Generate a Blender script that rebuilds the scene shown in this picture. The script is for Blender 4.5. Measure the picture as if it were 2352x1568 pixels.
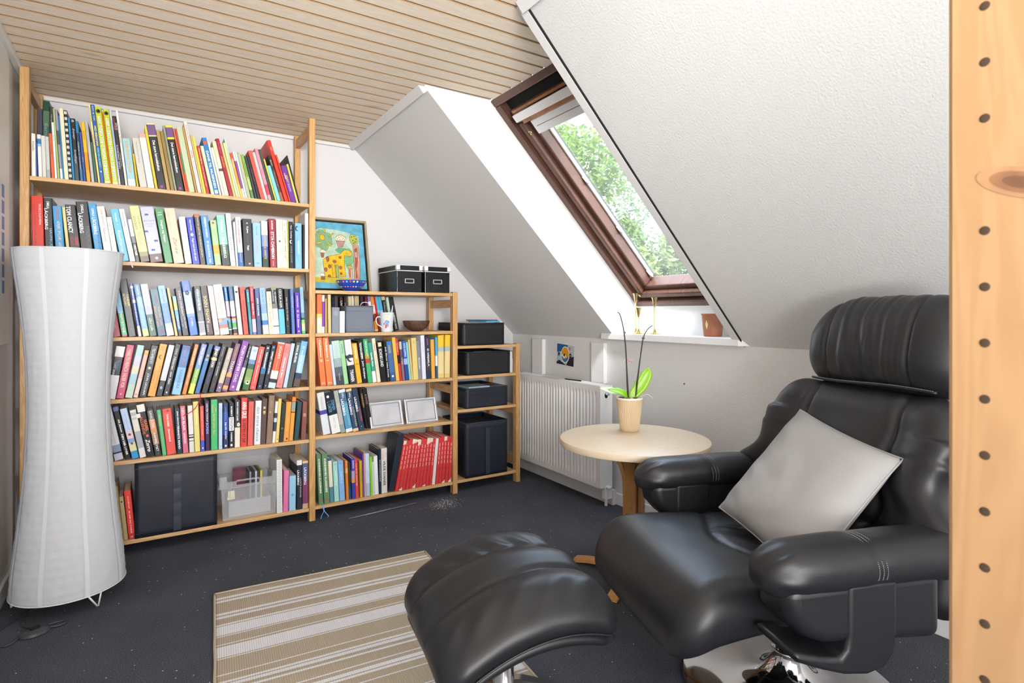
import bpy, bmesh, math, random
from math import pi, sin, cos, radians, sqrt, hypot, atan2
from mathutils import Vector, Matrix, noise

for o in list(bpy.data.objects): bpy.data.objects.remove(o)
SC = bpy.context.scene
COL = SC.collection
random.seed(7)

# ------------------------------------------------------------------ camera, world, lights, exposure
cam_d = bpy.data.cameras.new('camera'); cam = bpy.data.objects.new('camera', cam_d); COL.objects.link(cam)
cam_d.sensor_width = 36.0; cam_d.lens = 36.0*1301/2352
cam_d.shift_y = -(784-721)/2352.0
cam_d.dof.use_dof = True; cam_d.dof.focus_distance = 2.8; cam_d.dof.aperture_fstop = 16
cam_d.clip_start = 0.02; cam_d.clip_end = 200
cam.location = (0, 0, 1.12); cam.rotation_euler = (radians(90), 0, radians(-32.7))
SC.camera = cam

w = bpy.data.worlds.new('sky'); SC.world = w; w.use_nodes = True
nt = w.node_tree; bg = nt.nodes['Background']
tc = nt.nodes.new('ShaderNodeTexCoord'); nz = nt.nodes.new('ShaderNodeTexNoise'); nz.inputs['Scale'].default_value = 2.5; nz.inputs['Detail'].default_value = 6
cr = nt.nodes.new('ShaderNodeValToRGB'); cr.color_ramp.elements[0].position = .42; cr.color_ramp.elements[0].color = (.55, .72, 1.0, 1); cr.color_ramp.elements[1].position = .58; cr.color_ramp.elements[1].color = (1, 1, 1, 1)
nt.links.new(tc.outputs['Generated'], nz.inputs['Vector']); nt.links.new(nz.outputs['Fac'], cr.inputs['Fac']); nt.links.new(cr.outputs['Color'], bg.inputs['Color'])
bg.inputs['Strength'].default_value = 4.4

def area(name, loc, rot, sx, sy, power, color=(1, 1, 1)):
    l = bpy.data.lights.new(name, 'AREA'); l.shape = 'RECTANGLE'; l.size = sx; l.size_y = sy; l.energy = power; l.color = color
    o = bpy.data.objects.new(name, l); COL.objects.link(o); o.location = loc; o.rotation_euler = rot
    return o
# added unseen fill behind the camera, facing into the room
area('rear_fill_light', (.70, -1.42, 1.15), (radians(90), 0, 0), 1.4, 1.4, 27, (1.0, .985, .97))
# added side fill by the left wall, out of view
area('left_fill_light', (-.40, -1.02, 1.05), (0, radians(-90), 0), 1.9, .8, 6, (1.0, .985, .97))
# two further fills, both added and outside the frame
# added fill tilted up and forward to brighten the ceiling boards
area('upward_fill_light', (-.1, -1.2, .75), Vector((-.05, .62, .75)).to_track_quat('-Z', 'Y').to_euler(), .6, .6, 24, (1.0, .985, .97))
# added narrow fill aimed over the room at the shelves and the far slope
sb = area('far_fill_light', (-.1, -1.15, 1.45), Vector((1.0, 4.3, .45)).to_track_quat('-Z', 'Y').to_euler(), .7, .7, 11, (1.0, .985, .97)); sb.data.spread = radians(62)
sun = bpy.data.lights.new('sun', 'SUN'); sun.energy = 9.0; sun.angle = radians(14)
so = bpy.data.objects.new('sun', sun); COL.objects.link(so); so.rotation_euler = Vector((.36, .52, -.80)).to_track_quat('-Z', 'Y').to_euler()

SC.view_settings.view_transform = 'Standard'; SC.view_settings.look = 'None'; SC.view_settings.gamma = 1.0
SC.view_settings.use_curve_mapping = False; SC.view_settings.exposure = 0.75
SC.cycles.max_bounces = 10; SC.cycles.diffuse_bounces = 6; SC.cycles.transparent_max_bounces = 12
SC.cycles.sample_clamp_indirect = 4.0; SC.cycles.caustics_reflective = False; SC.cycles.caustics_refractive = False
SC.cycles.use_denoising = True

# ------------------------------------------------------------------ materials
def lin(c): return c/12.92 if c <= .04045 else ((c+.055)/1.055)**2.4
def rgb(h):
    if isinstance(h, tuple): return h
    h = h.lstrip('#')
    if len(h) == 3: h = ''.join(k*2 for k in h)
    return tuple(lin(int(h[i:i+2], 16)/255) for i in (0, 2, 4))
MATS = {}
def mat(name, col, rough=.5, metal=0, bump=0, bscale=100, trans=0, ior=1.45, spec=.5, coat=0, var=0, vscale=4, stretch=None, bdist=.002):
    if name in MATS: return MATS[name]
    m = bpy.data.materials.new(name); m.use_nodes = True; n = m.node_tree; p = n.nodes['Principled BSDF']
    c = rgb(col); p.inputs['Base Color'].default_value = (*c, 1); p.inputs['Roughness'].default_value = rough; p.inputs['Metallic'].default_value = metal
    p.inputs['IOR'].default_value = ior; p.inputs['Transmission Weight'].default_value = trans; p.inputs['Specular IOR Level'].default_value = spec; p.inputs['Coat Weight'].default_value = coat
    if bump or var:
        t = n.nodes.new('ShaderNodeTexCoord'); mp = n.nodes.new('ShaderNodeMapping'); n.links.new(t.outputs['Object'], mp.inputs['Vector'])
        if stretch: mp.inputs['Scale'].default_value = stretch
    if bump:
        x = n.nodes.new('ShaderNodeTexNoise'); x.inputs['Scale'].default_value = bscale; x.inputs['Detail'].default_value = 4
        b = n.nodes.new('ShaderNodeBump'); b.inputs['Strength'].default_value = bump; b.inputs['Distance'].default_value = bdist
        n.links.new(mp.outputs['Vector'], x.inputs['Vector']); n.links.new(x.outputs['Fac'], b.inputs['Height']); n.links.new(b.outputs['Normal'], p.inputs['Normal'])
    if var:
        x = n.nodes.new('ShaderNodeTexNoise'); x.inputs['Scale'].default_value = vscale; x.inputs['Detail'].default_value = 5
        r = n.nodes.new('ShaderNodeValToRGB'); r.color_ramp.elements[0].position = .3; r.color_ramp.elements[1].position = .7
        r.color_ramp.elements[0].color = (*[max(0, k*(1-var)) for k in c], 1); r.color_ramp.elements[1].color = (*[min(1, k*(1+var)) for k in c], 1)
        n.links.new(mp.outputs['Vector'], x.inputs['Vector']); n.links.new(x.outputs['Fac'], r.inputs['Fac']); n.links.new(r.outputs['Color'], p.inputs['Base Color'])
    MATS[name] = m
    return m
def wood(name, light, dark, grain='x', scale=1.0, rough=.45, amount=1.0, knots=True):
    """pine: grain lines stretched along one object axis, plus scattered knots"""
    if name in MATS: return MATS[name]
    m = bpy.data.materials.new(name); m.use_nodes = True; n = m.node_tree; L = n.links.new; p = n.nodes['Principled BSDF']; p.inputs['Roughness'].default_value = rough
    t = n.nodes.new('ShaderNodeTexCoord'); oi = n.nodes.new('ShaderNodeObjectInfo'); add = n.nodes.new('ShaderNodeVectorMath'); add.operation = 'ADD'
    mul = n.nodes.new('ShaderNodeVectorMath'); mul.operation = 'SCALE'; mul.inputs[0].default_value = (7, 13, 5); L(oi.outputs['Random'], mul.inputs['Scale'])
    L(t.outputs['Object'], add.inputs[0]); L(mul.outputs['Vector'], add.inputs[1])
    mp = n.nodes.new('ShaderNodeMapping'); s = {'x': (.9, 14, 14), 'y': (14, .9, 14), 'z': (14, 14, .9)}[grain]; mp.inputs['Scale'].default_value = tuple(k*scale for k in s)
    L(add.outputs['Vector'], mp.inputs['Vector'])
    x = n.nodes.new('ShaderNodeTexNoise'); x.inputs['Scale'].default_value = 2.2; x.inputs['Detail'].default_value = 6; x.inputs['Distortion'].default_value = 1.2; L(mp.outputs['Vector'], x.inputs['Vector'])
    wv = n.nodes.new('ShaderNodeMath'); wv.operation = 'SINE'; w2 = n.nodes.new('ShaderNodeMath'); w2.operation = 'MULTIPLY'; w2.inputs[1].default_value = 42.0; L(x.outputs['Fac'], w2.inputs[0]); L(w2.outputs[0], wv.inputs[0])
    r = n.nodes.new('ShaderNodeMapRange'); r.inputs['From Min'].default_value = -1; r.inputs['From Max'].default_value = 1; L(wv.outputs[0], r.inputs['Value'])
    r.inputs['To Max'].default_value = .55*amount
    mix = n.nodes.new('ShaderNodeMixRGB'); mix.inputs['Color1'].default_value = (*rgb(light), 1); mix.inputs['Color2'].default_value = (*rgb(dark), 1); L(r.outputs['Result'], mix.inputs['Fac'])
    out = mix.outputs['Color']
    if knots:
        m2 = n.nodes.new('ShaderNodeMapping'); s = {'x': (1.6, 6, 6), 'y': (6, 1.6, 6), 'z': (6, 6, 1.6)}[grain]; m2.inputs['Scale'].default_value = s; L(add.outputs['Vector'], m2.inputs['Vector'])
        v = n.nodes.new('ShaderNodeTexVoronoi'); v.inputs['Scale'].default_value = 1.0; L(m2.outputs['Vector'], v.inputs['Vector'])
        k = n.nodes.new('ShaderNodeMapRange'); k.inputs['From Min'].default_value = .10; k.inputs['From Max'].default_value = .03; k.inputs['To Max'].default_value = .6; L(v.outputs['Distance'], k.inputs['Value'])
        mk = n.nodes.new('ShaderNodeMixRGB'); mk.inputs['Color2'].default_value = (*[c*.35 for c in rgb(dark)], 1); L(k.outputs['Result'], mk.inputs['Fac']); L(out, mk.inputs['Color1']); out = mk.outputs['Color']
    L(out, p.inputs['Base Color'])
    b = n.nodes.new('ShaderNodeBump'); b.inputs['Strength'].default_value = .12; b.inputs['Distance'].default_value = .001; L(x.outputs['Fac'], b.inputs['Height']); L(b.outputs['Normal'], p.inputs['Normal'])
    MATS[name] = m
    return m

M_PINE_X = wood('pine_shelf', 'd6b07e', 'b5824a', 'x', rough=.4)
M_PINE_Z = wood('pine_post', 'd0a66e', 'ad7a40', 'z', rough=.4)
M_PINE_Y = wood('pine_rail', 'cba068', 'a67238', 'y', rough=.4)
M_NEAR = wood('pine_near_post', 'a07d57', '8c6843', 'z', 1.1, rough=.55, amount=.7)
M_CEIL = wood('whitewashed_pine', 'f3e6d4', 'dec6a8', 'x', 1.3, rough=.55, amount=.75)
M_GROOVE = mat('ceiling_groove', '8a6844', .7)
def plaster(name, col, strength, scale, dist=.004):
    m = mat(name, col, .75, bump=strength, bscale=scale, bdist=dist, spec=.25)
    return m
M_SLOPE = plaster('woodchip_wall_slope', 'd8d8d7', .45, 130, .003)
M_GABLE = plaster('plaster_gable', 'd8d8da', .3, 90)
M_KNEE = plaster('rough_wall_knee', 'dcdcdc', .8, 190, .003)
M_REVEAL = mat('white_reveal', 'efefef', .5)
M_WHITE = mat('white_paint', 'e6e6e6', .35)
M_TRIM = mat('white_trim', 'dedede', .4)
M_DARK = mat('black_gap', '0c0c0c', .8)
M_BROWN = mat('brown_stained_wood', '5b3e33', .35, bump=.15, bscale=30, stretch=(1, 12, 1), var=.25, vscale=6)
M_BROWN2 = mat('orange_brown_wood', '99653d', .45, var=.3, vscale=12)
M_LEATHER = mat('black_leather', '1d1e22', .40, bump=.16, bscale=420, bdist=.0012, spec=.62)
M_STITCH = mat('grey_thread', '8d8f94', .6)
M_CHROME = mat('chrome', 'd8d8da', .06, metal=1)
M_BRASS = mat('brass', 'c6b07c', .2, metal=1)
M_PAPER = mat('page_paper', 'e6dcc4', .8)
M_PAPERW = mat('white_paper', 'e9e9ea', .7)
M_NAVY = mat('navy_nonwoven_fabric', '20242f', .5, bump=.3, bscale=500, bdist=.0006)
M_NAVYT = mat('navy_fabric_trim', '343846', .4)
M_BLACKF = mat('black_cardboard_fabric', '1b1c20', .5, bump=.25, bscale=400, bdist=.0006)

def carpet():
    m = bpy.data.materials.new('dark_blue_grey_carpet'); m.use_nodes = True; n = m.node_tree; L = n.links.new; p = n.nodes['Principled BSDF']
    p.inputs['Roughness'].default_value = .95; p.inputs['Specular IOR Level'].default_value = .15
    t = n.nodes.new('ShaderNodeTexCoord')
    a = n.nodes.new('ShaderNodeTexNoise'); a.inputs['Scale'].default_value = 330; a.inputs['Detail'].default_value = 3; L(t.outputs['Object'], a.inputs['Vector'])
    r = n.nodes.new('ShaderNodeValToRGB'); r.color_ramp.elements[0].position = .35; r.color_ramp.elements[0].color = (*rgb('2f3138'), 1); r.color_ramp.elements[1].position = .68; r.color_ramp.elements[1].color = (*rgb('60636c'), 1); L(a.outputs['Fac'], r.inputs['Fac'])
    g = n.nodes.new('ShaderNodeTexNoise'); g.inputs['Scale'].default_value = 3; g.inputs['Detail'].default_value = 4; L(t.outputs['Object'], g.inputs['Vector'])
    gm = n.nodes.new('ShaderNodeMapRange'); gm.inputs['From Min'].default_value = .3; gm.inputs['From Max'].default_value = .7; gm.inputs['To Min'].default_value = .85; gm.inputs['To Max'].default_value = 1.15; L(g.outputs['Fac'], gm.inputs['Value'])
    mm = n.nodes.new('ShaderNodeVectorMath'); mm.operation = 'SCALE'; L(r.outputs['Color'], mm.inputs[0]); L(gm.outputs['Result'], mm.inputs['Scale'])
    v = n.nodes.new('ShaderNodeTexVoronoi'); v.inputs['Scale'].default_value = 26; L(t.outputs['Object'], v.inputs['Vector'])
    k = n.nodes.new('ShaderNodeMapRange'); k.inputs['From Min'].default_value = .075; k.inputs['From Max'].default_value = .045; L(v.outputs['Distance'], k.inputs['Value'])
    mk = n.nodes.new('ShaderNodeMixRGB'); mk.inputs['Color2'].default_value = (.6, .6, .62, 1); L(k.outputs['Result'], mk.inputs['Fac']); L(mm.outputs['Vector'], mk.inputs['Color1']); L(mk.outputs['Color'], p.inputs['Base Color'])
    b = n.nodes.new('ShaderNodeBump'); b.inputs['Strength'].default_value = .5; b.inputs['Distance'].default_value = .003; L(a.outputs['Fac'], b.inputs['Height']); L(b.outputs['Normal'], p.inputs['Normal'])
    return m
M_CARPET = carpet()

# ------------------------------------------------------------------ mesh helpers
class MB:
    def __init__(s): s.v = []; s.f = []; s.m = []
    def add(s, vs, fs, mi=0, M=None):
        k = len(s.v)
        s.v += [tuple(M @ Vector(p)) for p in vs] if M is not None else [tuple(p) for p in vs]
        s.f += [tuple(i+k for i in f) for f in fs]; s.m += [mi]*len(fs)
        return s
    def box(s, x0, x1, y0, y1, z0, z1, mi=0, M=None):
        vs = [(x0,y0,z0),(x1,y0,z0),(x1,y1,z0),(x0,y1,z0),(x0,y0,z1),(x1,y0,z1),(x1,y1,z1),(x0,y1,z1)]
        return s.add(vs, [(0,3,2,1),(4,5,6,7),(0,1,5,4),(1,2,6,5),(2,3,7,6),(3,0,4,7)], mi, M)
    def prism(s, poly, a0, a1, axis='y', mi=0, M=None):
        """poly: 2D points; axis: extrusion axis; (p,q) are the other two axes in xyz order"""
        n = len(poly)
        def P(p, a):
            return {'x': (a, p[0], p[1]), 'y': (p[0], a, p[1]), 'z': (p[0], p[1], a)}[axis]
        vs = [P(p, a0) for p in poly]+[P(p, a1) for p in poly]
        fs = [tuple(range(n)), tuple(range(2*n-1, n-1, -1))]+[(i, i+n, (i+1) % n+n, (i+1) % n) for i in range(n)]
        return s.add(vs, fs, mi, M)
    def lathe(s, prof, n=32, mi=0, M=None, cap=True):
        vs = []; fs = []
        for r, z in prof:
            for i in range(n): a = 2*pi*i/n; vs.append((r*cos(a), r*sin(a), z))
        for j in range(len(prof)-1):
            for i in range(n): fs.append((j*n+i, j*n+(i+1) % n, (j+1)*n+(i+1) % n, (j+1)*n+i))
        if cap: fs.append(tuple(range(n-1, -1, -1))); fs.append(tuple((len(prof)-1)*n+i for i in range(n)))
        return s.add(vs, fs, mi, M)
    def tube(s, pts, r, n=8, mi=0, M=None, closed=False):
        pts = [Vector(p) for p in pts]; N = len(pts); vs = []; fs = []
        rr = r if isinstance(r, (list, tuple)) else [r]*N
        up = Vector((0, 0, 1)); prev = None
        for i, p in enumerate(pts):
            if closed: d = pts[(i+1) % N]-pts[i-1]
            else: d = pts[min(i+1, N-1)]-pts[max(i-1, 0)]
            d.normalize()
            a = prev if prev is not None else (up if abs(d.z) < .9 else Vector((1, 0, 0)))
            a = (a-d*a.dot(d)); a.normalize(); b = d.cross(a); prev = a
            for k in range(n):
                t = 2*pi*k/n; vs.append(p+(a*cos(t)+b*sin(t))*rr[i])
        for i in range(N if closed else N-1):
            for k in range(n):
                j = (i+1) % N; fs.append((i*n+k, i*n+(k+1) % n, j*n+(k+1) % n, j*n+k))
        if not closed: fs.append(tuple(range(n-1, -1, -1))); fs.append(tuple((N-1)*n+k for k in range(n)))
        return s.add(vs, fs, mi, M)
    def grid(s, fn, nu, nv, mi=0, thick=0):
        vs = [fn(i/nu, j/nv) for j in range(nv+1) for i in range(nu+1)]
        return s.add(vs, [(j*(nu+1)+i, j*(nu+1)+i+1, (j+1)*(nu+1)+i+1, (j+1)*(nu+1)+i) for j in range(nv) for i in range(nu)], mi)
    def build(s, name, mats, parent=None, loc=None, rot=None, smooth=False, bevel=0, seg=2, fix=False, subsurf=0, solid=0):
        me = bpy.data.meshes.new(name); me.from_pydata([tuple(p) for p in s.v], [], s.f)
        if not isinstance(mats, (list, tuple)): mats = [mats]
        for m in mats: me.materials.append(m)
        for p, mi in zip(me.polygons, s.m): p.material_index = mi; p.use_smooth = bool(smooth)
        if fix:
            bm = bmesh.new(); bm.from_mesh(me); bmesh.ops.recalc_face_normals(bm, faces=bm.faces); bm.to_mesh(me); bm.free()
        me.update()
        o = bpy.data.objects.new(name, me); COL.objects.link(o)
        if parent: o.parent = parent
        if loc: o.location = loc
        if rot: o.rotation_euler = rot
        if smooth == 'auto': me.set_sharp_from_angle(angle=radians(38))
        if solid: d = o.modifiers.new('solid', 'SOLIDIFY'); d.thickness = solid; d.offset = 0
        if bevel: b = o.modifiers.new('bevel', 'BEVEL'); b.width = bevel; b.segments = seg; b.limit_method = 'ANGLE'; b.angle_limit = radians(40)
        if subsurf: d = o.modifiers.new('sub', 'SUBSURF'); d.levels = subsurf; d.render_levels = subsurf
        return o
def tag(o, label=None, cat=None, group=None, kind=None):
    if label: o['label'] = label
    if cat: o['category'] = cat
    if group: o['group'] = group
    if kind: o['kind'] = kind
    return o
def thing(name, label, cat, loc=(0,0,0), rz=0, group=None):
    o = bpy.data.objects.new(name, None); COL.objects.link(o); o.location = loc; o.rotation_euler = (0, 0, rz); o.empty_display_size = .05
    return tag(o, label, cat, group)
def struct(o, label=None): o['kind'] = 'structure'; (o.__setitem__('label', label) if label else None); return o
def copy_tree(o, parent=None):
    c = o.copy(); COL.objects.link(c)
    if parent: c.parent = parent
    for ch in list(o.children): copy_tree(ch, c)
    return c

def blob(size, r, n, fn=None, M=None):
    """closed rounded box (half sizes, corner radius, divisions) with an optional displacement fn(p, normal)"""
    hx, hy, hz = size; nx, ny, nz_ = n
    idx = {}; vs = []; fs = []
    def coord(i, nn, h):
        t = -1+2*i/nn
        t = sin(t*pi/2)*.45+t*.55
        return t*h
    def V(i, j, k):
        if (i, j, k) in idx: return idx[(i, j, k)]
        p = Vector((coord(i, nx, hx), coord(j, ny, hy), coord(k, nz_, hz)))
        rr = (min(r[0], hx*.999), min(r[1], hy*.999), min(r[2], hz*.999)) if isinstance(r, tuple) else (min(r, hx*.999), min(r, hy*.999), min(r, hz*.999))
        q = Vector((max(-(hx-rr[0]), min(hx-rr[0], p.x)), max(-(hy-rr[1]), min(hy-rr[1], p.y)), max(-(hz-rr[2]), min(hz-rr[2], p.z))))
        d = p-q; nrm = Vector((d.x/rr[0], d.y/rr[1], d.z/rr[2]))
        if nrm.length > 1e-9:
            nrm.normalize(); p = q+Vector((nrm.x*rr[0], nrm.y*rr[1], nrm.z*rr[2]))
        if fn: p = fn(p, nrm)
        idx[(i, j, k)] = len(vs); vs.append(tuple(p)); return idx[(i, j, k)]
    for i in range(nx):
        for j in range(ny):
            fs.append((V(i,j,0), V(i,j+1,0), V(i+1,j+1,0), V(i+1,j,0))); fs.append((V(i,j,nz_), V(i+1,j,nz_), V(i+1,j+1,nz_), V(i,j+1,nz_)))
    for i in range(nx):
        for k in range(nz_):
            fs.append((V(i,0,k), V(i+1,0,k), V(i+1,0,k+1), V(i,0,k+1))); fs.append((V(i,ny,k), V(i,ny,k+1), V(i+1,ny,k+1), V(i+1,ny,k)))
    for j in range(ny):
        for k in range(nz_):
            fs.append((V(0,j,k), V(0,j,k+1), V(0,j+1,k+1), V(0,j+1,k))); fs.append((V(nx,j,k), V(nx,j+1,k), V(nx,j+1,k+1), V(nx,j,k+1)))
    b = MB(); b.add(vs, fs, 0, M); return b
def gauss(x, w): return math.exp(-(x/w)**2)
def cr_spline(pts, n=10):
    """Catmull-Rom through points"""
    P = [Vector(p) for p in pts]; P = [P[0]*2-P[1]]+P+[P[-1]*2-P[-2]]; out = []
    for i in range(1, len(P)-2):
        for k in range(n):
            t = k/n; a, b, c, d = P[i-1], P[i], P[i+1], P[i+2]
            out.append(.5*((2*b)+(c-a)*t+(2*a-5*b+4*c-d)*t*t+(3*b-a-3*c+d)*t**3))
    out.append(P[-2]); return out

# ------------------------------------------------------------------ lettering (built-in font turned into flat meshes)
TXT = {}
def prep_texts(keys):
    obs = []
    for key in keys:
        if key in TXT: continue
        s, bold, ital = key
        c = bpy.data.curves.new('t', 'FONT'); c.body = s; c.size = 1; c.resolution_u = 2; c.fill_mode = 'FRONT'; c.offset = {0: .0, 1: .018, 2: .05}[bold]; c.shear = .35 if ital else 0
        c.space_character = 1.0 if bold < 2 else 1.0
        o = bpy.data.objects.new('t', c); COL.objects.link(o); obs.append((key, o, c)); TXT[key] = None
    bpy.context.view_layer.update(); dg = bpy.context.evaluated_depsgraph_get()
    for key, o, c in obs:
        me = o.evaluated_get(dg).to_mesh(); TXT[key] = ([(v.co.x, v.co.y) for v in me.vertices], [tuple(p.vertices) for p in me.polygons])
        o.evaluated_get(dg).to_mesh_clear(); bpy.data.objects.remove(o); bpy.data.curves.remove(c)
def text_on(mb, s, place, W, H, bold=0, ital=False, mi=0, maxstretch=1.7, base=None, align='c'):
    """fit text in a W x H box; place(a, b) maps box coords (centred) to 3D"""
    vs, fs = TXT[(s, bold, ital)]
    bv = TXT[base][0] if base else vs
    if not vs: return
    x0 = min(p[0] for p in bv); x1 = max(p[0] for p in bv); y0 = min(p[1] for p in bv); y1 = max(p[1] for p in bv)
    sy = H/(y1-y0); sx = min(W/(x1-x0), sy*maxstretch); cx = (x0+x1)/2; cy = (y0+y1)/2
    mb.add([place((p[0]-cx)*sx, (p[1]-cy)*sy) for p in vs], fs, mi)

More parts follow.
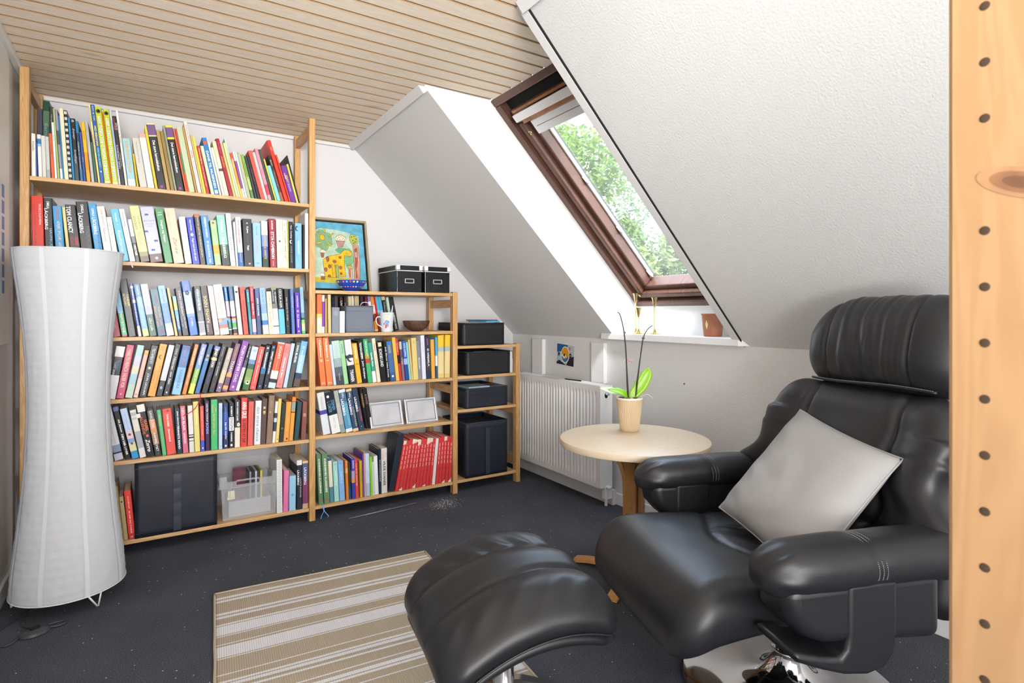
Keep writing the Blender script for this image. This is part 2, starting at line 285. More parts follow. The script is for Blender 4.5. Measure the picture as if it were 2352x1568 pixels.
BOOKS = """t1|-0.4237|1.714|0.0139|0.185|-0.011|0.012|0.15|e9e9e4|thin white book with blue handwriting beside the left post, top shelf of tall bookcase|Vitellu#345#.15#.45#.5#i
t1|-0.4094|1.714|0.0046|0.15|-0.011|0.012|0.15|2a56a0|very thin blue booklet between two white spines, top shelf of tall bookcase|
t1|-0.4013|1.714|0.0127|0.1851|-0.031|0.012|0.15|e6e6e2@.1,2f79b4@.22,8fc0dc@.28,e8e8e4|thin white book with blue top band, top shelf of tall bookcase|
t1|-0.3874|1.714|0.0134|0.1821|-0.034|0.012|0.15|d8d8d2|thin off-white spine with small orange and blue drawings, top shelf of tall bookcase|
t1|-0.3728|1.714|0.0124|0.1791|-0.037|0.012|0.15|c8ccc6@.8,a9b0ae|thin pale grey spine leaning on an orange one, top shelf of tall bookcase|
t1|-0.3575|1.714|0.0115|0.1963|-0.05|0.012|0.15|d9633f|thin orange book with dark lettering, top shelf of tall bookcase|Roserne og#412#.1#.6#.4
t1|-0.3452|1.714|0.0079|0.2463|-0.051|0.012|0.15|efefec|narrow white book with black letters right of orange book, top shelf of tall bookcase|Agata Pil#222#.2#.35#.5
t1|-0.335|1.714|0.0064|0.3075|-0.059|0.012|0.15|a9c27a|tall thin lime green booklet, top shelf of tall bookcase|
t1|-0.3262|1.714|0.0085|0.3036|-0.064|0.012|0.15|9b93ad@.3,54505c@.5,9a94a0@.85,e8e8ec|tall lavender and grey patterned thin book, top shelf of tall bookcase|
t1|-0.3173|1.714|0.0053|0.2786|-0.064|0.012|0.15|1f7ba6|thin teal blue book before cream page edges, top shelf of tall bookcase|
t1|-0.3115|1.714|0.0145|0.3127|-0.064|0.012|0.2|e9dfc0|thick cream coloured book turned with fore edge out, top shelf of tall bookcase|
t1|-0.2962|1.714|0.0121|0.3076|-0.064|0.012|0.2|222|book with black and white checkered spine, top shelf of tall bookcase|*checker#f4f4f0#0#.5#1
t1|-0.2837|1.714|0.0079|0.2766|-0.064|0.012|0.2|2b86bd|thin bright blue spine right of checkered book, top shelf of tall bookcase|
t1|-0.2749|1.714|0.0162|0.2758|-0.064|0.012|0.2|16171b@.6,3c414b|black book with white italic title on top shelf, top shelf of tall bookcase|Eventyr#ddd#.1#.4#.5#i|fortællinger#ddd#.48#.75#.45#i|SNA#fff#.02#.06#.5#h
t1|-0.2559|1.714|0.0106|0.2665|-0.073|0.012|0.2|2b78ad@.2,24405c@.8,3a6f97|dark blue book with white block title, top shelf of tall bookcase|CANDLER OG PÅSKEHARER#dde#.3#.85#.5
t1|-0.244|1.714|0.0088|0.2196|-0.077|0.012|0.2|33509a|narrow royal blue spine with tiny white letters, top shelf of tall bookcase|STJERNER#bcd#.3#.8#.35
t1|-0.2331|1.714|0.0143|0.2669|-0.084|0.012|0.2|ebb41c@.5,d98e1b@.8,e0a41e|golden yellow book with brown letters, top shelf of tall bookcase|KNUD & ULF#531#.15#.28#.4
t1|-0.2158|1.714|0.0108|0.2722|-0.093|0.012|0.2|b5bac2|slim light grey book right of golden one, top shelf of tall bookcase|Historie Tommelise#889#.05#.4#.4
t1|-0.2032|1.714|0.0101|0.1819|-0.098|0.012|0.2|3c5e43|short dark green book hidden low behind tall ones, top shelf of tall bookcase|
t1|-0.191|1.714|0.007|0.3513|-0.106|0.012|0.2|ead98f|very tall pale yellow booklet, top shelf of tall bookcase|NICOLAS ABENTEUER#654#.04#.22#.5|JORDEN RUNDT I BILLEDER#654#.35#.64#.5
t1|-0.183|1.714|0.0148|0.354|-0.107|0.012|0.2|1f5eb4|tall blue book with yellow capital title, top shelf of tall bookcase|KIM & TIM#e8d44a#.02#.2#.45|MED SEBASTIAN#f2dd3a#.27#.52#.5#b|VERDEN RUNDT#7cc#.54#.8#.5#b|*dot#dee#0#.85#.4
t1|-0.1671|1.714|0.0227|0.342|-0.108|0.004|0.22|b9c715@.97,dfe0b0|lime green yearbook with outlined white title, left one of pair, top shelf of tall bookcase|GUINNESS WORLD RECORDS 2009#fff#.12#.95#.55#uo|*dot#333#0#.055#.75|*dot#9aa#0#.055#.3
t1|-0.1434|1.714|0.0044|0.3238|-0.108|0.004|0.22|d8611f|very thin orange spine between two lime yearbooks, top shelf of tall bookcase|
t1|-0.138|1.714|0.022|0.34|-0.108|0.004|0.22|b9c715@.97,dfe0b0|lime green yearbook with outlined white title, right one of pair, top shelf of tall bookcase|GUINNESS WORLD RECORDS 2009#fff#.12#.95#.55#uo|*dot#333#0#.055#.75|*dot#9aa#0#.055#.3
t1|-0.115|1.714|0.0083|0.347|-0.108|0.012|0.2|c9c7d8@.15,a9b4d6@.8,c9c9de|thin pale lilac book right of lime yearbooks, top shelf of tall bookcase|
t1|-0.1062|1.714|0.0158|0.3159|-0.108|0.012|0.2|191820|black starry book with red and white jumbled letters, top shelf of tall bookcase|HISTORIE#d8503f#.03#.2#.35#<|SPACE#ddd#.1#.2#.4#>|ROMRAKET SAGN#ddd#.4#.78#.35#<|STJERNEHIMLEN#ccc#.45#.8#.3#>
t1|-0.0894|1.714|0.0086|0.3422|-0.109|0.012|0.2|ebe9e0|tall thin ivory spine with small black title, top shelf of tall bookcase|Historien om Skibene#443#.1#.5#.5
t1|-0.0781|1.714|0.0294|0.2211|-0.111|0.012|0.2|9cc7cf@.85,c9dcd8|short sky blue book with wavy gold title, top shelf of tall bookcase|BOURNES SANG OG DANS#c9a24a#.06#.72#.4#b
t1|-0.0458|1.714|0.008|0.155|-0.113|0.012|0.2|c9b212|short mustard yellow thin spine, top shelf of tall bookcase|
t1|-0.0328|1.714|0.0285|0.2283|-0.142|0.012|0.2|c9c7bd|grey-white book with tiny black title, top shelf of tall bookcase|Norske Danmarks bjerge#444#.08#.5#.2
t1|-0.0018|1.714|0.0267|0.2547|-0.147|0.012|0.2|e3a79b@.07,e4e1d4@.3,dfe2ea@.9,e6e2d8|ivory book with pink head and framed pale label, top shelf of tall bookcase|
t1|0.0277|1.714|0.0106|0.2914|-0.154|0.012|0.2|e0c23c|yellow spine next to black encyclopedia, thin, top shelf of tall bookcase|
t1|0.0398|1.714|0.0333|0.3099|-0.157|0.012|0.2|e9df9a@.02,6d4f80@.18,e9df9a@.2,17161c|left black encyclopedia with purple patterned head, top shelf of tall bookcase|Det store børneleksikon#f4f4f4#.26#.72#.36#b|BØ#e5d#.94#.98#.3#h
t1|0.0742|1.714|0.0145|0.2825|-0.158|0.012|0.2|ab9057|worn brown book right of left black encyclopedia, top shelf of tall bookcase|
t1|0.0913|1.714|0.0154|0.2808|-0.164|0.012|0.2|8d743f|faded khaki brown old book, top shelf of tall bookcase|
t1|0.1074|1.714|0.009|0.3088|-0.164|0.012|0.2|8f9a86|thin grey-green booklet leaning on black encyclopedia, top shelf of tall bookcase|
t1|0.1175|1.714|0.03|0.3121|-0.164|0.012|0.2|e3d44a@.03,6d4f80@.18,e9d83a@.21,17161c|right black encyclopedia with yellow and purple head, top shelf of tall bookcase|Det store børneleksikon#f4f4f4#.26#.72#.36#b|BØ#e5d#.94#.98#.3#h
t1|0.1519|1.714|0.0072|0.3018|-0.176|0.012|0.2|d2693f|thin rust orange spine, top shelf of tall bookcase|
t1|0.1598|1.714|0.0075|0.3029|-0.176|0.012|0.2|b0483a@.4,4c7a5c@.7,c9402f|thin red and green patterned spine, top shelf of tall bookcase|
t1|0.1679|1.714|0.0245|0.3108|-0.176|0.012|0.2|bcc9a4|pale sage green book, top shelf of tall bookcase|
t1|0.1957|1.714|0.009|0.3188|-0.183|0.012|0.2|b58a4c|thin tan brown spine, top shelf of tall bookcase|
t1|0.2058|1.714|0.0155|0.3458|-0.183|0.012|0.2|e3d3ca|tall pinkish white book with blue and red title, top shelf of tall bookcase|Em Krig i Dine Hænder#333#.05#.28#.4|LUS OG#c23#.4#.5#.5#b|& Kongens Gåder#49c#.55#.8#.45
t1|0.2234|1.714|0.0079|0.2849|-0.185|0.012|0.2|c2b27a|thin khaki spine, top shelf of tall bookcase|
t1|0.2321|1.714|0.0091|0.2785|-0.185|0.012|0.2|efe14a|thin lemon yellow spine, top shelf of tall bookcase|
t1|0.2426|1.714|0.0149|0.237|-0.185|0.012|0.2|b42f33|red book with cream lettering, top shelf of tall bookcase|Astrid Lindgren#f4e0d8#.05#.38#.5|Lidens og Latter på toget#f4d8d0#.42#.85#.4
t1|0.263|1.714|0.0143|0.238|-0.205|0.012|0.2|d3dcb8|pale celery green book with yellow letters, top shelf of tall bookcase|A'bro#b8b060#.25#.38#.5
t1|0.2786|1.714|0.0202|0.281|-0.206|0.012|0.2|2b7bbd|blue book with white capital title and red badge, top shelf of tall bookcase|DANS TIL MUSIKKEN#fff#.23#.88#.5#b|*dot#c84a3a#0#.09#.8|*sq#dee#0#.95#.7
t1|0.3003|1.714|0.0084|0.2635|-0.206|0.012|0.2|ebe8dd|narrow white spine right of blue music book, top shelf of tall bookcase|
t1|0.3126|1.714|0.0114|0.2377|-0.219|0.012|0.2|e2e0d4|white book with faint lettering right of narrow white spine, top shelf of tall bookcase|Rasmus på farten#99a#.2#.7#.3
t1|0.3248|1.714|0.0175|0.2711|-0.219|0.012|0.2|d8cfa8@.3,cdd6c0@.5,5d4048@.55,e0d6c0|tall cream book with dark floral middle, top shelf of tall bookcase|
t1|0.3453|1.714|0.0168|0.2873|-0.226|0.012|0.2|9e1b2c|crimson book with gold cursive title, top shelf of tall bookcase|EVENT FORTALTE#e4c#.06#.25#.25|Juleaften#e2b44a#.3#.5#.55#i
t1|0.3641|1.714|0.0104|0.2674|-0.23|0.012|0.2|d3c08a|thin straw coloured spine, top shelf of tall bookcase|
t1|0.3755|1.714|0.0098|0.2714|-0.226|0.012|0.2|ece3a0|pale yellow spine with faint green letters, top shelf of tall bookcase|
t1|0.3869|1.714|0.0071|0.2956|-0.229|0.012|0.2|bfe0cc|tall thin mint spine with green letters, top shelf of tall bookcase|KAPTAJNEN PÅ ATLANTEN#2a7a6a#.05#.55#.6
t1|0.3946|1.714|0.0126|0.2224|-0.229|0.012|0.2|d5552f@.15,e59a3a@.7,ebb64a|orange to yellow book with cursive title, top shelf of tall bookcase|Børnebog#fff#.05#.4#.5#i
t1|0.4084|1.714|0.0096|0.2331|-0.22|0.012|0.2|ece6ee@.2,8a4c9a@.8,e6d8ea|white and purple thin spine, top shelf of tall bookcase|
t1|0.4191|1.714|0.0091|0.2299|-0.22|0.012|0.2|dfe4d2|thin white-green spine, top shelf of tall bookcase|
t1|0.429|1.714|0.007|0.2315|-0.221|0.012|0.2|9cc0b2|thin pale teal spine, top shelf of tall bookcase|
t1|0.4369|1.714|0.0073|0.2317|-0.221|0.012|0.2|e2b78c|thin peach spine, top shelf of tall bookcase|
t1|0.447|1.714|0.0144|0.2239|-0.23|0.012|0.2|7fae52@.5,a9c97a@.8,5d8a50|leaf green patterned spine, top shelf of tall bookcase|The Wonderful#2a4a28#.1#.6#.4
t1|0.4646|1.714|0.0104|0.2202|-0.239|0.012|0.2|3b3d47|thin dark slate spine, top shelf of tall bookcase|
t1|0.4773|1.714|0.0135|0.2216|-0.245|0.012|0.2|26262c|thin black spine with faint red letters, top shelf of tall bookcase|VILDTSVIN#844#.15#.7#.4
t1|0.4929|1.714|0.018|0.2518|-0.25|0.012|0.2|de5c4c|coral red book with small navy title, top shelf of tall bookcase|Niels Klim - Alfons Åberg & hestene#336#.1#.65#.3
t1|0.513|1.714|0.014|0.2476|-0.255|0.012|0.2|bdc0c2|light grey spine beside pink one, top shelf of tall bookcase|
t1|0.5282|1.714|0.015|0.2677|-0.256|0.012|0.2|e494a4@.7,d8405a@.9,e8a0a8|pink book with red lower part, top shelf of tall bookcase|PIGEN#a36#.4#.5#.35
t1|0.5468|1.714|0.0123|0.2666|-0.264|0.012|0.2|3b4a40|dark forest green thin spine, top shelf of tall bookcase|
t1|0.5618|1.714|0.0069|0.2179|-0.271|0.012|0.2|e2cc58|thin yellow spine with black head, top shelf of tall bookcase|
t1|0.5712|1.714|0.0177|0.1852|-0.28|0.012|0.2|7ec8cf|turquoise thin book, top shelf of tall bookcase|
t1|0.5908|1.714|0.0147|0.2408|-0.282|0.012|0.2|2b2a28@.3,4c3c38@.8,9a5c48|dark spine with pink lettering and flame foot, top shelf of tall bookcase|ROM#ddd#.1#.22#.4|Hvem er den farligste#c9a#.3#.75#.35
t1|0.611|1.714|0.0181|0.3254|-0.282|0.012|0.2|df3a26|tall red-orange hardcover leaning left, spine bare, top shelf of tall bookcase|ABC#fff#.1#.18#.25
t1|0.6321|1.714|0.0081|0.2519|-0.284|0.012|0.2|c9482f|thin rust red spine by the purple book, top shelf of tall bookcase|
t1|0.6422|1.714|0.0259|0.1951|-0.282|0.012|0.2|6b2f96|purple book with yellow and white title, top shelf of tall bookcase|Kaptajn#fff#.2#.36#.35#<|BENNY I#eedd44#.26#.5#.4|GALOPPEN#ddd#.5#.7#.3
t1|0.6704|1.714|0.0095|0.2083|-0.256|0.012|0.2|e5d765|thin yellow book leaning at the row's right end, top shelf of tall bookcase|
t1|0.6817|1.714|0.0053|0.2553|-0.256|0.012|0.2|2a2c38|thin dark folder leaning last in the row, top shelf of tall bookcase|
t1|-0.4255|1.714|0.0191|0.341|-0.001|0.17|0.15|445|tall dark blue-grey book standing behind thin white books, top shelf of tall bookcase|
t1|-0.3823|1.714|0.0236|0.381|0.001|0.17|0.15|143@.12,575@.3,465|tall green patterned book rising behind the others, top shelf of tall bookcase|Bernes#8ab#.25#.5#.5
t1|-0.3813|1.714|0.0131|0.358|-0.001|0.17|0.15|444|grey book with pale title strip behind the orange one, top shelf of tall bookcase|Hjerter#ccc#.05#.25#.5
t2|-0.4204|1.363|0.0396|0.2671|-0.021|0.012|0.16|cf2c17|thick red hardcover with white author name beside left post, second shelf of tall bookcase|TROELS KLØVEDAL#f4e4e0#.12#.47#.17#>|ALLE MINE MORGENER#a01c14#.1#.9#.2#<
t2|-0.3784|1.363|0.0301|0.2631|-0.027|0.012|0.16|14151a@.9,333|thick black novel, white capitals and blue subtitle, behind paper lamp, second shelf of tall bookcase|LÄCKBERG#fff#.17#.52#.42#b<|CAMILLA#fff#.05#.17#.3#b|HAVFRUEN#7ab8dc#.5#.85#.3#>
t2|-0.3401|1.363|0.031|0.2304|-0.06|0.012|0.16|2f94c9|blue hardcover with cream letters and red author name, second shelf of tall bookcase|ØJE FOR ØJE#f0dcae#.28#.85#.4|LIZA MARKL#d04a50#.04#.26#.3
t2|-0.3022|1.363|0.0116|0.2289|-0.086|0.012|0.16|e0cd8c|narrow cream-yellow book before large black thriller, second shelf of tall bookcase|
t2|-0.288|1.363|0.0363|0.2421|-0.095|0.012|0.16|17181b|black thriller with tall white capitals and red subtitle, second shelf of tall bookcase|TOM CLANCY#fff#.03#.52#.45#b<|TIGER#d22c2c#.58#.75#.3#b>|ISLAND#a33#.58#.75#.3#b<
t2|-0.25|1.363|0.043|0.2601|-0.092|0.012|0.16|111114|black novel with white capitals and grey subtitle, second shelf of tall bookcase|LÄCKBERG#fff#.2#.54#.4#b<|CAMILLA#fff#.05#.2#.22#b|TYSKERUNGEN#667#.42#.8#.28#>
t2|-0.1988|1.363|0.0291|0.2539|-0.121|0.012|0.16|2b93cd|bright blue novel with white capitals, second shelf of tall bookcase|LÄCKBERG#fff#.24#.54#.5#b|CAMILLA#fff#.08#.22#.3#b|ISPRINSESSEN#124#.48#.85#.28#>
t2|-0.1645|1.363|0.0295|0.2464|-0.139|0.012|0.16|dedcd6|pale grey-white novel with thin grey title, second shelf of tall bookcase|JANE AAMUND#889#.06#.35#.3|Naboen#889#.4#.65#.3
t2|-0.1338|1.363|0.0199|0.201|-0.141|0.012|0.16|e4e4e2|shorter white novel between white and light blue ones, second shelf of tall bookcase|LISTLIVET#99a#.12#.5#.35
t2|-0.1062|1.363|0.0312|0.2417|-0.174|0.012|0.16|57b2d2|light blue novel with white script title, second shelf of tall bookcase|NINA FARSET#fff#.08#.25#.2|Rewilderne#d8eef4#.4#.82#.4#i|*dot#fff#0#.3#.1
t2|-0.0722|1.363|0.0222|0.2449|-0.18|0.012|0.16|d3d6de|silver white novel with ribbon tail hanging below shelf, second shelf of tall bookcase|MORTEN HAMLE#889#.06#.35#.3
t2|-0.0492|1.363|0.0166|0.1988|-0.168|0.012|0.16|c9c9ce@.4,6c7078@.55,1a1a1d|narrow grey book with black lower half, second shelf of tall bookcase|HVIDE PIGER#fff#.6#.85#.5#b
t2|-0.0302|1.363|0.0367|0.261|-0.174|0.012|0.16|e3d98f@.82,8a8458@.9,4c4a38|cream-yellow novel with dark tree at its foot, second shelf of tall bookcase|KATHRYN#665#.18#.4#.2#>|STOCKETT#332#.18#.42#.25#<|Niceville#a98#.46#.7#.4#i
t2|0.008|1.363|0.0528|0.2604|-0.162|0.012|0.16|b9bbd6@.85,50302c|thick lavender hardcover printed with small blue elephants, second shelf of tall bookcase|*elephant#2f55a8#-.1#.14#.32|*elephant#2f55a8#-.35#.44#.32|*elephant#2f55a8#.25#.62#.32|*elephant#2f55a8#-.1#.78#.32|ERIK VALEUR#555#.24#.26#.8#h|DET SYVENDE#889#.3#.32#.6#h|BARN#889#.34#.36#.4#h|*dot#eee#.05#.93#.22
t2|0.0677|1.363|0.0323|0.2615|-0.164|0.012|0.16|3f8a58|green hardcover with white bold title, second shelf of tall bookcase|JOHN#dfe#.07#.09#.5#h|NEHM#dfe#.11#.13#.5#h|Dagen og Vejen#f4fff6#.22#.62#.32#b
t2|0.1045|1.363|0.043|0.2653|-0.157|0.012|0.16|ddc3a6@.95,d8b4a0|thick beige peach hardcover with curly script, second shelf of tall bookcase|ISABEL ALLENDE#b49a80#.05#.35#.16#<|Zarité#7a6a5a#.5#.85#.3#i
t2|0.1518|1.363|0.0274|0.228|-0.131|0.012|0.16|d9dbe2|white novel left of bright royal blue one, second shelf of tall bookcase|Jette Kaarsbøl#99a#.08#.4#.2|Lars Larsen#aab#.5#.9#.2
t2|0.183|1.363|0.0317|0.229|-0.131|0.012|0.16|2136b8|bright royal blue novel with small white flower, second shelf of tall bookcase|Régine Deforges#fff#.05#.28#.25#b|Pigen med den blå cykel#fff#.45#.92#.28#b|*flower#e8ecf8#0#.37#.45
t2|0.2162|1.363|0.0241|0.2487|-0.118|0.012|0.16|b06a35@.06,37312f|dark brown novel with spaced pale letters, second shelf of tall bookcase|MARCIA GØTHE MORGENSTJERNEN#ccc#.06#.85#.4
t2|0.244|1.363|0.0322|0.2427|-0.12|0.012|0.16|3985c4|medium blue novel, bold white capitals, uneven top, second shelf of tall bookcase|HERBJØRG WASSMO#fff#.03#.45#.35#b|ET GLAS MÆLK, TAK#fff#.52#.97#.3#b
t2|0.2807|1.363|0.028|0.2243|-0.106|0.012|0.16|a9d294@.55,e7a93a@.75,a9d294|light green book with orange band and red dot, second shelf of tall bookcase|*dot#c8243c#-.05#.06#.38|Kærlighed#7a6#.2#.4#.2|*dot#dfd#.1#.93#.2
t2|0.3119|1.363|0.0367|0.2505|-0.108|0.012|0.16|8fd4bd@.57,e0f0e8@.58,2c5a45@.8,1f2f2c|mint and dark green novel with spaced white capitals, second shelf of tall bookcase|MARIA HELLEBERG#f4fffa#.08#.85#.32#b|Kongens Fortæller#387#.36#.48#.4#i
t2|0.3514|1.363|0.0233|0.2652|-0.096|0.012|0.16|dadce6|tall pale silver novel right of mint one, second shelf of tall bookcase|OLE KLITGAARD#aab#.1#.4#.35|ELLEN#889#.45#.7#.4
t2|0.3764|1.363|0.0098|0.2236|-0.073|0.012|0.16|e2e4ec|thin white volume between taller white spines, second shelf of tall bookcase|
t2|0.3875|1.363|0.0236|0.2486|-0.07|0.012|0.16|ebe8e2@.6,b9cfe4@.72,2c62a8|white book, red capitals above blue lower half, second shelf of tall bookcase|WITI HIRNASTIERK#c8485a#.06#.55#.35#b|Sydensmid#ffd#.68#.93#.3
t2|0.4131|1.363|0.0424|0.2432|-0.042|0.012|0.16|25272e|thick charcoal novel with small white title and pink heart, second shelf of tall bookcase|E.L.James#fff#.16#.3#.25#b|Fifty Shades#667#.35#.5#.2|Fanget#fff#.56#.66#.25#b|*heart#e8909a#.1#.94#.25|*dot#dde#0#.09#.15
t2|0.4605|1.363|0.0374|0.2282|-0.037|0.012|0.16|94bfe8|light blue novel with pink title, second shelf of tall bookcase|Nora Sisi#57a#.08#.28#.22|Utro føden#c78aa8#.35#.7#.35|EP#235#.9#.93#.3#h
t2|0.5006|1.363|0.0302|0.2402|-0.036|0.012|0.16|e4e6ee@.3,7a94cc@.55,34509a@.78,23402f|white-to-navy novel with gold capitals, second shelf of tall bookcase|SANDHEDENS SMERTE#c8b45a#.22#.82#.38#b
t2|0.5368|1.363|0.0306|0.2552|-0.034|0.012|0.16|972f3c|dark red book with bold white name, second shelf of tall bookcase|BO ØSTLUND#fff#.04#.22#.25#b|ETTA CAMERON#fff#.27#.82#.45#b|POLITIKEN#ecc#.86#.97#.2
t2|0.5712|1.363|0.0303|0.2541|-0.028|0.012|0.16|ece4c9|cream novel with one small dark dot, second shelf of tall bookcase|KAREN DUVE#ba8#.08#.36#.22|Kloge ord#d8a890#.6#.85#.3#i|*dot#4a3420#0#.45#.3
t2|0.6026|1.363|0.0233|0.2541|-0.022|0.012|0.16|ebe3ca|cream novel with black capital title, second shelf of tall bookcase|AT OVERKOMME LIVET#222#.22#.82#.35|LJ#444#.07#.12#.4
t2|0.6264|1.363|0.0037|0.249|-0.014|0.012|0.16|d8cf3e|paper-thin yellow spine, second shelf of tall bookcase|
t2|0.6334|1.363|0.0219|0.2491|-0.022|0.012|0.16|14161c|black book with white crescent, second shelf of tall bookcase|Tolv Tolding#fff#.06#.38#.35#i|*moon#e8eef4#0#.43#.7|HVIDE LOGNE#99a#.52#.88#.3
t2|0.6626|1.363|0.0338|0.244|-0.01|0.012|0.16|7cb5e0|sky blue novel with dark bird at head, second shelf of tall bookcase|HOROSKOPET#dff#.38#.68#.3|DER FORSVANDT#68a#.3#.78#.22#<|*moon#1a2230#-.2#.12#.6|*sq#fff#0#.94#.05
t2|0.6992|1.363|0.011|0.238|-0.005|0.012|0.16|1d1d20|black spine set back beside the white binder, second shelf of tall bookcase|
t2|0.7107|1.363|0.0173|0.3|0.0|0.012|0.16|e8e8ea|tall white binder against the right post, second shelf of tall bookcase|
t3|-0.1335|1.014|0.0258|0.1667|-0.141|0.012|0.15|a84c58|dark rose novel half hidden by paper lamp, third shelf of tall bookcase|Lewis Lara#dba#.5#.75#.2
t3|-0.1024|1.014|0.0219|0.2477|-0.148|0.012|0.15|8cc3e6@.55,4fae7c@.97,b03a3a|sky blue and green novel next to the lamp, third shelf of tall bookcase|MARCIA WILLETT#5a9ac0#.1#.5#.35|FREMTIDS HAB#fffce8#.55#.92#.4
t3|-0.0769|1.014|0.029|0.2696|-0.138|0.012|0.15|34343c@.45,2a2a32@.75,33333b|charcoal novel with yellow two-line title, third shelf of tall bookcase|UNDER#e8e078#.28#.48#.28#b>|BJÆLKEN#e8e078#.23#.5#.28#b<|*dot#888#0#.88#.25
t3|-0.0386|1.014|0.0117|0.2475|-0.143|0.012|0.15|2456b8@.04,e6e8f0@.08,3a62c0@.3,e0e6f4@.36,2c58b8@.8,dfe4f0|white and royal blue narrow novel, third shelf of tall bookcase|SOLHJULET#fff#.08#.3#.5#b|MARIA ENGELSTOFT#eef#.38#.8#.4
t3|-0.0207|1.014|0.0248|0.246|-0.156|0.012|0.15|2c7cab@.25,7db6e6@.86,c8dc8a|blue gradient novel with lime foot, third shelf of tall bookcase|MARCIA WILLETT#fff#.03#.42#.35|SISTE DAG#a9c8ec#.5#.8#.3
t3|0.0057|1.014|0.029|0.2469|-0.153|0.012|0.15|d2cfc8@.42,b0b0c4@.58,27584a|grey novel with dark green lower half, third shelf of tall bookcase|MARCIA WILLETT#99a#.06#.52#.3|Glad Lille#e8f4ee#.65#.9#.35#i
t3|0.0387|1.014|0.033|0.2235|-0.151|0.012|0.15|2c6678@.6,2b5f7c|teal novel with orange two-line title, third shelf of tall bookcase|Kvinder som#eaa87a#.38#.78#.26#b>|løber med ulve#eaa87a#.34#.8#.26#b<|CLARISSA#d04c7a#.15#.32#.13#>|PINKOLA#a044c0#.14#.32#.13|*sq#c0305a#.1#.9#.25
t3|0.0748|1.014|0.0307|0.2421|-0.161|0.012|0.15|84aede@.35,5d8fce@.75,b0cbe8@.85,e4e8ee|hazy blue novel with white foot, third shelf of tall bookcase|Jette A. Kaarsbøl#235#.06#.33#.25|Lykkens Land#b8b89a#.4#.7#.28
t3|0.109|1.014|0.0115|0.2328|-0.155|0.012|0.15|e3bd82|narrow apricot tan novel, third shelf of tall bookcase|KVINDENS HISTORIE#875#.2#.8#.35
t3|0.1225|1.014|0.0156|0.1928|-0.138|0.012|0.15|9bd0cc@.15,b7d67a@.35,5aa3d0@.55,2f6cb0@.85,182038|short turquoise-green to navy novel, third shelf of tall bookcase|I KRISTALLET#fff#.5#.82#.5#b
t3|0.1405|1.014|0.0266|0.2323|-0.141|0.012|0.15|2b2d33|dark grey thriller with white serif capitals, third shelf of tall bookcase|JOHN GRISHAM#e8e8ea#.05#.58#.4|DEN SIDSTE#dde#.6#.85#.22#>|NIDKÆR#99a#.6#.82#.25#<
t3|0.1721|1.014|0.0348|0.2679|-0.146|0.012|0.15|3571dc@.2,a9c6ea@.5,cfdcee@.6,6e9ade@.66,3a70cf|tall bright blue and pale sky novel, third shelf of tall bookcase|Danielle#e8a060#.06#.26#.3#i|Stewart#cba#.35#.5#.3#i|*flower#2a4a7a#0#.22#.6|STEEL#fff#.66#.86#.2
t3|0.2132|1.014|0.0276|0.2425|-0.112|0.012|0.15|30373e@.08,4f6470@.55,5f7885@.72,dfe8f0@.74,8fa4b4@.95|slate grey novel with white capitals and pale lower panel, third shelf of tall bookcase|STIEGS FORTIELSER#fff#.06#.5#.35#b|LARSSON#e08a80#.55#.9#.35
t3|0.2447|1.014|0.03|0.2449|-0.126|0.012|0.15|402c30@.5,4a3236|dark brown novel with pale yellow title reading upwards, third shelf of tall bookcase|RAVNS FØDE#efe9a0#.2#.75#.45#u|KANNE#ddd#.78#.93#.22#<u
t3|0.278|1.014|0.0235|0.2451|-0.131|0.012|0.15|e0dad8|off-white novel with red title, third shelf of tall bookcase|KAY LANG#b898b4#.07#.28#.35|HVEM ER JEG?#d0909a#.38#.8#.35|EP#333#.9#.94#.35#h
t3|0.3042|1.014|0.0407|0.2534|-0.137|0.012|0.15|c4ccd6@.12,889@.125,e0ddd2@.67,a8886e@.72,7ca0cc@.8,b6766a@.87,dedacc|thick ivory hardcover with painted faces near foot, third shelf of tall bookcase|ARISTOKRATER#9aa09c#.18#.6#.32|GYLDENDAL#889#.93#.94#.3#h|*dot#e0b49c#-.3#.72#.4|*dot#86aede#.4#.7#.42
t3|0.3457|1.014|0.0141|0.2446|-0.114|0.012|0.15|2a76bd@.3,dcc8d4@.62,1a1a22@.64,c02c50@.66,6aa0c8@.73,2f8a80@.86,223@.88,fff@.9,2b3646|left twin of two blue and white striped novels, third shelf of tall bookcase|JANE AAMUND#fff#.03#.28#.4|VESTEN FOR MÅNEN#b06a98#.32#.6#.3
t3|0.3626|1.014|0.0197|0.2452|-0.1|0.012|0.15|27709c@.3,dfe3e0@.62,1a1a22@.64,d02c3a@.66,e0b060@.7,8ab0d0@.75,52a85a@.86,fff@.88,223@.9,2c2c30@.97,c08850|right twin of two blue and white striped novels, third shelf of tall bookcase|JANE AAMUND#d86a90#.06#.25#.3|COLORADO#aab#.34#.58#.3
t3|0.3875|1.014|0.0195|0.2481|-0.095|0.012|0.15|e2e0e2|white novel with small black hat mark, third shelf of tall bookcase|CAROLINE SCHWARTZ#aaa#.18#.62#.35|*heart#111#0#.12#.6
t3|0.4112|1.014|0.0238|0.2439|-0.087|0.012|0.15|c4503f|terracotta red novel with faint dark title, third shelf of tall bookcase|SAGA#933#.06#.14#.5#h|VERONIKAS LØFTE#8a3030#.28#.72#.35#i
t3|0.4393|1.014|0.0136|0.2318|-0.083|0.012|0.15|3b8a9c|narrow teal novel, third shelf of tall bookcase|JANE AAMUND#dff#.06#.28#.35|Klinkevals#aee#.6#.72#.3
t3|0.4542|1.014|0.0177|0.2476|-0.069|0.012|0.15|cc4450@.3,b83442@.68,dcc4e2@.95,6a78c8|red speckled novel with lavender lower third, third shelf of tall bookcase|Anemona#f0b8b8#.03#.3#.5#i|Seidges Søn#fff#.34#.6#.4#bi
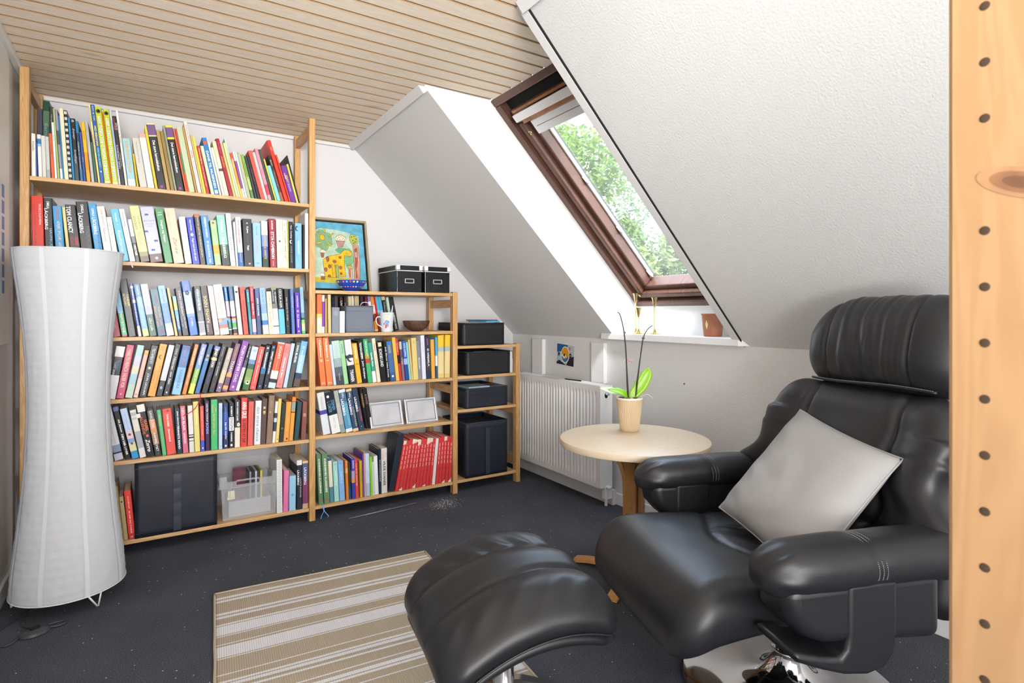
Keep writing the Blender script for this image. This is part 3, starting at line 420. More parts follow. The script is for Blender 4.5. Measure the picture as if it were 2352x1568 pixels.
t3|0.474|1.014|0.0212|0.2364|-0.055|0.012|0.15|4a5f92@.3,3c4f7e|navy novel with white name, blue head, third shelf of tall bookcase|JANE AAMUND#fff#.2#.6#.35#b
t3|0.5031|1.014|0.0279|0.2419|-0.085|0.012|0.15|8eb6e6@.35,7aa8de@.55,a9c8ea@.7,3a78bc@.8,e6e8ec|light blue sea novel with white foot, third shelf of tall bookcase|IDA DEL SUR#57a#.05#.32#.3|LUFTKASTEL#b8b060#.38#.68#.3
t3|0.5319|1.014|0.0236|0.2236|-0.071|0.012|0.15|e9e0c2|cream novel with serif capitals, third shelf of tall bookcase|JØRN RIEL#887a50#.07#.4#.42|Dobbeltmord#a09a70#.48#.88#.4
t3|0.5559|1.014|0.0271|0.2446|-0.069|0.012|0.15|83986a@.05,3a3a48@.35,777@.45,c8c8d4@.7,e2e2ea@.82,44444c@.84,e4e4ec|black and white photo novel with a hand image, third shelf of tall bookcase|NO ORDINARY#eee#.1#.35#.25#>|KRIG OG KÆRLIGHED#ddd#.05#.3#.2#<
t3|0.5845|1.014|0.0285|0.2425|-0.064|0.012|0.15|1d1f26@.46,62bcd8|novel with black upper and turquoise lower half, third shelf of tall bookcase|CECILIA AGER#f4f4f4#.03#.43#.4
t3|0.6166|1.014|0.0199|0.2393|-0.049|0.012|0.15|1a1b22|black novel with thin white lines of text, third shelf of tall bookcase|DEN SIDSTE TO AFTEN#ddd#.15#.75#.25|*sq#ccc#0#.83#.12
t3|0.646|1.014|0.0165|0.2412|-0.042|0.012|0.15|5b7ab4|steel blue novel with white name, third shelf of tall bookcase|JANE AAMUND#dde#.08#.5#.3
t3|0.6687|1.014|0.0235|0.2203|-0.049|0.012|0.15|5a35b8|bright violet paperback with round portrait, third shelf of tall bookcase|KAMELEONEN#fff#.08#.36#.3|*dot#c99a78#0#.45#.5|Sus Stenum#fff#.52#.85#.4#i|*dot#c8b8ec#0#.94#.35
t3|0.6979|1.014|0.0173|0.2503|-0.052|0.012|0.15|94bcdc@.55,5a8cae@.66,2a4a40@.7,8ad070@.78,cfd8a0@.94,3fc890|pale blue and green novel last on its shelf, third shelf of tall bookcase|HAVETS#468#.05#.25#.35
t4|-0.1291|0.728|0.0346|0.2432|0.162|0.012|0.15|e8e8ea@.2,3a2428@.3,14161c@.55,e4e4ea|white novel with dark busy middle beside lamp, fourth shelf of tall bookcase|TEXAS#7ad#.26#.45#.3|TONY BRENDA#eee#.3#.62#.2#<
t4|-0.096|0.728|0.03|0.2485|0.168|0.012|0.15|c23664|raspberry pink hardcover with tall beige title, fourth shelf of tall bookcase|MARILYN FRENCH#dfd0b4#.08#.5#.5#b|FADER VOR#dfd0b4#.53#.8#.5#b|*sq#e8c0c8#0#.92#.2
t4|-0.0635|0.728|0.0282|0.2477|0.196|0.012|0.15|a4cacb@.2,c2c4d6@.4,d6d2b8@.55,9cc4d0@.75,b7cfc0|pastel blue and cream streaked novel, fourth shelf of tall bookcase|
t4|-0.0423|0.728|0.0175|0.2236|0.204|0.012|0.15|e2a05a@.1,e9b0a0@.6,eecac4|salmon and orange narrow novel, fourth shelf of tall bookcase|EP#643#.92#.96#.5#h
t4|-0.0087|0.728|0.0288|0.244|0.203|0.012|0.15|1e252f|black legal thriller with white capitals, fourth shelf of tall bookcase|TESTAMENTET#f0f0ee#.06#.36#.4|JOHN GRISHAM#f0f0ee#.54#.96#.4|*dot#e8dccc#0#.44#.4
t4|0.0266|0.728|0.0305|0.2502|0.203|0.012|0.15|e5a13a|thick mustard orange novel with leaping animal, fourth shelf of tall bookcase|BALI#863#.05#.07#.5#h|RAISAS#863#.09#.11#.6#h|*moon#8a5a28#0#.25#.5|ET KATTEMENAGERI#964#.42#.85#.17#>|KVINDEN#964#.44#.82#.17#<
t4|0.0547|0.728|0.0241|0.2456|0.213|0.012|0.15|d2d4dc@.7,262a36|silver novel with black foot and white butterfly, fourth shelf of tall bookcase|*flower#a8c4ec#0#.84#.5
t4|0.082|0.728|0.0235|0.2483|0.207|0.012|0.15|1c1d24|black novel with large white script, fourth shelf of tall bookcase|Historien#fff#.24#.5#.42#i|om Søn#fff#.54#.78#.42#i|VIGG HELLAND#fff#.08#.2#.25|*sq#ddd#0#.94#.25
t4|0.1293|0.728|0.0365|0.2396|0.197|0.012|0.15|2c5a9a@.1,3b76ba@.45,7fb4e0@.75,8fc4ec|wide deep blue to sky novel, orange name, fourth shelf of tall bookcase|Robert Ludlum#eb7a50#.08#.4#.25|KASSANDRA#35689e#.5#.88#.35
t4|0.1544|0.728|0.018|0.2472|0.225|0.012|0.15|d08040|orange-brown novel with white name, fourth shelf of tall bookcase|MARCIA WILLETT#f8e4cc#.08#.42#.4#b|HUGGERHUSET#f8ead8#.5#.82#.35
t4|0.1853|0.728|0.0234|0.2474|0.244|0.012|0.15|8898dc@.35,6f9cc8@.5,8ab84a@.8,d8e24a|periwinkle and lime green novel, fourth shelf of tall bookcase|MARCIA WILLETT#fff#.05#.42#.4#b|TREDJE KVARTER#fff#.5#.94#.35
t4|0.2112|0.728|0.0204|0.2488|0.251|0.012|0.15|31587c@.3,3c78b0@.7,3f6fb0|blue novel with pale roman capitals, fourth shelf of tall bookcase|II-II#d8cc9a#.2#.36#.5#b
t4|0.2446|0.728|0.0258|0.2348|0.259|0.012|0.15|7884dc@.08,16171c@.25,e0c070@.3,16171c|black novel with white scrawled title, fourth shelf of tall bookcase|SIDNEY SHELDON#fff#.05#.45#.45#b|de lange tv nætter#6a78e0#.55#.82#.25
t4|0.2749|0.728|0.0242|0.2447|0.252|0.012|0.15|23262b|charcoal novel with thin red board edge, fourth shelf of tall bookcase|LIV ULLMANN#e8e8ec#.38#.66#.25|Ændring#a33#.8#.92#.35#i|IDA KORSGAARD#ddd#.06#.25#.15
t4|0.3047|0.728|0.0226|0.2245|0.26|0.012|0.15|b7aca4@.5,d2c4a4@.8,86688e|grey-beige novel with mauve foot, fourth shelf of tall bookcase|Amy Waltz#f8f4ec#.06#.26#.35|Det blå pensionat#f4e8a8#.32#.72#.3|*sq#eee#0#.9#.25
t4|0.3336|0.728|0.0241|0.2463|0.26|0.012|0.15|7d5a70@.62,eaa46a@.7,6d4a66@.88,e8a868@.96,86608a|plum novel with orange bands and white title, fourth shelf of tall bookcase|MARCELLE BERNSTEIN#eb9a60#.06#.35#.25|THAIS#fff#.36#.62#.5
t4|0.3698|0.728|0.0301|0.2584|0.256|0.012|0.15|8a4ba8|tall violet hardcover with white serif title, fourth shelf of tall bookcase|PIGEN KOMMER I DAG#fff#.1#.82#.42|*dot#e0c8ec#0#.92#.35
t4|0.3884|0.728|0.0163|0.2415|0.266|0.012|0.15|2b2c2e@.35,556@.5,dcdee4|half black half white slim novel, fourth shelf of tall bookcase|INA BOUHE#fff#.05#.28#.3|Rebecca#444#.6#.8#.3
t4|0.4336|0.728|0.0317|0.2242|0.215|0.012|0.15|c6daf2@.3,6e90c0@.4,355a48@.52,7a9c58@.7,8cac60@.85,2f6a38|novel with green mountain landscape photo, fourth shelf of tall bookcase|*sq#e6e0d4#.05#.83#.5|*dot#c09a80#.05#.82#.25|THE HIMALAYAS#678#.06#.12#.6#h
t4|0.4644|0.728|0.0276|0.224|0.211|0.012|0.15|dc5a52|coral red hardcover with white names, fourth shelf of tall bookcase|JANE AAMUND#fff#.06#.38#.3|Den grønne port#fff#.42#.85#.3#i|*sq#fff#0#.94#.12
t4|0.4964|0.728|0.0237|0.2292|0.192|0.012|0.15|24303f@.5,3a78a4@.65,2b3444|dark slate novel with sea-blue band, fourth shelf of tall bookcase|TUNGEMANDEN#fff#.15#.52#.35#b|*sq#fff#0#.06#.3|*moon#fff#0#.93#.25
t4|0.5233|0.728|0.0223|0.2301|0.19|0.012|0.15|1e2532|black-blue novel with white title, fourth shelf of tall bookcase|OFFRET I BRØNDEN#fff#.14#.66#.35#b|*sq#5a9ad8#0#.05#.4|*moon#fff#0#.93#.25
t4|0.5607|0.728|0.0359|0.2433|0.209|0.012|0.15|a8cfcc@.03,e2603a@.62,e8dcd8@.8,2c2c38@.88,bcdcdc|teal-edged book with red panel and big name, fourth shelf of tall bookcase|JONES#fff#.08#.36#.4|J. STONE OG#fdd#.38#.6#.16
t4|0.5951|0.728|0.0301|0.2356|0.199|0.012|0.15|ee8a88|salmon pink novel with white dots title, fourth shelf of tall bookcase|NILTE#b44#.06#.22#.3#>|LISE#b44#.06#.22#.3#<|Grænser & Savn#fff#.32#.78#.3#b|EP#844#.9#.94#.35#h
t4|0.6193|0.728|0.0185|0.2368|0.179|0.012|0.15|bdd0ec|ice blue slim novel, fourth shelf of tall bookcase|
t4|0.6446|0.728|0.0241|0.2408|0.201|0.012|0.15|56605c@.3,4a5a58|grey-green thriller with white capitals, fourth shelf of tall bookcase|SARA BLÆDEL#fff#.06#.46#.4#b|AFTERMATH#8a3a48#.55#.8#.3
t4|0.6838|0.728|0.033|0.2449|0.18|0.012|0.15|78b8ec@.3,a4cdee@.7,2c3a5a@.82,5d5048|light blue novel with boat scene foot, last in row, fourth shelf of tall bookcase|En mand der hedder#e8f4ff#.1#.7#.35#i
t5|-0.1298|0.444|0.0328|0.2556|-0.19|0.012|0.15|d8dce4@.72,8a9cb4@.85,28384c@.88,c4c4dc|misty white novel with city skyline near foot, fifth shelf of tall bookcase|ALT FORSVINDER#b89a90#.3#.7#.2
t5|-0.0888|0.444|0.0209|0.2511|-0.201|0.012|0.15|6a70a4@.08,14151a|black novel with white italic name, lavender head, fifth shelf of tall bookcase|Ida Jessen#fff#.22#.5#.42#bi|DEN DER LYVER#fff#.52#.92#.36#b
t5|-0.0632|0.444|0.0263|0.2408|-0.2|0.012|0.15|b8cbea@.45,e4c4bc@.6,86a0ca@.68,e0d4a0@.85,2f94cc|pale blue novel printed with two blue eyes, fifth shelf of tall bookcase|JOY FIELDING#9aaac8#.1#.42#.3|*dot#2a62b0#0#.52#.4|*dot#2a5a9a#0#.7#.4|*dot#fff#0#.52#.15
t5|-0.0329|0.444|0.025|0.2297|-0.18|0.012|0.15|e0ded6@.05,b0b2b8@.12,dfddd0@.45,a9acb8@.8,e0dfe0|white and grey stone patterned book, fifth shelf of tall bookcase|KIRSTEN THORUP#666#.16#.2#.7#h
t5|-0.0054|0.444|0.0311|0.2526|-0.169|0.012|0.15|e8e6e0@.14,14151a|black novel with orange author capitals and red flash, fifth shelf of tall bookcase|ISABEL#e87a30#.3#.52#.35#b>|ALLENDE#d8602a#.22#.56#.35#b<|Zorro#fff#.66#.9#.5#bi|*sq#e4564a#.1#.6#.3|*sq#e8e6e0#-.5#.2#.55
t5|0.0288|0.444|0.0248|0.2218|-0.158|0.012|0.15|665f60@.2,d89a6a@.5,a88a70@.75,3c3a34|taupe and orange novel with white name, fifth shelf of tall bookcase|DANIELLE STEEL#f4f4f4#.02#.4#.4|RAMPELYSET#fff#.5#.9#.35|*sq#eee#0#.95#.06
t5|0.0576|0.444|0.0162|0.2204|-0.112|0.012|0.15|5aba80|green slim hardcover with orange title, fifth shelf of tall bookcase|TORKILD#ecd060#.1#.35#.35|HIMLEN OG HAVET#d8a860#.38#.85#.25
t5|0.076|0.444|0.0379|0.2221|-0.099|0.012|0.15|dc4a40@.08,e4584e|wide bright red hardcover with white title, fifth shelf of tall bookcase|TONE OMBEK#fff#.12#.4#.2#b|Stormænd#fff#.45#.72#.2#b|*sq#a02c28#.1#.05#.2
t5|0.1179|0.444|0.0213|0.2204|-0.058|0.012|0.15|17344a|dark navy novel with bold white title, fifth shelf of tall bookcase|JOHN GRISHAM#fff#.06#.36#.35#b|FIRMAETS MAND#fff#.38#.9#.4#b
t5|0.1424|0.444|0.0221|0.2295|-0.063|0.012|0.15|d5718a|rose pink novel with white capitals, fifth shelf of tall bookcase|LEONA BLAIR#fff#.05#.52#.45|LEGENDEN#fff#.57#.8#.35
t5|0.1692|0.444|0.0208|0.2292|-0.04|0.012|0.15|e4e2de@.62,2a2420@.64,e4e2de@.67,2a2420@.7,e4e2de@.75,2a2420@.765,dcdad6|white hardcover with three black bands, fifth shelf of tall bookcase|
t5|0.1924|0.444|0.0235|0.2462|-0.038|0.012|0.15|e3d682|pale yellow hardcover with faint white letters, fifth shelf of tall bookcase|JETTE DREWSEN#f8f4d0#.06#.45#.3
t5|0.2178|0.444|0.0164|0.2221|-0.022|0.012|0.15|e25c58@.76,4a5cc8|red paperback with blue foot, fifth shelf of tall bookcase|Hans Lyngby & den Amager#fcd8d0#.06#.7#.35|*dot#fff#0#.93#.4
t5|0.2379|0.444|0.0195|0.244|-0.016|0.012|0.15|38204c|dark aubergine novel with white and blue title, fifth shelf of tall bookcase|KIRSTEN THORUP#fff#.05#.42#.35|BONSAI#9ab8f4#.44#.66#.55#b
t5|0.2623|0.444|0.0295|0.25|-0.005|0.012|0.15|4cb872|emerald green hardcover with orange-yellow title, fifth shelf of tall bookcase|JAN#efc860#.16#.24#.25#>|GUILLOU#efc860#.1#.26#.25#<|Arven efter Arn#e8b060#.28#.7#.38
t5|0.3126|0.444|0.0169|0.23|0.001|0.012|0.15|c0d4ec|ice blue slim novel with faint letters, fifth shelf of tall bookcase|LOTTE TRAP#8aaad0#.07#.4#.35|*sq#889#0#.94#.2
t5|0.3166|0.444|0.0221|0.228|-0.003|0.012|0.15|24386a@.2,2f54a8@.7,2a3560|royal blue paperback with white bold title, fifth shelf of tall bookcase|RAGNHILD NILSSON#8ac#.08#.38#.25|Jeg står ovenfor#fff#.42#.8#.4#b|*sq#fff#0#.94#.35
t5|0.365|0.444|0.0223|0.227|0.001|0.012|0.15|1f2630@.32,eceef0@.62,22282e|black and white novel with spaced capitals, fifth shelf of tall bookcase|ROBERT#fff#.08#.3#.3#b|ENIGMA#1a1a1a#.34#.61#.55|HARRIS#fff#.66#.86#.3#b|*sq#fff#0#.94#.4
t5|0.3926|0.444|0.0246|0.238|0.004|0.012|0.15|34383a@.58,e6dccb|charcoal over cream novel with rose, fifth shelf of tall bookcase|MARY HIGGINS CLARK#fff#.04#.44#.3#b|*flower#e8dccc#.2#.52#.7
t5|0.4247|0.444|0.0286|0.248|0.012|0.012|0.15|dc4438|tall red novel with tall white and black capitals, fifth shelf of tall bookcase|ANNA GRUE#fff#.08#.42#.75#b|KUNSTEN AT DØ#161616#.45#.92#.5#b
t5|0.4539|0.444|0.0251|0.2251|0.023|0.012|0.15|dc6660|salmon red novel with tiny dark title, fifth shelf of tall bookcase|Clarice Danherve Oliver Twist#a03038#.08#.6#.18
t5|0.4878|0.444|0.0292|0.2271|0.033|0.012|0.15|e4e6e6|white novel with large blue lowercase title, fifth shelf of tall bookcase|den store chance#3c78b8#.14#.92#.5
t5|0.5146|0.444|0.0252|0.2342|0.041|0.012|0.15|5a4844|dark brown hardcover with gold ornament, fifth shelf of tall bookcase|*sq#d8bc7a#0#.2#.4|*sq#d8bc7a#0#.3#.45|*dot#d8bc7a#0#.33#.3
t5|0.5448|0.444|0.0281|0.2494|0.057|0.012|0.15|8d7564|tall taupe brown cloth hardcover, fifth shelf of tall bookcase|*flower#c0a470#-.1#.35#.4|BIBELEN#b89a70#.1#.25#.3
t5|0.5601|0.444|0.0141|0.2166|0.074|0.012|0.15|e2e2da@.28,3a4450@.4,c4d4e0@.5,3a4454@.72,e4e4dc|ivory slim book with dark photo strip, fifth shelf of tall bookcase|
t5|0.5776|0.444|0.0153|0.2295|0.069|0.012|0.15|ecca78|worn yellow paperback, fifth shelf of tall bookcase|*sq#543#0#.93#.25
t5|0.5997|0.444|0.0209|0.2036|0.08|0.012|0.15|2b342e|dark bottle green hardcover, fifth shelf of tall bookcase|*sq#7a8a70#0#.65#.35
t5|0.6287|0.444|0.0262|0.2076|0.075|0.012|0.15|e59c46|orange hardcover with faint gold title, fifth shelf of tall bookcase|KRISTIN LAVRANSDATTER#f4c880#.06#.75#.2|*sq#332#.1#.94#.3
t5|0.6501|0.444|0.0197|0.2317|0.077|0.012|0.15|e8903c@.1,1a1a2a@.11,e8903c@.13,86a0a0@.3,e8903c@.34,1a1a2a@.36,eca048@.88,a0a8a4@.9,e89a44|tall orange hardcover with grey label and black lines, fifth shelf of tall bookcase|
t5|0.6785|0.444|0.0233|0.2029|0.093|0.012|0.15|2c4c54|dark teal hardcover near right post, fifth shelf of tall bookcase|KAMPEN#4a7a80#.2#.5#.2
t5|0.7152|0.444|0.0248|0.2032|0.047|0.012|0.15|84514a|chestnut red-brown hardcover against right post, fifth shelf of tall bookcase|*sq#b88a7a#0#.35#.6
t6|-0.1022|0.073|0.0061|0.2552|-0.097|0.012|0.17|c0a074|thin tan booklet between lamp and worn cream book, bottom shelf of tall bookcase|
t6|-0.0953|0.073|0.0163|0.2039|-0.094|0.012|0.17|b9a67a|worn cream-tan book with spotted spine, bottom shelf of tall bookcase|*dot#222#0#.12#.4
t6|-0.0767|0.073|0.0264|0.2278|-0.085|0.012|0.17|e0453a@.9,c8342c|red paperback with grey pages bulging on top, bottom shelf of tall bookcase|JULIE BEHOM#fff#.1#.38#.2|ISS DER RIG STARIG#fff#.42#.88#.2|LR#fff#.94#.97#.35#h
t6|0.5696|0.073|0.0269|0.279|-0.009|0.01|0.19|ececec|white spiral-bound notebook beside clear plastic bin, bottom shelf of tall bookcase|*spiral#9aa#0#.5#1
t6|0.6254|0.073|0.0249|0.217|0.021|0.01|0.19|e078a8|pink book right of spiral notebook, bottom shelf of tall bookcase|*sq#c85a90#.5#.5#.1
t6|0.6624|0.073|0.0334|0.185|0.011|0.01|0.19|9cc8e4|light blue folder with round blue emblem, bottom shelf of tall bookcase|*dot#70b0d8#0#.55#.45
t6|0.6692|0.073|0.026|0.263|-0.001|0.01|0.19|e4e6e8@.1,2c323c|charcoal novel with white capitals, near pink book, bottom shelf of tall bookcase|LÄCKBERG#fff#.2#.5#.45#b<|LIVETS KONGE#ddd#.3#.82#.25#>
t6|0.6988|0.073|0.0287|0.255|-0.002|0.01|0.19|e0c090@.05,58648a@.4,7a4468@.9,c8a88a|mauve and blue novel against right post, bottom shelf, bottom shelf of tall bookcase|LÄCKBERG#fff#.14#.5#.5#b|PREDIKANTEN#b84a5a#.4#.85#.28#>
m1|0.7755|1.015|0.0277|0.2124|-0.002|0.012|0.13|dd6f3c@.5,e8c860@.6,e0d8c0|orange plastic document wallet against the post, top shelf of low bookcase|
m1|0.8042|1.015|0.0123|0.209|-0.001|0.012|0.13|ebe6ee@.17,8a3fb8@.83,ebe6ee|white binder with purple band, top shelf of low bookcase|
m1|0.8195|1.015|0.0098|0.19|-0.003|0.012|0.13|c2a468|frayed short tan paperback, top shelf of low bookcase|
m1|0.8356|1.015|0.0159|0.2123|-0.011|0.012|0.13|d8be88|frayed tall tan paperback, top shelf of low bookcase|
m1|0.8971|1.015|0.0414|0.142|0.002|0.012|0.13|868c98|grey cloth hardcover with small white lettering, top shelf of low bookcase|HVOR#e8e8ec#.15#.17#.4#h|KOMMER DU#e8e8ec#.2#.22#.6#h|RENFRA#e8e8ec#.25#.27#.5#h|HEN#e8e8ec#.3#.32#.4#h
m1|0.928|1.015|0.0285|0.121|0.004|0.012|0.13|e6e6e6|plain white book beside grey fabric box, top shelf of low bookcase|
m1|0.9005|1.015|0.0085|0.203|-0.017|0.16|0.14|1c2a44|dark navy book rear row behind grey cloth book, top shelf of low bookcase|
m1|0.91|1.015|0.0213|0.2124|-0.005|0.16|0.14|3f3d3a|charcoal brown book rear row behind grey cloth book, top shelf of low bookcase|
m1|0.9442|1.015|0.0183|0.2021|-0.026|0.16|0.14|3a2228|dark maroon book rear row, white jagged letters, top shelf of low bookcase|UVILLE#e8d8d0#.1#.45#.6#b
m1|0.9691|1.015|0.013|0.2091|-0.024|0.16|0.14|1b1b1f|black book rear row above the fabric box, white script, top shelf of low bookcase|Stille#ccc#.1#.4#.5#i
m1|0.9952|1.015|0.0186|0.2091|-0.03|0.16|0.14|d6cca4|cream book rear row behind fabric box, top shelf of low bookcase|
m1|1.0175|1.015|0.0137|0.2121|-0.043|0.16|0.14|ded8c6|pale ivory book rear row behind fabric box, top shelf of low bookcase|
m1|1.0326|1.015|0.0267|0.2118|-0.029|0.16|0.14|c2b48a|thick beige book rear row behind fabric box, top shelf of low bookcase|
m1|1.066|1.015|0.0202|0.2111|-0.029|0.16|0.14|26262c|black book rear row above fabric box handle, top shelf of low bookcase|
m1|1.0952|1.015|0.0158|0.2061|-0.035|0.16|0.14|5a2230|burgundy book rear row right of black one, top shelf of low bookcase|
m1|1.1316|1.015|0.017|0.212|-0.125|0.16|0.14|9a7ab0@.15,e8e0f0@.8,b89ac0|lavender and white book leaning beside fabric box, top shelf of low bookcase|
m1|1.1537|1.015|0.0194|0.2119|-0.145|0.16|0.14|d98e40@.25,f0d8d0@.5,3a2a20@.7,e8a02c@.95|orange and white comic leaning beside fabric box, top shelf of low bookcase|SUNNE#e8402c#.45#.7#.5#b
m1|1.178|1.015|0.0092|0.2139|-0.163|0.16|0.14|cc1f26|red thin book leaning behind drinking mug, top shelf of low bookcase|
m1|1.1884|1.015|0.0154|0.2129|-0.167|0.16|0.14|5ab0d0@.4,8ac8e0@.8,5ab0c0|light blue paperback behind mug, left of two, top shelf of low bookcase|
m1|1.2052|1.015|0.018|0.2125|-0.168|0.16|0.14|4aa8cc@.4,9ad0e8@.8,4a98b8|light blue paperback behind mug, right of two, top shelf of low bookcase|
m1|1.2243|1.015|0.021|0.2118|-0.156|0.16|0.14|d8b098@.1,1a1a1e|black paperback with pink head behind mug, top shelf of low bookcase|THRILLER#aaa#.15#.5#.5
m1|1.2527|1.015|0.0165|0.2086|-0.157|0.16|0.14|bcd8c4|pale mint slim book behind mug handle, top shelf of low bookcase|
m1|1.2769|1.015|0.0295|0.2107|-0.189|0.16|0.14|1d1d20@.1,26262a|thick black thriller, last of leaning row, top shelf of low bookcase|JOHN GRISHAM#f0ece0#.5#.95#.5#u
m2|0.7952|0.725|0.03|0.2659|-0.095|0.012|0.15|ea7a46|orange hardcover next to post, left of pair, second shelf of low bookcase|Medaljerne#fff#.04#.42#.4#b|II#fff#.46#.5#.4|BIND#fdd#.93#.96#.6#h
m2|0.8288|0.725|0.032|0.2656|-0.1|0.012|0.15|ec8048|orange hardcover, right of pair, second shelf of low bookcase|Medaljerne#fff#.04#.42#.4#b|I#fff#.46#.5#.4|BIND#fdd#.93#.96#.6#h
m2|0.8657|0.725|0.0151|0.2266|-0.118|0.012|0.15|ccd6ea|thin ice-blue book beside orange pair, second shelf of low bookcase|
m2|0.8825|0.725|0.0409|0.2458|-0.122|0.012|0.15|bcd4d0@.4,9aacac@.6,5a6470@.8,3f4656|mint to slate gradient hardcover, second shelf of low bookcase|SUSANNA#a8c4c0#.1#.5#.25|Isblind#cc8#.75#.9#.2
m2|0.9261|0.725|0.0239|0.246|-0.127|0.012|0.15|a0d49a|spring green hardcover low bookcase, second shelf of low bookcase|DORTE FOLK#36a#.08#.3#.4
m2|0.9544|0.725|0.0376|0.2512|-0.133|0.012|0.15|dcdcde@.35,3c4654@.42,dcdcde@.58,2c3038|white and black swoosh covered hardcover, second shelf of low bookcase|HERDIS#ccc#.03#.22#.3|TYRANNEN#fff#.68#.95#.5#b|*moon#2c3038#0#.42#.9
m2|0.9989|0.725|0.028|0.2292|-0.139|0.012|0.15|ecb03a|sunflower yellow hardcover, second shelf of low bookcase|THOMAS KARL#fff#.05#.4#.4|HER HVILER#654#.5#.54#.5#h
m2|1.0319|0.725|0.0273|0.2462|-0.134|0.012|0.15|1c1c20|black thriller with white title beside yellow one, second shelf of low bookcase|TEGNSAGEREN#fff#.05#.44#.45#b|John Grisham#fff#.48#.9#.45#b
m2|1.0616|0.725|0.0257|0.253|-0.125|0.012|0.15|4aa878@.35,a8a04a@.45,c04a3a@.55,48b070|jade green patterned novel, second shelf of low bookcase|MARCIA WILLETT#dfd#.05#.4#.4
m2|1.0909|0.725|0.0211|0.2319|-0.129|0.012|0.15|3a9a84@.72,e8e8ec|teal book with white foot, second shelf of low bookcase|Camilla Plum#fff#.25#.6#.4#b
m2|1.1148|0.725|0.0198|0.2564|-0.138|0.012|0.15|e3dac2|bone white novel with red letters, second shelf of low bookcase|FARVEL#c05a50#.12#.3#.5|KULTUREN#c88#.38#.7#.4
m2|1.1378|0.725|0.0332|0.2319|-0.129|0.012|0.15|1a1b1d|glossy black hardcover with cream head mark, second shelf of low bookcase|ECHOES LAND#f4f4f0#.17#.62#.5#b|*sq#d8cc9a#0#.06#.6
m2|1.1739|0.725|0.0187|0.2343|-0.107|0.012|0.15|1f2022|narrow black hardcover with white title, second shelf of low bookcase|Jody Mercer Uden Forsæt#fff#.1#.92#.5#b
m2|1.1975|0.725|0.0319|0.2348|-0.124|0.012|0.15|3c7ab8@.1,486a9c@.8,3a5a90|blue speckled patterned novel, second shelf of low bookcase|NANNA#d8c84a#.1#.3#.5|*dot#dfe8f4#0#.88#.4
m2|1.2304|0.725|0.021|0.2585|-0.108|0.012|0.15|e5b553|tall amber yellow spine, second shelf of low bookcase|
m2|1.2551|0.725|0.0141|0.2548|-0.12|0.012|0.15|cc4438@.4,2a1c1e@.6,c83a30|red and black mottled spine, second shelf of low bookcase|Susanna#fcc#.1#.35#.5
m2|1.2707|0.725|0.0154|0.2322|-0.102|0.012|0.15|c8b8a8@.2,6e5060@.5,8c6a78|mauve brown spine, second shelf of low bookcase|VIVA#ecc#.4#.6#.5
m2|1.2881|0.725|0.023|0.2351|-0.099|0.012|0.15|2f62b8@.45,9ab0e0@.6,2c4a90|blue spine with white letters, low bookcase, second shelf of low bookcase|KATE RAMMO#fff#.06#.4#.45
m2|1.3133|0.725|0.012|0.2273|-0.105|0.012|0.15|8ccdb8|thin aqua mint spine, second shelf of low bookcase|
m2|1.3262|0.725|0.0104|0.2421|-0.094|0.012|0.15|dcbc86|thin wheat coloured spine, second shelf of low bookcase|
m2|1.3374|0.725|0.0315|0.2515|-0.063|0.012|0.15|dcc77c|straw yellow cloth book, second shelf of low bookcase|*moon#998#0#.1#.4
m2|1.3714|0.725|0.0216|0.2356|-0.07|0.012|0.15|83868e|mid grey spine with white script, second shelf of low bookcase|Rystedet#fff#.4#.78#.5#i
m2|1.3956|0.725|0.0243|0.2666|-0.05|0.012|0.15|dcdfee|tall white-lilac spine, second shelf of low bookcase|Julie Andersen#99a#.15#.4#.3
m2|1.4244|0.725|0.0329|0.2584|-0.056|0.012|0.15|343645@.6,4a4438@.8,30384a|navy black novel with golden speckles, second shelf of low bookcase|EI MEJSELA#fff#.25#.75#.4#b|JHEAM#c8c#.05#.2#.3
m2|1.4603|0.725|0.0227|0.2391|-0.035|0.012|0.15|eba948|tangerine yellow spine, second shelf of low bookcase|
m2|1.4851|0.725|0.0123|0.253|-0.016|0.012|0.15|58a8d4@.45,e0e8ee@.7,2a5a88|thin sky blue and white spine, second shelf of low bookcase|
m2|1.5017|0.725|0.0393|0.265|-0.006|0.012|0.15|ebc23c@.28,a8b8c0@.38,e3cf96@.9,dac078|yellow marbled hardcover, left of twins by the post, second shelf of low bookcase|
m2|1.5821|0.725|0.0359|0.266|0.011|0.012|0.15|ebc23c@.28,a8b8c0@.38,e3cf96@.9,dac078|yellow marbled hardcover, right of twins by the post, second shelf of low bookcase|
m3|0.8081|0.455|0.0387|0.2346|-0.15|0.012|0.15|d8d8d8@.42,4a44a0@.52,d6dce4|white-grey novel with violet patterned band, third shelf of low bookcase|MARIANNE#aaa#.1#.4#.3
m3|0.8569|0.455|0.0473|0.2331|-0.187|0.012|0.15|1c222c@.55,e6e6e6|novel half black half white with blue author, third shelf of low bookcase|STEPHEN#6ab4e0#.2#.44#.35#>|L. CARTER#6ab4e0#.22#.48#.35#<|HVIDT SPIL#aaa#.6#.88#.2|*dot#eee#-.2#.1#.3
m3|0.9058|0.455|0.0242|0.2408|-0.177|0.012|0.15|a9ada4@.3,b8b0b0@.8,8aa098|grey-green faded slim novel, third shelf of low bookcase|
m3|0.9346|0.455|0.0364|0.245|-0.183|0.012|0.15|dde4ee@.07,4a6a8a@.3,5a94b8@.92,e4e8ee|sky blue novel with white capitals, low bookcase, third shelf of low bookcase|LÄCKBERG#fff#.22#.6#.45#b<|STENHUGGEREN#8adcd0#.35#.85#.3#>|CAMILLA#fff#.08#.2#.3
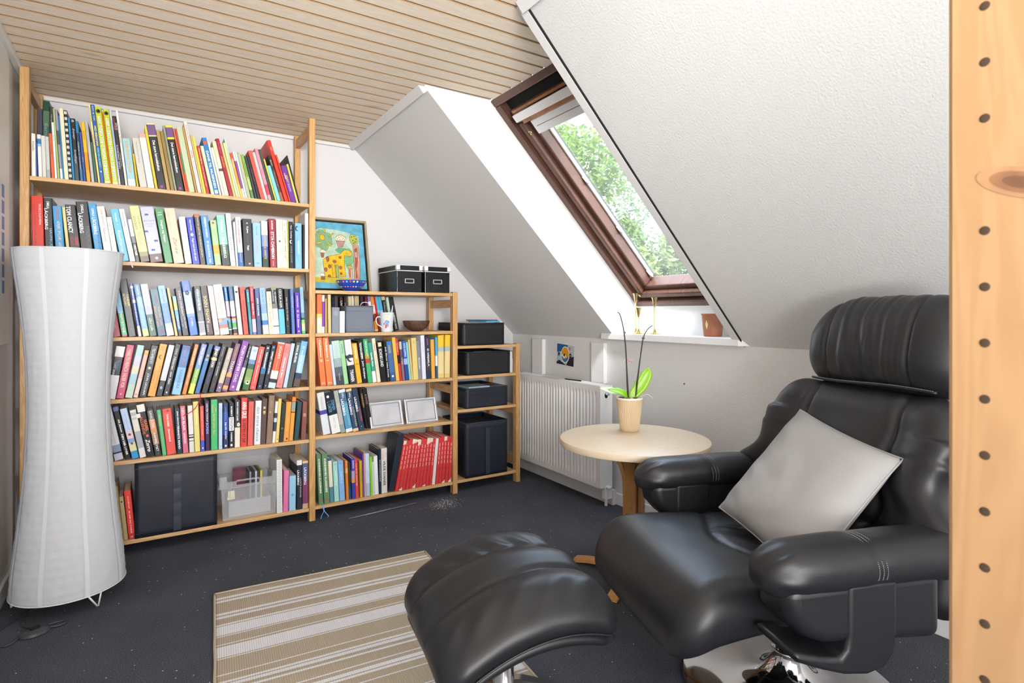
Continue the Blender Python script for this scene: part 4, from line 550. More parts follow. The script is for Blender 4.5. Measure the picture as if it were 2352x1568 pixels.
m3|0.9737|0.455|0.0312|0.2458|-0.173|0.012|0.15|dfc48c@.06,3c4c68@.3,34486c@.93,d8bc90|tan-headed blue novel with white capitals, third shelf of low bookcase|LÄCKBERG#fff#.22#.6#.45#b<|ULYKKESFUGLEN#e0d080#.42#.88#.28#>|CAMILLA#fff#.08#.2#.3
m3|1.0097|0.455|0.0301|0.2461|-0.182|0.012|0.15|344258|slate blue novel with white capitals and red subtitle, third shelf of low bookcase|LÄCKBERG#fff#.2#.54#.45#b<|FYRVOGTEREN#e0604c#.45#.78#.28#>|*sq#fff#0#.9#.1
m3|1.0642|0.455|0.0158|0.2386|-0.174|0.06|0.15|2a241e@.45,1d1d20|black book with brown lettering behind photo frame, third shelf of low bookcase|VERDEN#b89a60#.1#.5#.6#b
m3|1.0814|0.455|0.0249|0.2343|-0.169|0.06|0.15|221f1e|dark book leaning behind the left photo frame, third shelf of low bookcase|KOGE#b88#.15#.4#.4
m4|0.7851|0.077|0.0239|0.2774|-0.051|0.012|0.17|5e8460|moss green hardcover, left of pair, with blue ribbon, bottom shelf of low bookcase|KVINDERNES KLASSIKERE#fff#.1#.78#.35#b|*dot#d83a3a#0#.93#.35
m4|0.8145|0.077|0.0297|0.2754|-0.053|0.012|0.17|668a64|moss green hardcover, right of pair, with blue ribbon, bottom shelf of low bookcase|KVINDERNES KLASSIKERE#fff#.1#.78#.35#b|*dot#d83a3a#0#.93#.35
m4|0.8477|0.077|0.0202|0.2434|-0.056|0.012|0.17|3a6a94@.05,e6e0c8@.65,5a8a98|blue hardcover with cream spine label, bottom shelf of low bookcase|
m4|0.8708|0.077|0.026|0.2233|-0.048|0.012|0.17|a4d8cc|aqua mint hardcover low bookcase, bottom shelf of low bookcase|ULLA#356#.05#.08#.5#h|HISTORIE#dff#.25#.6#.35
m4|0.8997|0.077|0.0284|0.2243|-0.052|0.012|0.17|86b8e6|sky blue hardcover beside aqua one, bottom shelf of low bookcase|KLARE#468#.05#.08#.5#h|HIMLE#cdf#.25#.6#.35
m4|0.9353|0.077|0.0144|0.2202|-0.038|0.012|0.17|ea8a40@.2,f0b070@.32,e08238|orange slim paperback low bookcase, bottom shelf of low bookcase|
m4|0.9518|0.077|0.0116|0.2071|-0.033|0.012|0.17|3a4230@.68,26587c|olive over teal slim paperback, bottom shelf of low bookcase|
m4|0.9678|0.077|0.0182|0.2271|-0.025|0.012|0.17|4a48a8@.3,a8a0c0@.5,d89a50@.6,3c48a8|violet-blue paperback with sunset band, bottom shelf of low bookcase|DOMSTID#fff#.05#.25#.5
m4|0.9888|0.077|0.0172|0.2241|-0.035|0.012|0.17|d8484c|red paperback with white title low bookcase, bottom shelf of low bookcase|Irene Jensen Dommedag#fff#.06#.75#.4
m4|1.0138|0.077|0.0148|0.2091|-0.028|0.012|0.17|cca82a@.9,d8a42c|dark yellow paperback, bottom shelf of low bookcase|Kongens dame#543#.1#.7#.4
m4|1.03|0.077|0.0089|0.2471|-0.02|0.012|0.17|7a4cb4|thin purple spiral notebook, bottom shelf of low bookcase|
m4|1.0402|0.077|0.0082|0.2491|-0.023|0.012|0.17|e0b878|thin apricot notebook, bottom shelf of low bookcase|
m4|1.0498|0.077|0.0236|0.2441|-0.026|0.012|0.17|c4d4ec@.7,b0bcdc|pale blue-white album, bottom shelf of low bookcase|Elske#9ab#.3#.6#.2
m4|1.0753|0.077|0.0113|0.2231|-0.03|0.012|0.17|93d82c|thin lime green folder, bottom shelf of low bookcase|
m4|1.0872|0.077|0.0117|0.1911|-0.027|0.012|0.17|e4e6ea|thin white notebook with dotted spine, bottom shelf of low bookcase|*spiral#889#0#.5#1
m4|1.1015|0.077|0.022|0.2232|-0.038|0.012|0.17|eceef0|white album right of dotted notebook, bottom shelf of low bookcase|
m4|1.1248|0.077|0.0138|0.26|-0.018|0.012|0.17|232f44|tall navy hardcover with white title, bottom shelf of low bookcase|Sand og Uvidenhed Sandhed#fff#.05#.9#.45#b
m4|1.1417|0.077|0.0344|0.261|-0.01|0.012|0.17|dedbd6|off-white novel with black heavy capitals, bottom shelf of low bookcase|VILDE SVANER#1a1a1a#.28#.84#.42#b|JUNG#d07a88#.1#.2#.3#>|CHANG#d07a88#.06#.24#.3#<|*sq#d02c2c#0#.995#.1
m4|1.2163|0.077|0.035|0.3331|0.191|0.012|0.17|2b313b|tall black album with speckled grey cover, leaning, bottom shelf of low bookcase|"""
ROWS = []
for ln in BOOKS.split('\n'):
    if not ln.strip(): continue
    p = ln.split('|'); ROWS.append((p[0], [float(k) for k in p[1:8]], p[8], p[9], [t for t in p[10:] if t]))
keys = set()
for r in ROWS:
    for t in r[4]:
        if t.startswith('*'): continue
        q = t.split('#'); fl = q[5] if len(q) > 5 else ''
        keys.add((q[0], 1 if 'b' in fl or 'o' in fl else 0, 'i' in fl))
        if 'o' in fl: keys.add((q[0], 2, False))
keys |= {('DUT', 0, True), ('LUKAS', 0, False), ('DEN GAMLE BY', 1, False)}
prep_texts(sorted(keys))

# ================================================================== SETTING
XL, XR, YB, YF, ZC = -.485, 2.33, 3.62, -1.5, 2.20
BAY0, BAY1 = 1.668, 2.484
struct(MB().box(-.62, 2.75, YF-.1, YB+.13, -.12, 0).build('floor', M_CARPET))
struct(MB().box(-.62, XL, YF-.1, YB+.13, 0, 2.35).build('wall_left', mat('smooth_wall_left', 'cfcfd1', .45)))
struct(MB().box(-.62, 2.75, YB, YB+.13, 0, 2.35).build('wall_back', M_GABLE))
struct(MB().box(-.62, 2.75, YF-.1, YF, 0, 2.35).build('wall_front', M_GABLE))
struct(MB().box(XR, 2.72, YF, YB, 0, .97).build('wall_right', M_KNEE))
struct(MB().box(2.4975, 2.75, BAY0, BAY1, .97, 1.165).build('wall_under_window', M_REVEAL))
poly = [(1.10, 2.20), (2.33, .97), (2.86, .97), (1.60, 2.35), (1.10, 2.35)]
for nm, y0, y1 in (('wall_slope_left', BAY1, YB), ('wall_slope_right', YF, BAY0)):
    b = MB(); n = len(poly); b.prism(poly, y0, y1, 'y'); b.m[0] = b.m[1] = 1
    struct(b.build(nm, [M_SLOPE, M_REVEAL], fix=True))
# ceiling: slab with each tongue-and-groove board hung under it
ceil = struct(MB().box(-.62, 1.10, YF-.1, YB, ZC+.012, ZC+.15).box(1.10, 1.465, BAY0, BAY1, ZC+.012, ZC+.15).build('ceiling', M_GROOVE))
pitch = .0872; cache = {}
def plank_mesh(x1, wd):
    key = (x1, round(wd, 4))
    if key not in cache:
        c = .004; t = .013
        pr = [(-wd/2, 0.012), (-wd/2, .004), (-wd/2+c, 0), (wd/2-c-.006, 0), (wd/2-.006, .004), (wd/2-.006, .012)]
        b = MB(); b.prism(pr, XL+.001, x1, 'x'); [b.m.__setitem__(i_, 1) for i_ in (2, 3, 5, 6, 7)]; me_o = b.build('plank', [M_CEIL, mat('plank_edge', 'a5845c', .7)], fix=True); cache[key] = me_o.data; bpy.data.objects.remove(me_o)
    return cache[key]
y = 2.021-.0872*60+pitch/2; k = 0
while y-pitch/2 < YB-.001:
    if y-pitch/2 > YF:
        y0 = y-pitch/2; y1 = min(y+pitch/2, YB); wd = y1-y0; inbay = y0 > BAY0-.02 and y1 < BAY1+.03
        o = bpy.data.objects.new('plank', plank_mesh(1.462 if inbay else 1.098, wd)); COL.objects.link(o); o.location = (0, (y0+y1)/2, ZC-.0005+.0005); o.parent = ceil
    y += pitch
# trims
def trim(i, b, m=M_TRIM, **k): return struct(b.build('trim_%d' % i, m, **k))
trim(1, MB().box(XL, 1.10, YB-.02, YB, ZC-.022, ZC-.001), bevel=.004)
trim(2, MB().box(XL, XL+.028, YF, YB-.02, ZC-.03, ZC-.001), bevel=.004)
trim(3, MB().prism([(1.068, 2.199), (1.10, 2.199), (1.118, 2.181), (1.098, 2.165)], BAY1+.0, YB-.02, 'y'), fix=True, bevel=.002)
trim(4, MB().prism([(1.068, 2.199), (1.10, 2.199), (1.118, 2.181), (1.098, 2.165)], YF, BAY0-.025, 'y'), fix=True, bevel=.002)
# facing board along the near edge of the window recess, and a narrow bead on its far edge
eu = Vector((-1, 0, 1))/sqrt(2); en = Vector((1, 0, 1))/sqrt(2)
trim(5, MB().prism([(1.088, 2.199), (1.112, 2.199), (2.342, .985), (2.318, .985-.014)], BAY0-.040, BAY0+.001, 'y'), fix=True, bevel=.002)
trim(7, MB().prism([(1.104, 2.197), (1.116, 2.197), (2.34, .975), (2.326, .977)], BAY1-.001, BAY1+.008, 'y'), M_REVEAL, fix=True)
trim(8, MB().prism([(1.094, 2.194), (1.101, 2.199), (2.331, .971), (2.322, .968)], BAY0-.0435, BAY0-.0395, 'y'), M_DARK, fix=True)
# baseboards
def bb(nm, *a): return struct(MB().box(*a).build(nm, M_TRIM, bevel=.004))
bb('baseboard_right', XR-.014, XR, YF, YB-.015, 0, .068)
bb('baseboard_back', XL+.014, XR-.014, YB-.014, YB, 0, .068)
bb('baseboard_left', XL, XL+.014, YF, YB-.015, 0, .072)
struct(MB().box(XR-.045, XR-.0145, 2.47, YB-.015, 0.0, .088).build('trim_9', M_TRIM, bevel=.004), 'white painted pipe boxing low on the knee wall')

# window
P0 = Vector((2.4975, BAY0, 1.1625)); LA = 1.4665; LB = BAY1-BAY0
WM = Matrix(((eu.x, 0, en.x, P0.x), (0, 1, 0, P0.y), (eu.z, 0, en.z, P0.z), (0, 0, 0, 1)))
win = bpy.data.objects.new('window_1', None); COL.objects.link(win); win['kind'] = 'structure'; win['label'] = 'brown framed pivoting roof window in the sloped wall'
def ring(b, ins, wd, n0, n1, top=None):
    t = ins if top is None else top
    b.box(ins, ins+wd, ins, LB-ins, n0, n1, 0, WM); b.box(LA-t-wd, LA-t, ins, LB-ins, n0, n1, 0, WM)
    b.box(ins+wd, LA-t-wd, ins, ins+wd, n0, n1, 0, WM); b.box(ins+wd, LA-t-wd, LB-ins-wd, LB-ins, n0, n1, 0, WM); return b
def wpart(nm, b, m, parent=win, **k): return b.build(nm, m, parent, fix=True, **k)
fr = wpart('window_frame', ring(MB(), 0.001, .040, .0, .21), M_BROWN, bevel=.006)
wpart('sash_outer', ring(MB(), .050, .037, .02, .142, top=.135), M_BROWN, bevel=.008)
sash = wpart('sash', ring(MB(), .0865, .030, .055, .142, top=.15), M_BROWN, bevel=.006)
wpart('gasket', ring(MB(), .0405, .010, .05, .21, top=.0405), M_DARK)
wpart('ventilation_slot', MB().box(LA-.095, LA-.048, .05, LB-.05, .05, .2, 0, WM), M_DARK)
wpart('top_lining', MB().box(LA-.137, LA-.095, .05, LB-.05, .03, .15, 0, WM), M_BROWN)
wpart('top_rail', MB().box(LA-.108, LA-.096, .055, LB-.10, .0, .15, 0, WM), M_BROWN2)
wpart('ventilation_bar', MB().box(LA-.152, LA-.112, .03, LB-.115, -.028, -.012, 0, WM), M_WHITE, bevel=.003)
wpart('bar_rail', MB().box(LA-.175, LA-.125, .05, LB-.14, -.012, .05, 0, WM), M_BROWN2, bevel=.003)
bc = wpart('blind_cassette', MB().box(LA-.262, LA-.183, .09, LB-.15, .02, .085, 0, WM), M_WHITE, bevel=.004)
wpart('cassette_seam', MB().box(LA-.222, LA-.219, .089, LB-.174, .019, .03, 0, WM), mat('seam_grey', '666666', .6), bc)
for bb_ in (.1165, LB-.1165-.010):
    rl = wpart('blind_rail', MB().box(.13, LA-.26, bb_, bb_+.010, .118, .137, 0, WM), M_WHITE)
    for a_ in (.135, .47, .82):
        wpart('rail_hook', MB().prism([(a_, bb_-.016), (a_+.022, bb_-.002), (a_+.05, bb_+.002), (a_-.004, bb_+.002)], .112, .118, 'z', 0, WM), M_WHITE, rl)
for a_, b_ in ((.085, LB-.068), (LA-.235, LB-.11)):
    t = MB().lathe([(.010, 0), (.011, .003), (.006, .005), (.0055, .002)], 20, 0, WM @ Matrix.Translation((a_, b_, .012)) @ Matrix.Rotation(pi, 4, 'X')); wpart('screw_cup', t, M_BRASS, smooth='auto')
gm = bpy.data.materials.new('window_glass'); gm.use_nodes = True; n = gm.node_tree; n.nodes.remove(n.nodes['Principled BSDF'])
ga = n.nodes.new('ShaderNodeBsdfTransparent'); gb = n.nodes.new('ShaderNodeBsdfGlossy'); gb.inputs['Roughness'].default_value = .02; gf = n.nodes.new('ShaderNodeFresnel'); gf.inputs['IOR'].default_value = 1.5; gx = n.nodes.new('ShaderNodeMixShader')
ga.inputs['Color'].default_value = (.95, .97, .96, 1)
geo = n.nodes.new('ShaderNodeNewGeometry'); inv_ = n.nodes.new('ShaderNodeMath'); inv_.operation = 'SUBTRACT'; inv_.inputs[0].default_value = 1; n.links.new(geo.outputs['Backfacing'], inv_.inputs[1]); fm_ = n.nodes.new('ShaderNodeMath'); fm_.operation = 'MULTIPLY'; n.links.new(gf.outputs[0], fm_.inputs[0]); n.links.new(inv_.outputs[0], fm_.inputs[1]); n.links.new(fm_.outputs[0], gx.inputs[0]); n.links.new(ga.outputs[0], gx.inputs[1]); n.links.new(gb.outputs[0], gx.inputs[2]); du = n.nodes.new('ShaderNodeBsdfTranslucent'); du.inputs['Color'].default_value = (.9, .9, .86, 1); dm = n.nodes.new('ShaderNodeMixShader'); dm.inputs[0].default_value = .02; n.links.new(gx.outputs[0], dm.inputs[1]); n.links.new(du.outputs[0], dm.inputs[2]); n.links.new(dm.outputs[0], n.nodes['Material Output'].inputs['Surface'])
wpart('pane', MB().box(.1165, LA-.18, .1165, LB-.1165, .138, .142, 0, WM), gm)
# sill
sill = struct(MB().prism([(2.288, 1.635), (2.288, 2.575), (2.329, 2.59), (2.329, BAY1), (2.497, BAY1), (2.497, BAY0), (2.329, BAY0), (2.329, 1.600)], .971, 1.006, 'z').build('window_sill', M_WHITE, fix=True, bevel=.002), 'white painted window sill board')
# screws left in the knee wall
for (y_, z_) in ((1.98, .76), (1.27, .70), (1.42, .40)):
    o = MB().lathe([(.004, 0), (.0045, .004), (.001, .006)], 10, 0, Matrix.Translation((XR, y_, z_)) @ Matrix.Rotation(-pi/2, 4, 'Y')).build('wall_plug', mat('grey_plug', '55555a', .5), bpy.data.objects['wall_right'])

# ------------------------------------------------------------------ outside
struct(MB().box(3, 60, -40, 60, -3.1, -3.0).build('ground', mat('lawn', '5c7a34', .9, var=.3, vscale=1)))
M_BARK = mat('bark', '4a3d30', .9)
def leafmat(c):
    nm = 'leaf_'+c
    if nm in MATS: return MATS[nm]
    m = bpy.data.materials.new(nm); m.use_nodes = True; n = m.node_tree; n.nodes.remove(n.nodes['Principled BSDF'])
    d = n.nodes.new('ShaderNodeBsdfDiffuse'); t = n.nodes.new('ShaderNodeBsdfTranslucent'); x = n.nodes.new('ShaderNodeMixShader'); x.inputs[0].default_value = .45
    for q in (d, t): q.inputs['Color'].default_value = (*rgb(c), 1)
    n.links.new(d.outputs[0], x.inputs[1]); n.links.new(t.outputs[0], x.inputs[2]); n.links.new(x.outputs[0], n.nodes['Material Output'].inputs['Surface']); MATS[nm] = m
    return m
def tree(x, y, zc, rad, hh, cols, n, label, seed):
    rnd = random.Random(seed)
    t = thing('broadleaf_tree', label, 'tree', (x, y, -3.0), 0, 'trees outside the roof window')
    b = MB(); b.tube([(0, 0, 0), (.1, .05, 2), (.05, 0, zc+3)], [.16, .13, .05], 10); b.build('trunk', M_BARK, t, smooth=True)
    b = MB()
    for i in range(16):
        a = rnd.uniform(0, 2*pi); z0 = rnd.uniform(1.8, zc+3); r = rad*rnd.uniform(.5, .95)
        b.tube([(0, 0, z0), (r*.5*cos(a), r*.5*sin(a), z0+.5), (r*cos(a), r*sin(a), z0+1.1)], [.04, .025, .008], 6)
    b.build('branches', M_BARK, t, smooth=True)
    b = MB()
    blobs = [(Vector((rnd.gauss(0, rad*.45), rnd.gauss(0, rad*.45), zc+3+rnd.uniform(-hh, hh))), rnd.uniform(.35, .8)*rad*.5) for _ in range(26)]
    for i in range(n):
        c, r = blobs[rnd.randrange(len(blobs))]
        d = Vector((rnd.gauss(0, 1), rnd.gauss(0, 1), rnd.gauss(0, 1))); d.normalize(); p = c+d*r*rnd.uniform(.5, 1.0)
        a = Vector((rnd.gauss(0, 1), rnd.gauss(0, 1), rnd.gauss(0, .6))); a.normalize(); bq = a.cross(Vector((rnd.gauss(0, 1), rnd.gauss(0, 1), rnd.gauss(0, 1)))); bq.normalize()
        s_ = rnd.uniform(.045, .085)
        b.add([p-a*s_, p+bq*s_*.45, p+a*s_, p-bq*s_*.45], [(0, 1, 2, 3)], rnd.randrange(3))
    b.build('foliage', [leafmat(c) for c in cols], t)['kind'] = 'stuff'
tree(7.4, 9.2, 2.0, 2.6, 3.0, ('5c7626', '4c6828', '748c46'), 44000, 'bright green tree left of centre beyond the roof window', 3)
tree(11.0, 8.2, 2.2, 3.2, 2.6, ('687c56', '5c704e', '7c8e6a'), 42000, 'pale grey-green tree further off beyond the roof window', 5)
tree(8.6, 6.0, .3, 2.2, 2.0, ('7c8e56', '8e9a6c', '6a7c48'), 34000, 'pale yellow-green tree low at the right of the roof window', 8)
tree(6.8, 12.5, 1.4, 2.4, 2.6, ('587a1e', '446214', '6c8a30'), 20000, 'deep green tree at the far left beyond the roof window', 11)

# ================================================================== BOOKCASES
PX = [(-.462, -.430), (.7305, .7625), (1.5945, 1.6265), (2.0625, 2.0945)]
def side_frame(parent, i, top, rails):
    x0, x1 = PX[i]
    for y0 in (3.160, 3.515):
        p = MB().box(x0, x1, y0, y0+.044, 0, top).build('post', M_PINE_Z, parent, bevel=.003)
    for z_ in rails:
        MB().box(x0+.004, x1-.004, 3.2042, 3.5148, z_, z_+.05).build('rail', M_PINE_Y, parent, bevel=.002)
def shelf(parent, x0, x1, z):
    return MB().box(x0, x1, 3.163, 3.545, z-.0185, z).build('shelf_board', M_PINE_X, parent, bevel=.002)
TALL = thing('bookcase', 'tall pine bookcase with six shelves full of books beside the left wall', 'bookcase', group='pine shelving along the gable wall')
side_frame(TALL, 0, 2.178, (2.10, 1.2, .12)); side_frame(TALL, 1, 2.178, (2.10, 1.2, .12))
TZ = {'t1': 1.714, 't2': 1.363, 't3': 1.014, 't4': .728, 't5': .444, 't6': .073}
for z_ in TZ.values(): shelf(TALL, -.4295, .730, z_)
LOW = thing('bookcase', 'low pine bookcase with two black boxes and a painting on top', 'bookcase', group='pine shelving along the gable wall')
side_frame(LOW, 2, 1.258, (1.16, .62, .12))
MZ = {'m0': 1.250, 'm1': 1.015, 'm2': .725, 'm3': .455, 'm4': .077}
for z_ in MZ.values(): shelf(LOW, .763, 1.594, z_)
END = thing('bookcase', 'narrow waist-high pine rack holding dark fabric bins beside the radiator', 'bookcase', group='pine shelving along the gable wall')
side_frame(END, 3, .925, (.82, .45, .12))
RZ = [.920, .730, .520, .080]
for z_ in RZ: shelf(END, 1.627, 2.062, z_)

# ------------------------------------------------------------------ books
BM = {}
def bmat(h):
    h = h if len(h) == 6 else ''.join(k*2 for k in h)
    return mat('cover_'+h, h, .33, spec=.45)
def tmat(h):
    h = h if len(h) == 6 else ''.join(k*2 for k in h)
    return mat('print_'+h, h, .45)
GRP = {'t1': 'books on the top shelf of the tall bookcase', 't2': 'books on the second shelf of the tall bookcase', 't3': 'books on the third shelf of the tall bookcase', 't4': 'books on the fourth shelf of the tall bookcase', 't5': 'books on the fifth shelf of the tall bookcase', 't6': 'books on the bottom shelf of the tall bookcase', 'm1': 'books on the top shelf of the low bookcase', 'm2': 'books on the second shelf of the low bookcase', 'm3': 'books on the third shelf of the low bookcase', 'm4': 'books on the bottom shelf of the low bookcase'}
BK = {}
def make_book(rid, x, z, w, h, a, sb, dep, cols, label, decs):
    jit = random.Random(label).uniform(-.004, .005) if sb < .05 else 0
    Y = 3.165+sb+jit
    segs = []; last = 0
    for c in cols.split(','):
        if '@' in c: c, f_ = c.split('@'); f_ = float(f_)
        else: f_ = 1.0
        segs.append((last, f_, c)); last = f_
    if last < 1: segs.append((last, 1.0, 'e9e3cc'))
    off = 0 if a <= 0 else -w
    t = min(.0022, w*.2); c = min(.0022, w*.22)
    prof = [(c, 0), (w-c, 0), (w, c*.9), (w, dep), (w-t, dep), (w-t, .004), (t, .004), (t, dep), (0, dep), (0, c*.9)]
    big = max(segs, key=lambda s_: s_[1]-s_[0])[2]
    names = sorted(set(s_[2] for s_ in segs)); ml = [bmat(n_) for n_ in names]
    b = MB(); n = len(prof)
    levels = [0]+[s_[1] for s_ in segs]
    for L_ in levels: b.v += [(off+p[0], p[1], h*(1-L_)) for p in prof]
    for k_, s_ in enumerate(segs):
        for i in range(n):
            j = (i+1) % n
            b.f.append((k_*n+i, k_*n+j, (k_+1)*n+j, (k_+1)*n+i)); b.m.append(names.index(s_[2]))
    b.f.append(tuple(range(n-1, -1, -1))); b.m.append(names.index(segs[0][2]))
    b.f.append(tuple((len(levels)-1)*n+i for i in range(n))); b.m.append(names.index(segs[-1][2]))
    root = b.build('book', ml, fix=True)
    root.location = (x, Y, z+.0003); root.rotation_euler = (0, a, 0)
    tag(root, label, 'book', GRP[rid])
    MB().box(off+t, off+w-t, .0042, dep-.004, .003, h-.0035).build('pages', M_PAPER if random.Random(label+'p').random() < .6 else M_PAPERW, root)
    for d in decs:
        if d.startswith('*'):
            q = d[1:].split('#'); shp, col, cx, cy, sz = q[0], q[1], float(q[2]), float(q[3]), float(q[4]); X = off+w*(.5+cx); Z = h*(1-cy); R = w*sz/2; yy = -.0006
            m = MB()
            if shp == 'dot': m.add([(X+R*cos(2*pi*i/16), yy, Z+R*1.1*sin(2*pi*i/16)) for i in range(16)], [tuple(range(16))])
            elif shp == 'sq': m.add([(X-R, yy, Z-R*1.2), (X+R, yy, Z-R*1.2), (X+R, yy, Z+R*1.2), (X-R, yy, Z+R*1.2)], [(0, 1, 2, 3)])
            elif shp == 'heart': m.add([(X, yy, Z-R*1.3), (X+R, yy, Z), (X+R*.95, yy, Z+R*.6), (X+R*.5, yy, Z+R*.85), (X, yy, Z+R*.45), (X-R*.5, yy, Z+R*.85), (X-R*.95, yy, Z+R*.6), (X-R, yy, Z)], [tuple(range(8))])
            elif shp == 'moon':
                o_ = [(X+R*cos(t_), yy, Z+R*1.3*sin(t_)) for t_ in [pi*.35+i*pi*1.3/9 for i in range(10)]]; i_ = [(X+R*.35+R*.75*cos(t_), yy, Z+R*.95*sin(t_)) for t_ in [pi*1.6-i*pi*1.2/9 for i in range(10)]]
                m.add(o_+i_, [(i, i+1, 18-i, 19-i) for i in range(9)])
            elif shp == 'flower':
                for q_ in range(5):
                    A = 2*pi*q_/5; m.add([(X+R*.55*cos(A)+R*.42*cos(2*pi*i/8), yy-.0001*q_, Z+R*.75*sin(A)+R*.5*sin(2*pi*i/8)) for i in range(8)], [tuple(range(8))])
            elif shp == 'elephant':
                P_ = [(-.95, -.1), (-1, -.75), (-.85, -.75), (-.75, -.25), (-.55, .0), (-.5, -.9), (-.15, -.9), (-.1, -.3), (.3, -.3), (.35, -.9), (.7, -.9), (.75, -.1), (.95, .1), (.8, .5), (.3, .75), (-.3, .7), (-.6, .85), (-.9, .6)]
                m.add([(X+p_[0]*R, yy, Z+p_[1]*R*.75) for p_ in P_], [tuple(range(len(P_)))])
            elif shp == 'checker':
                for i in range(12):
                    for j in range(2):
                        zc_ = h*(.985-i*.082-(0 if 1 else .04)); x0 = off+w*(.12+.42*j); m.add([(x0, yy, zc_-h*.04), (x0+w*.3, yy, zc_-h*.04), (x0+w*.3, yy, zc_), (x0, yy, zc_)], [(0, 1, 2, 3)])
            elif shp == 'spiral':
                for i in range(34): zc_ = h*(.97-i*.0285); m.add([(off+w*.15, yy, zc_-h*.009), (off+w*.85, yy, zc_-h*.005), (off+w*.85, yy, zc_+h*.004), (off+w*.15, yy, zc_)], [(0, 1, 2, 3)])
            m.build('emblem', tmat(col), root); continue
        q = d.split('#'); s_, col, s0, s1, sz = q[0], q[1], float(q[2]), float(q[3]), float(q[4]); fl = q[5] if len(q) > 5 else ''
        cx = off+w*(.5+(.22 if '>' in fl else -.22 if '<' in fl else 0)); cz = h*(1-(s0+s1)/2); L_ = (s1-s0)*h
        bold = 1 if 'b' in fl or 'o' in fl else 0; it = 'i' in fl
        if 'h' in fl:
            pl = lambda p, q_, y_=-.0007: (cx+p, y_, cz+q_); W_, H_ = w*sz, max(L_, .003)
        elif 'u' in fl:
            pl = lambda p, q_, y_=-.0007: (cx-q_, y_, cz+p); W_, H_ = L_, w*sz
        else:
            pl = lambda p, q_, y_=-.0007: (cx+q_, y_, cz-p); W_, H_ = L_, w*sz
        if 'o' in fl:
            m = MB(); text_on(m, s_, lambda p, q_: pl(p, q_, -.0004), W_, H_, 2, False, base=(s_, 1, False)); m.build('title_outline', tmat('161616'), root)
        m = MB(); text_on(m, s_, pl, W_, H_, bold, it); m.build('title', tmat(col), root)
    BK[label.split(',')[0]] = (root, w, h, off, dep)
    return root
for rid, p, cols, lab, decs in ROWS: make_book(rid, *p, cols, lab, decs)
def ribbon(book_key, pts, col):
    r_ = BK[book_key][0]; off = BK[book_key][3]
    b = MB(); P = [Vector((off+p[0], p[1], p[2])) for p in pts]; wd = Vector((.0022, 0, .0008)); vs = []
    for p in cr_spline(P, 5): vs += [p-wd, p+wd]
    b.add(vs, [(2*i, 2*i+1, 2*i+3, 2*i+2) for i in range(len(vs)//2-1)]); b.build('ribbon', mat('ribbon_'+col, col, .5), r_, solid=.0006)
ribbon('silver white novel with ribbon tail hanging below shelf', [(.006, .01, .002), (.006, -.016, 0), (.004, -.021, -.015), (.007, -.022, -.03)], 'd9c8dc')
gl = [o for o in COL.objects if o.get('label', '').startswith('moss green')]
for o_, pts in ((gl[0], [(.012, .004, 0), (.012, -.02, -.002), (.018, -.024, -.03), (.006, -.024, -.052), (.0, -.026, -.069)]), (gl[1], [(.004, .004, 0), (-.004, -.02, -.002), (-.010, -.025, -.025), (.004, -.026, -.05), (.012, -.024, -.064), (.004, -.028, -.07)])):
    b = MB(); vs = []; wd = Vector((.002, 0, .0006))
    for p in cr_spline(pts, 6): vs += [p-wd, p+wd]
    b.add(vs, [(2*i, 2*i+1, 2*i+3, 2*i+2) for i in range(len(vs)//2-1)]); b.build('ribbon', mat('ribbon_blue', '6fa8e8', .5), o_, solid=.0006)
o_ = [o for o in COL.objects if o.get('label', '').startswith('charcoal novel with thin red board')][0]
ins = Matrix.Translation(o_.location) @ o_.rotation_euler.to_matrix().to_4x4(); inv = ins.inverted()
b = MB(); b.tube([inv @ Vector(p) for p in cr_spline([(.222, 3.175, .729), (.214, 3.150, .729), (.212, 3.150, .70), (.190, 3.150, .66), (.165, 3.153, .640), (.14, 3.16, .628)], 6)], .0018, 6); b.build('ribbon', mat('ribbon_red', 'd8282c', .5), o_)
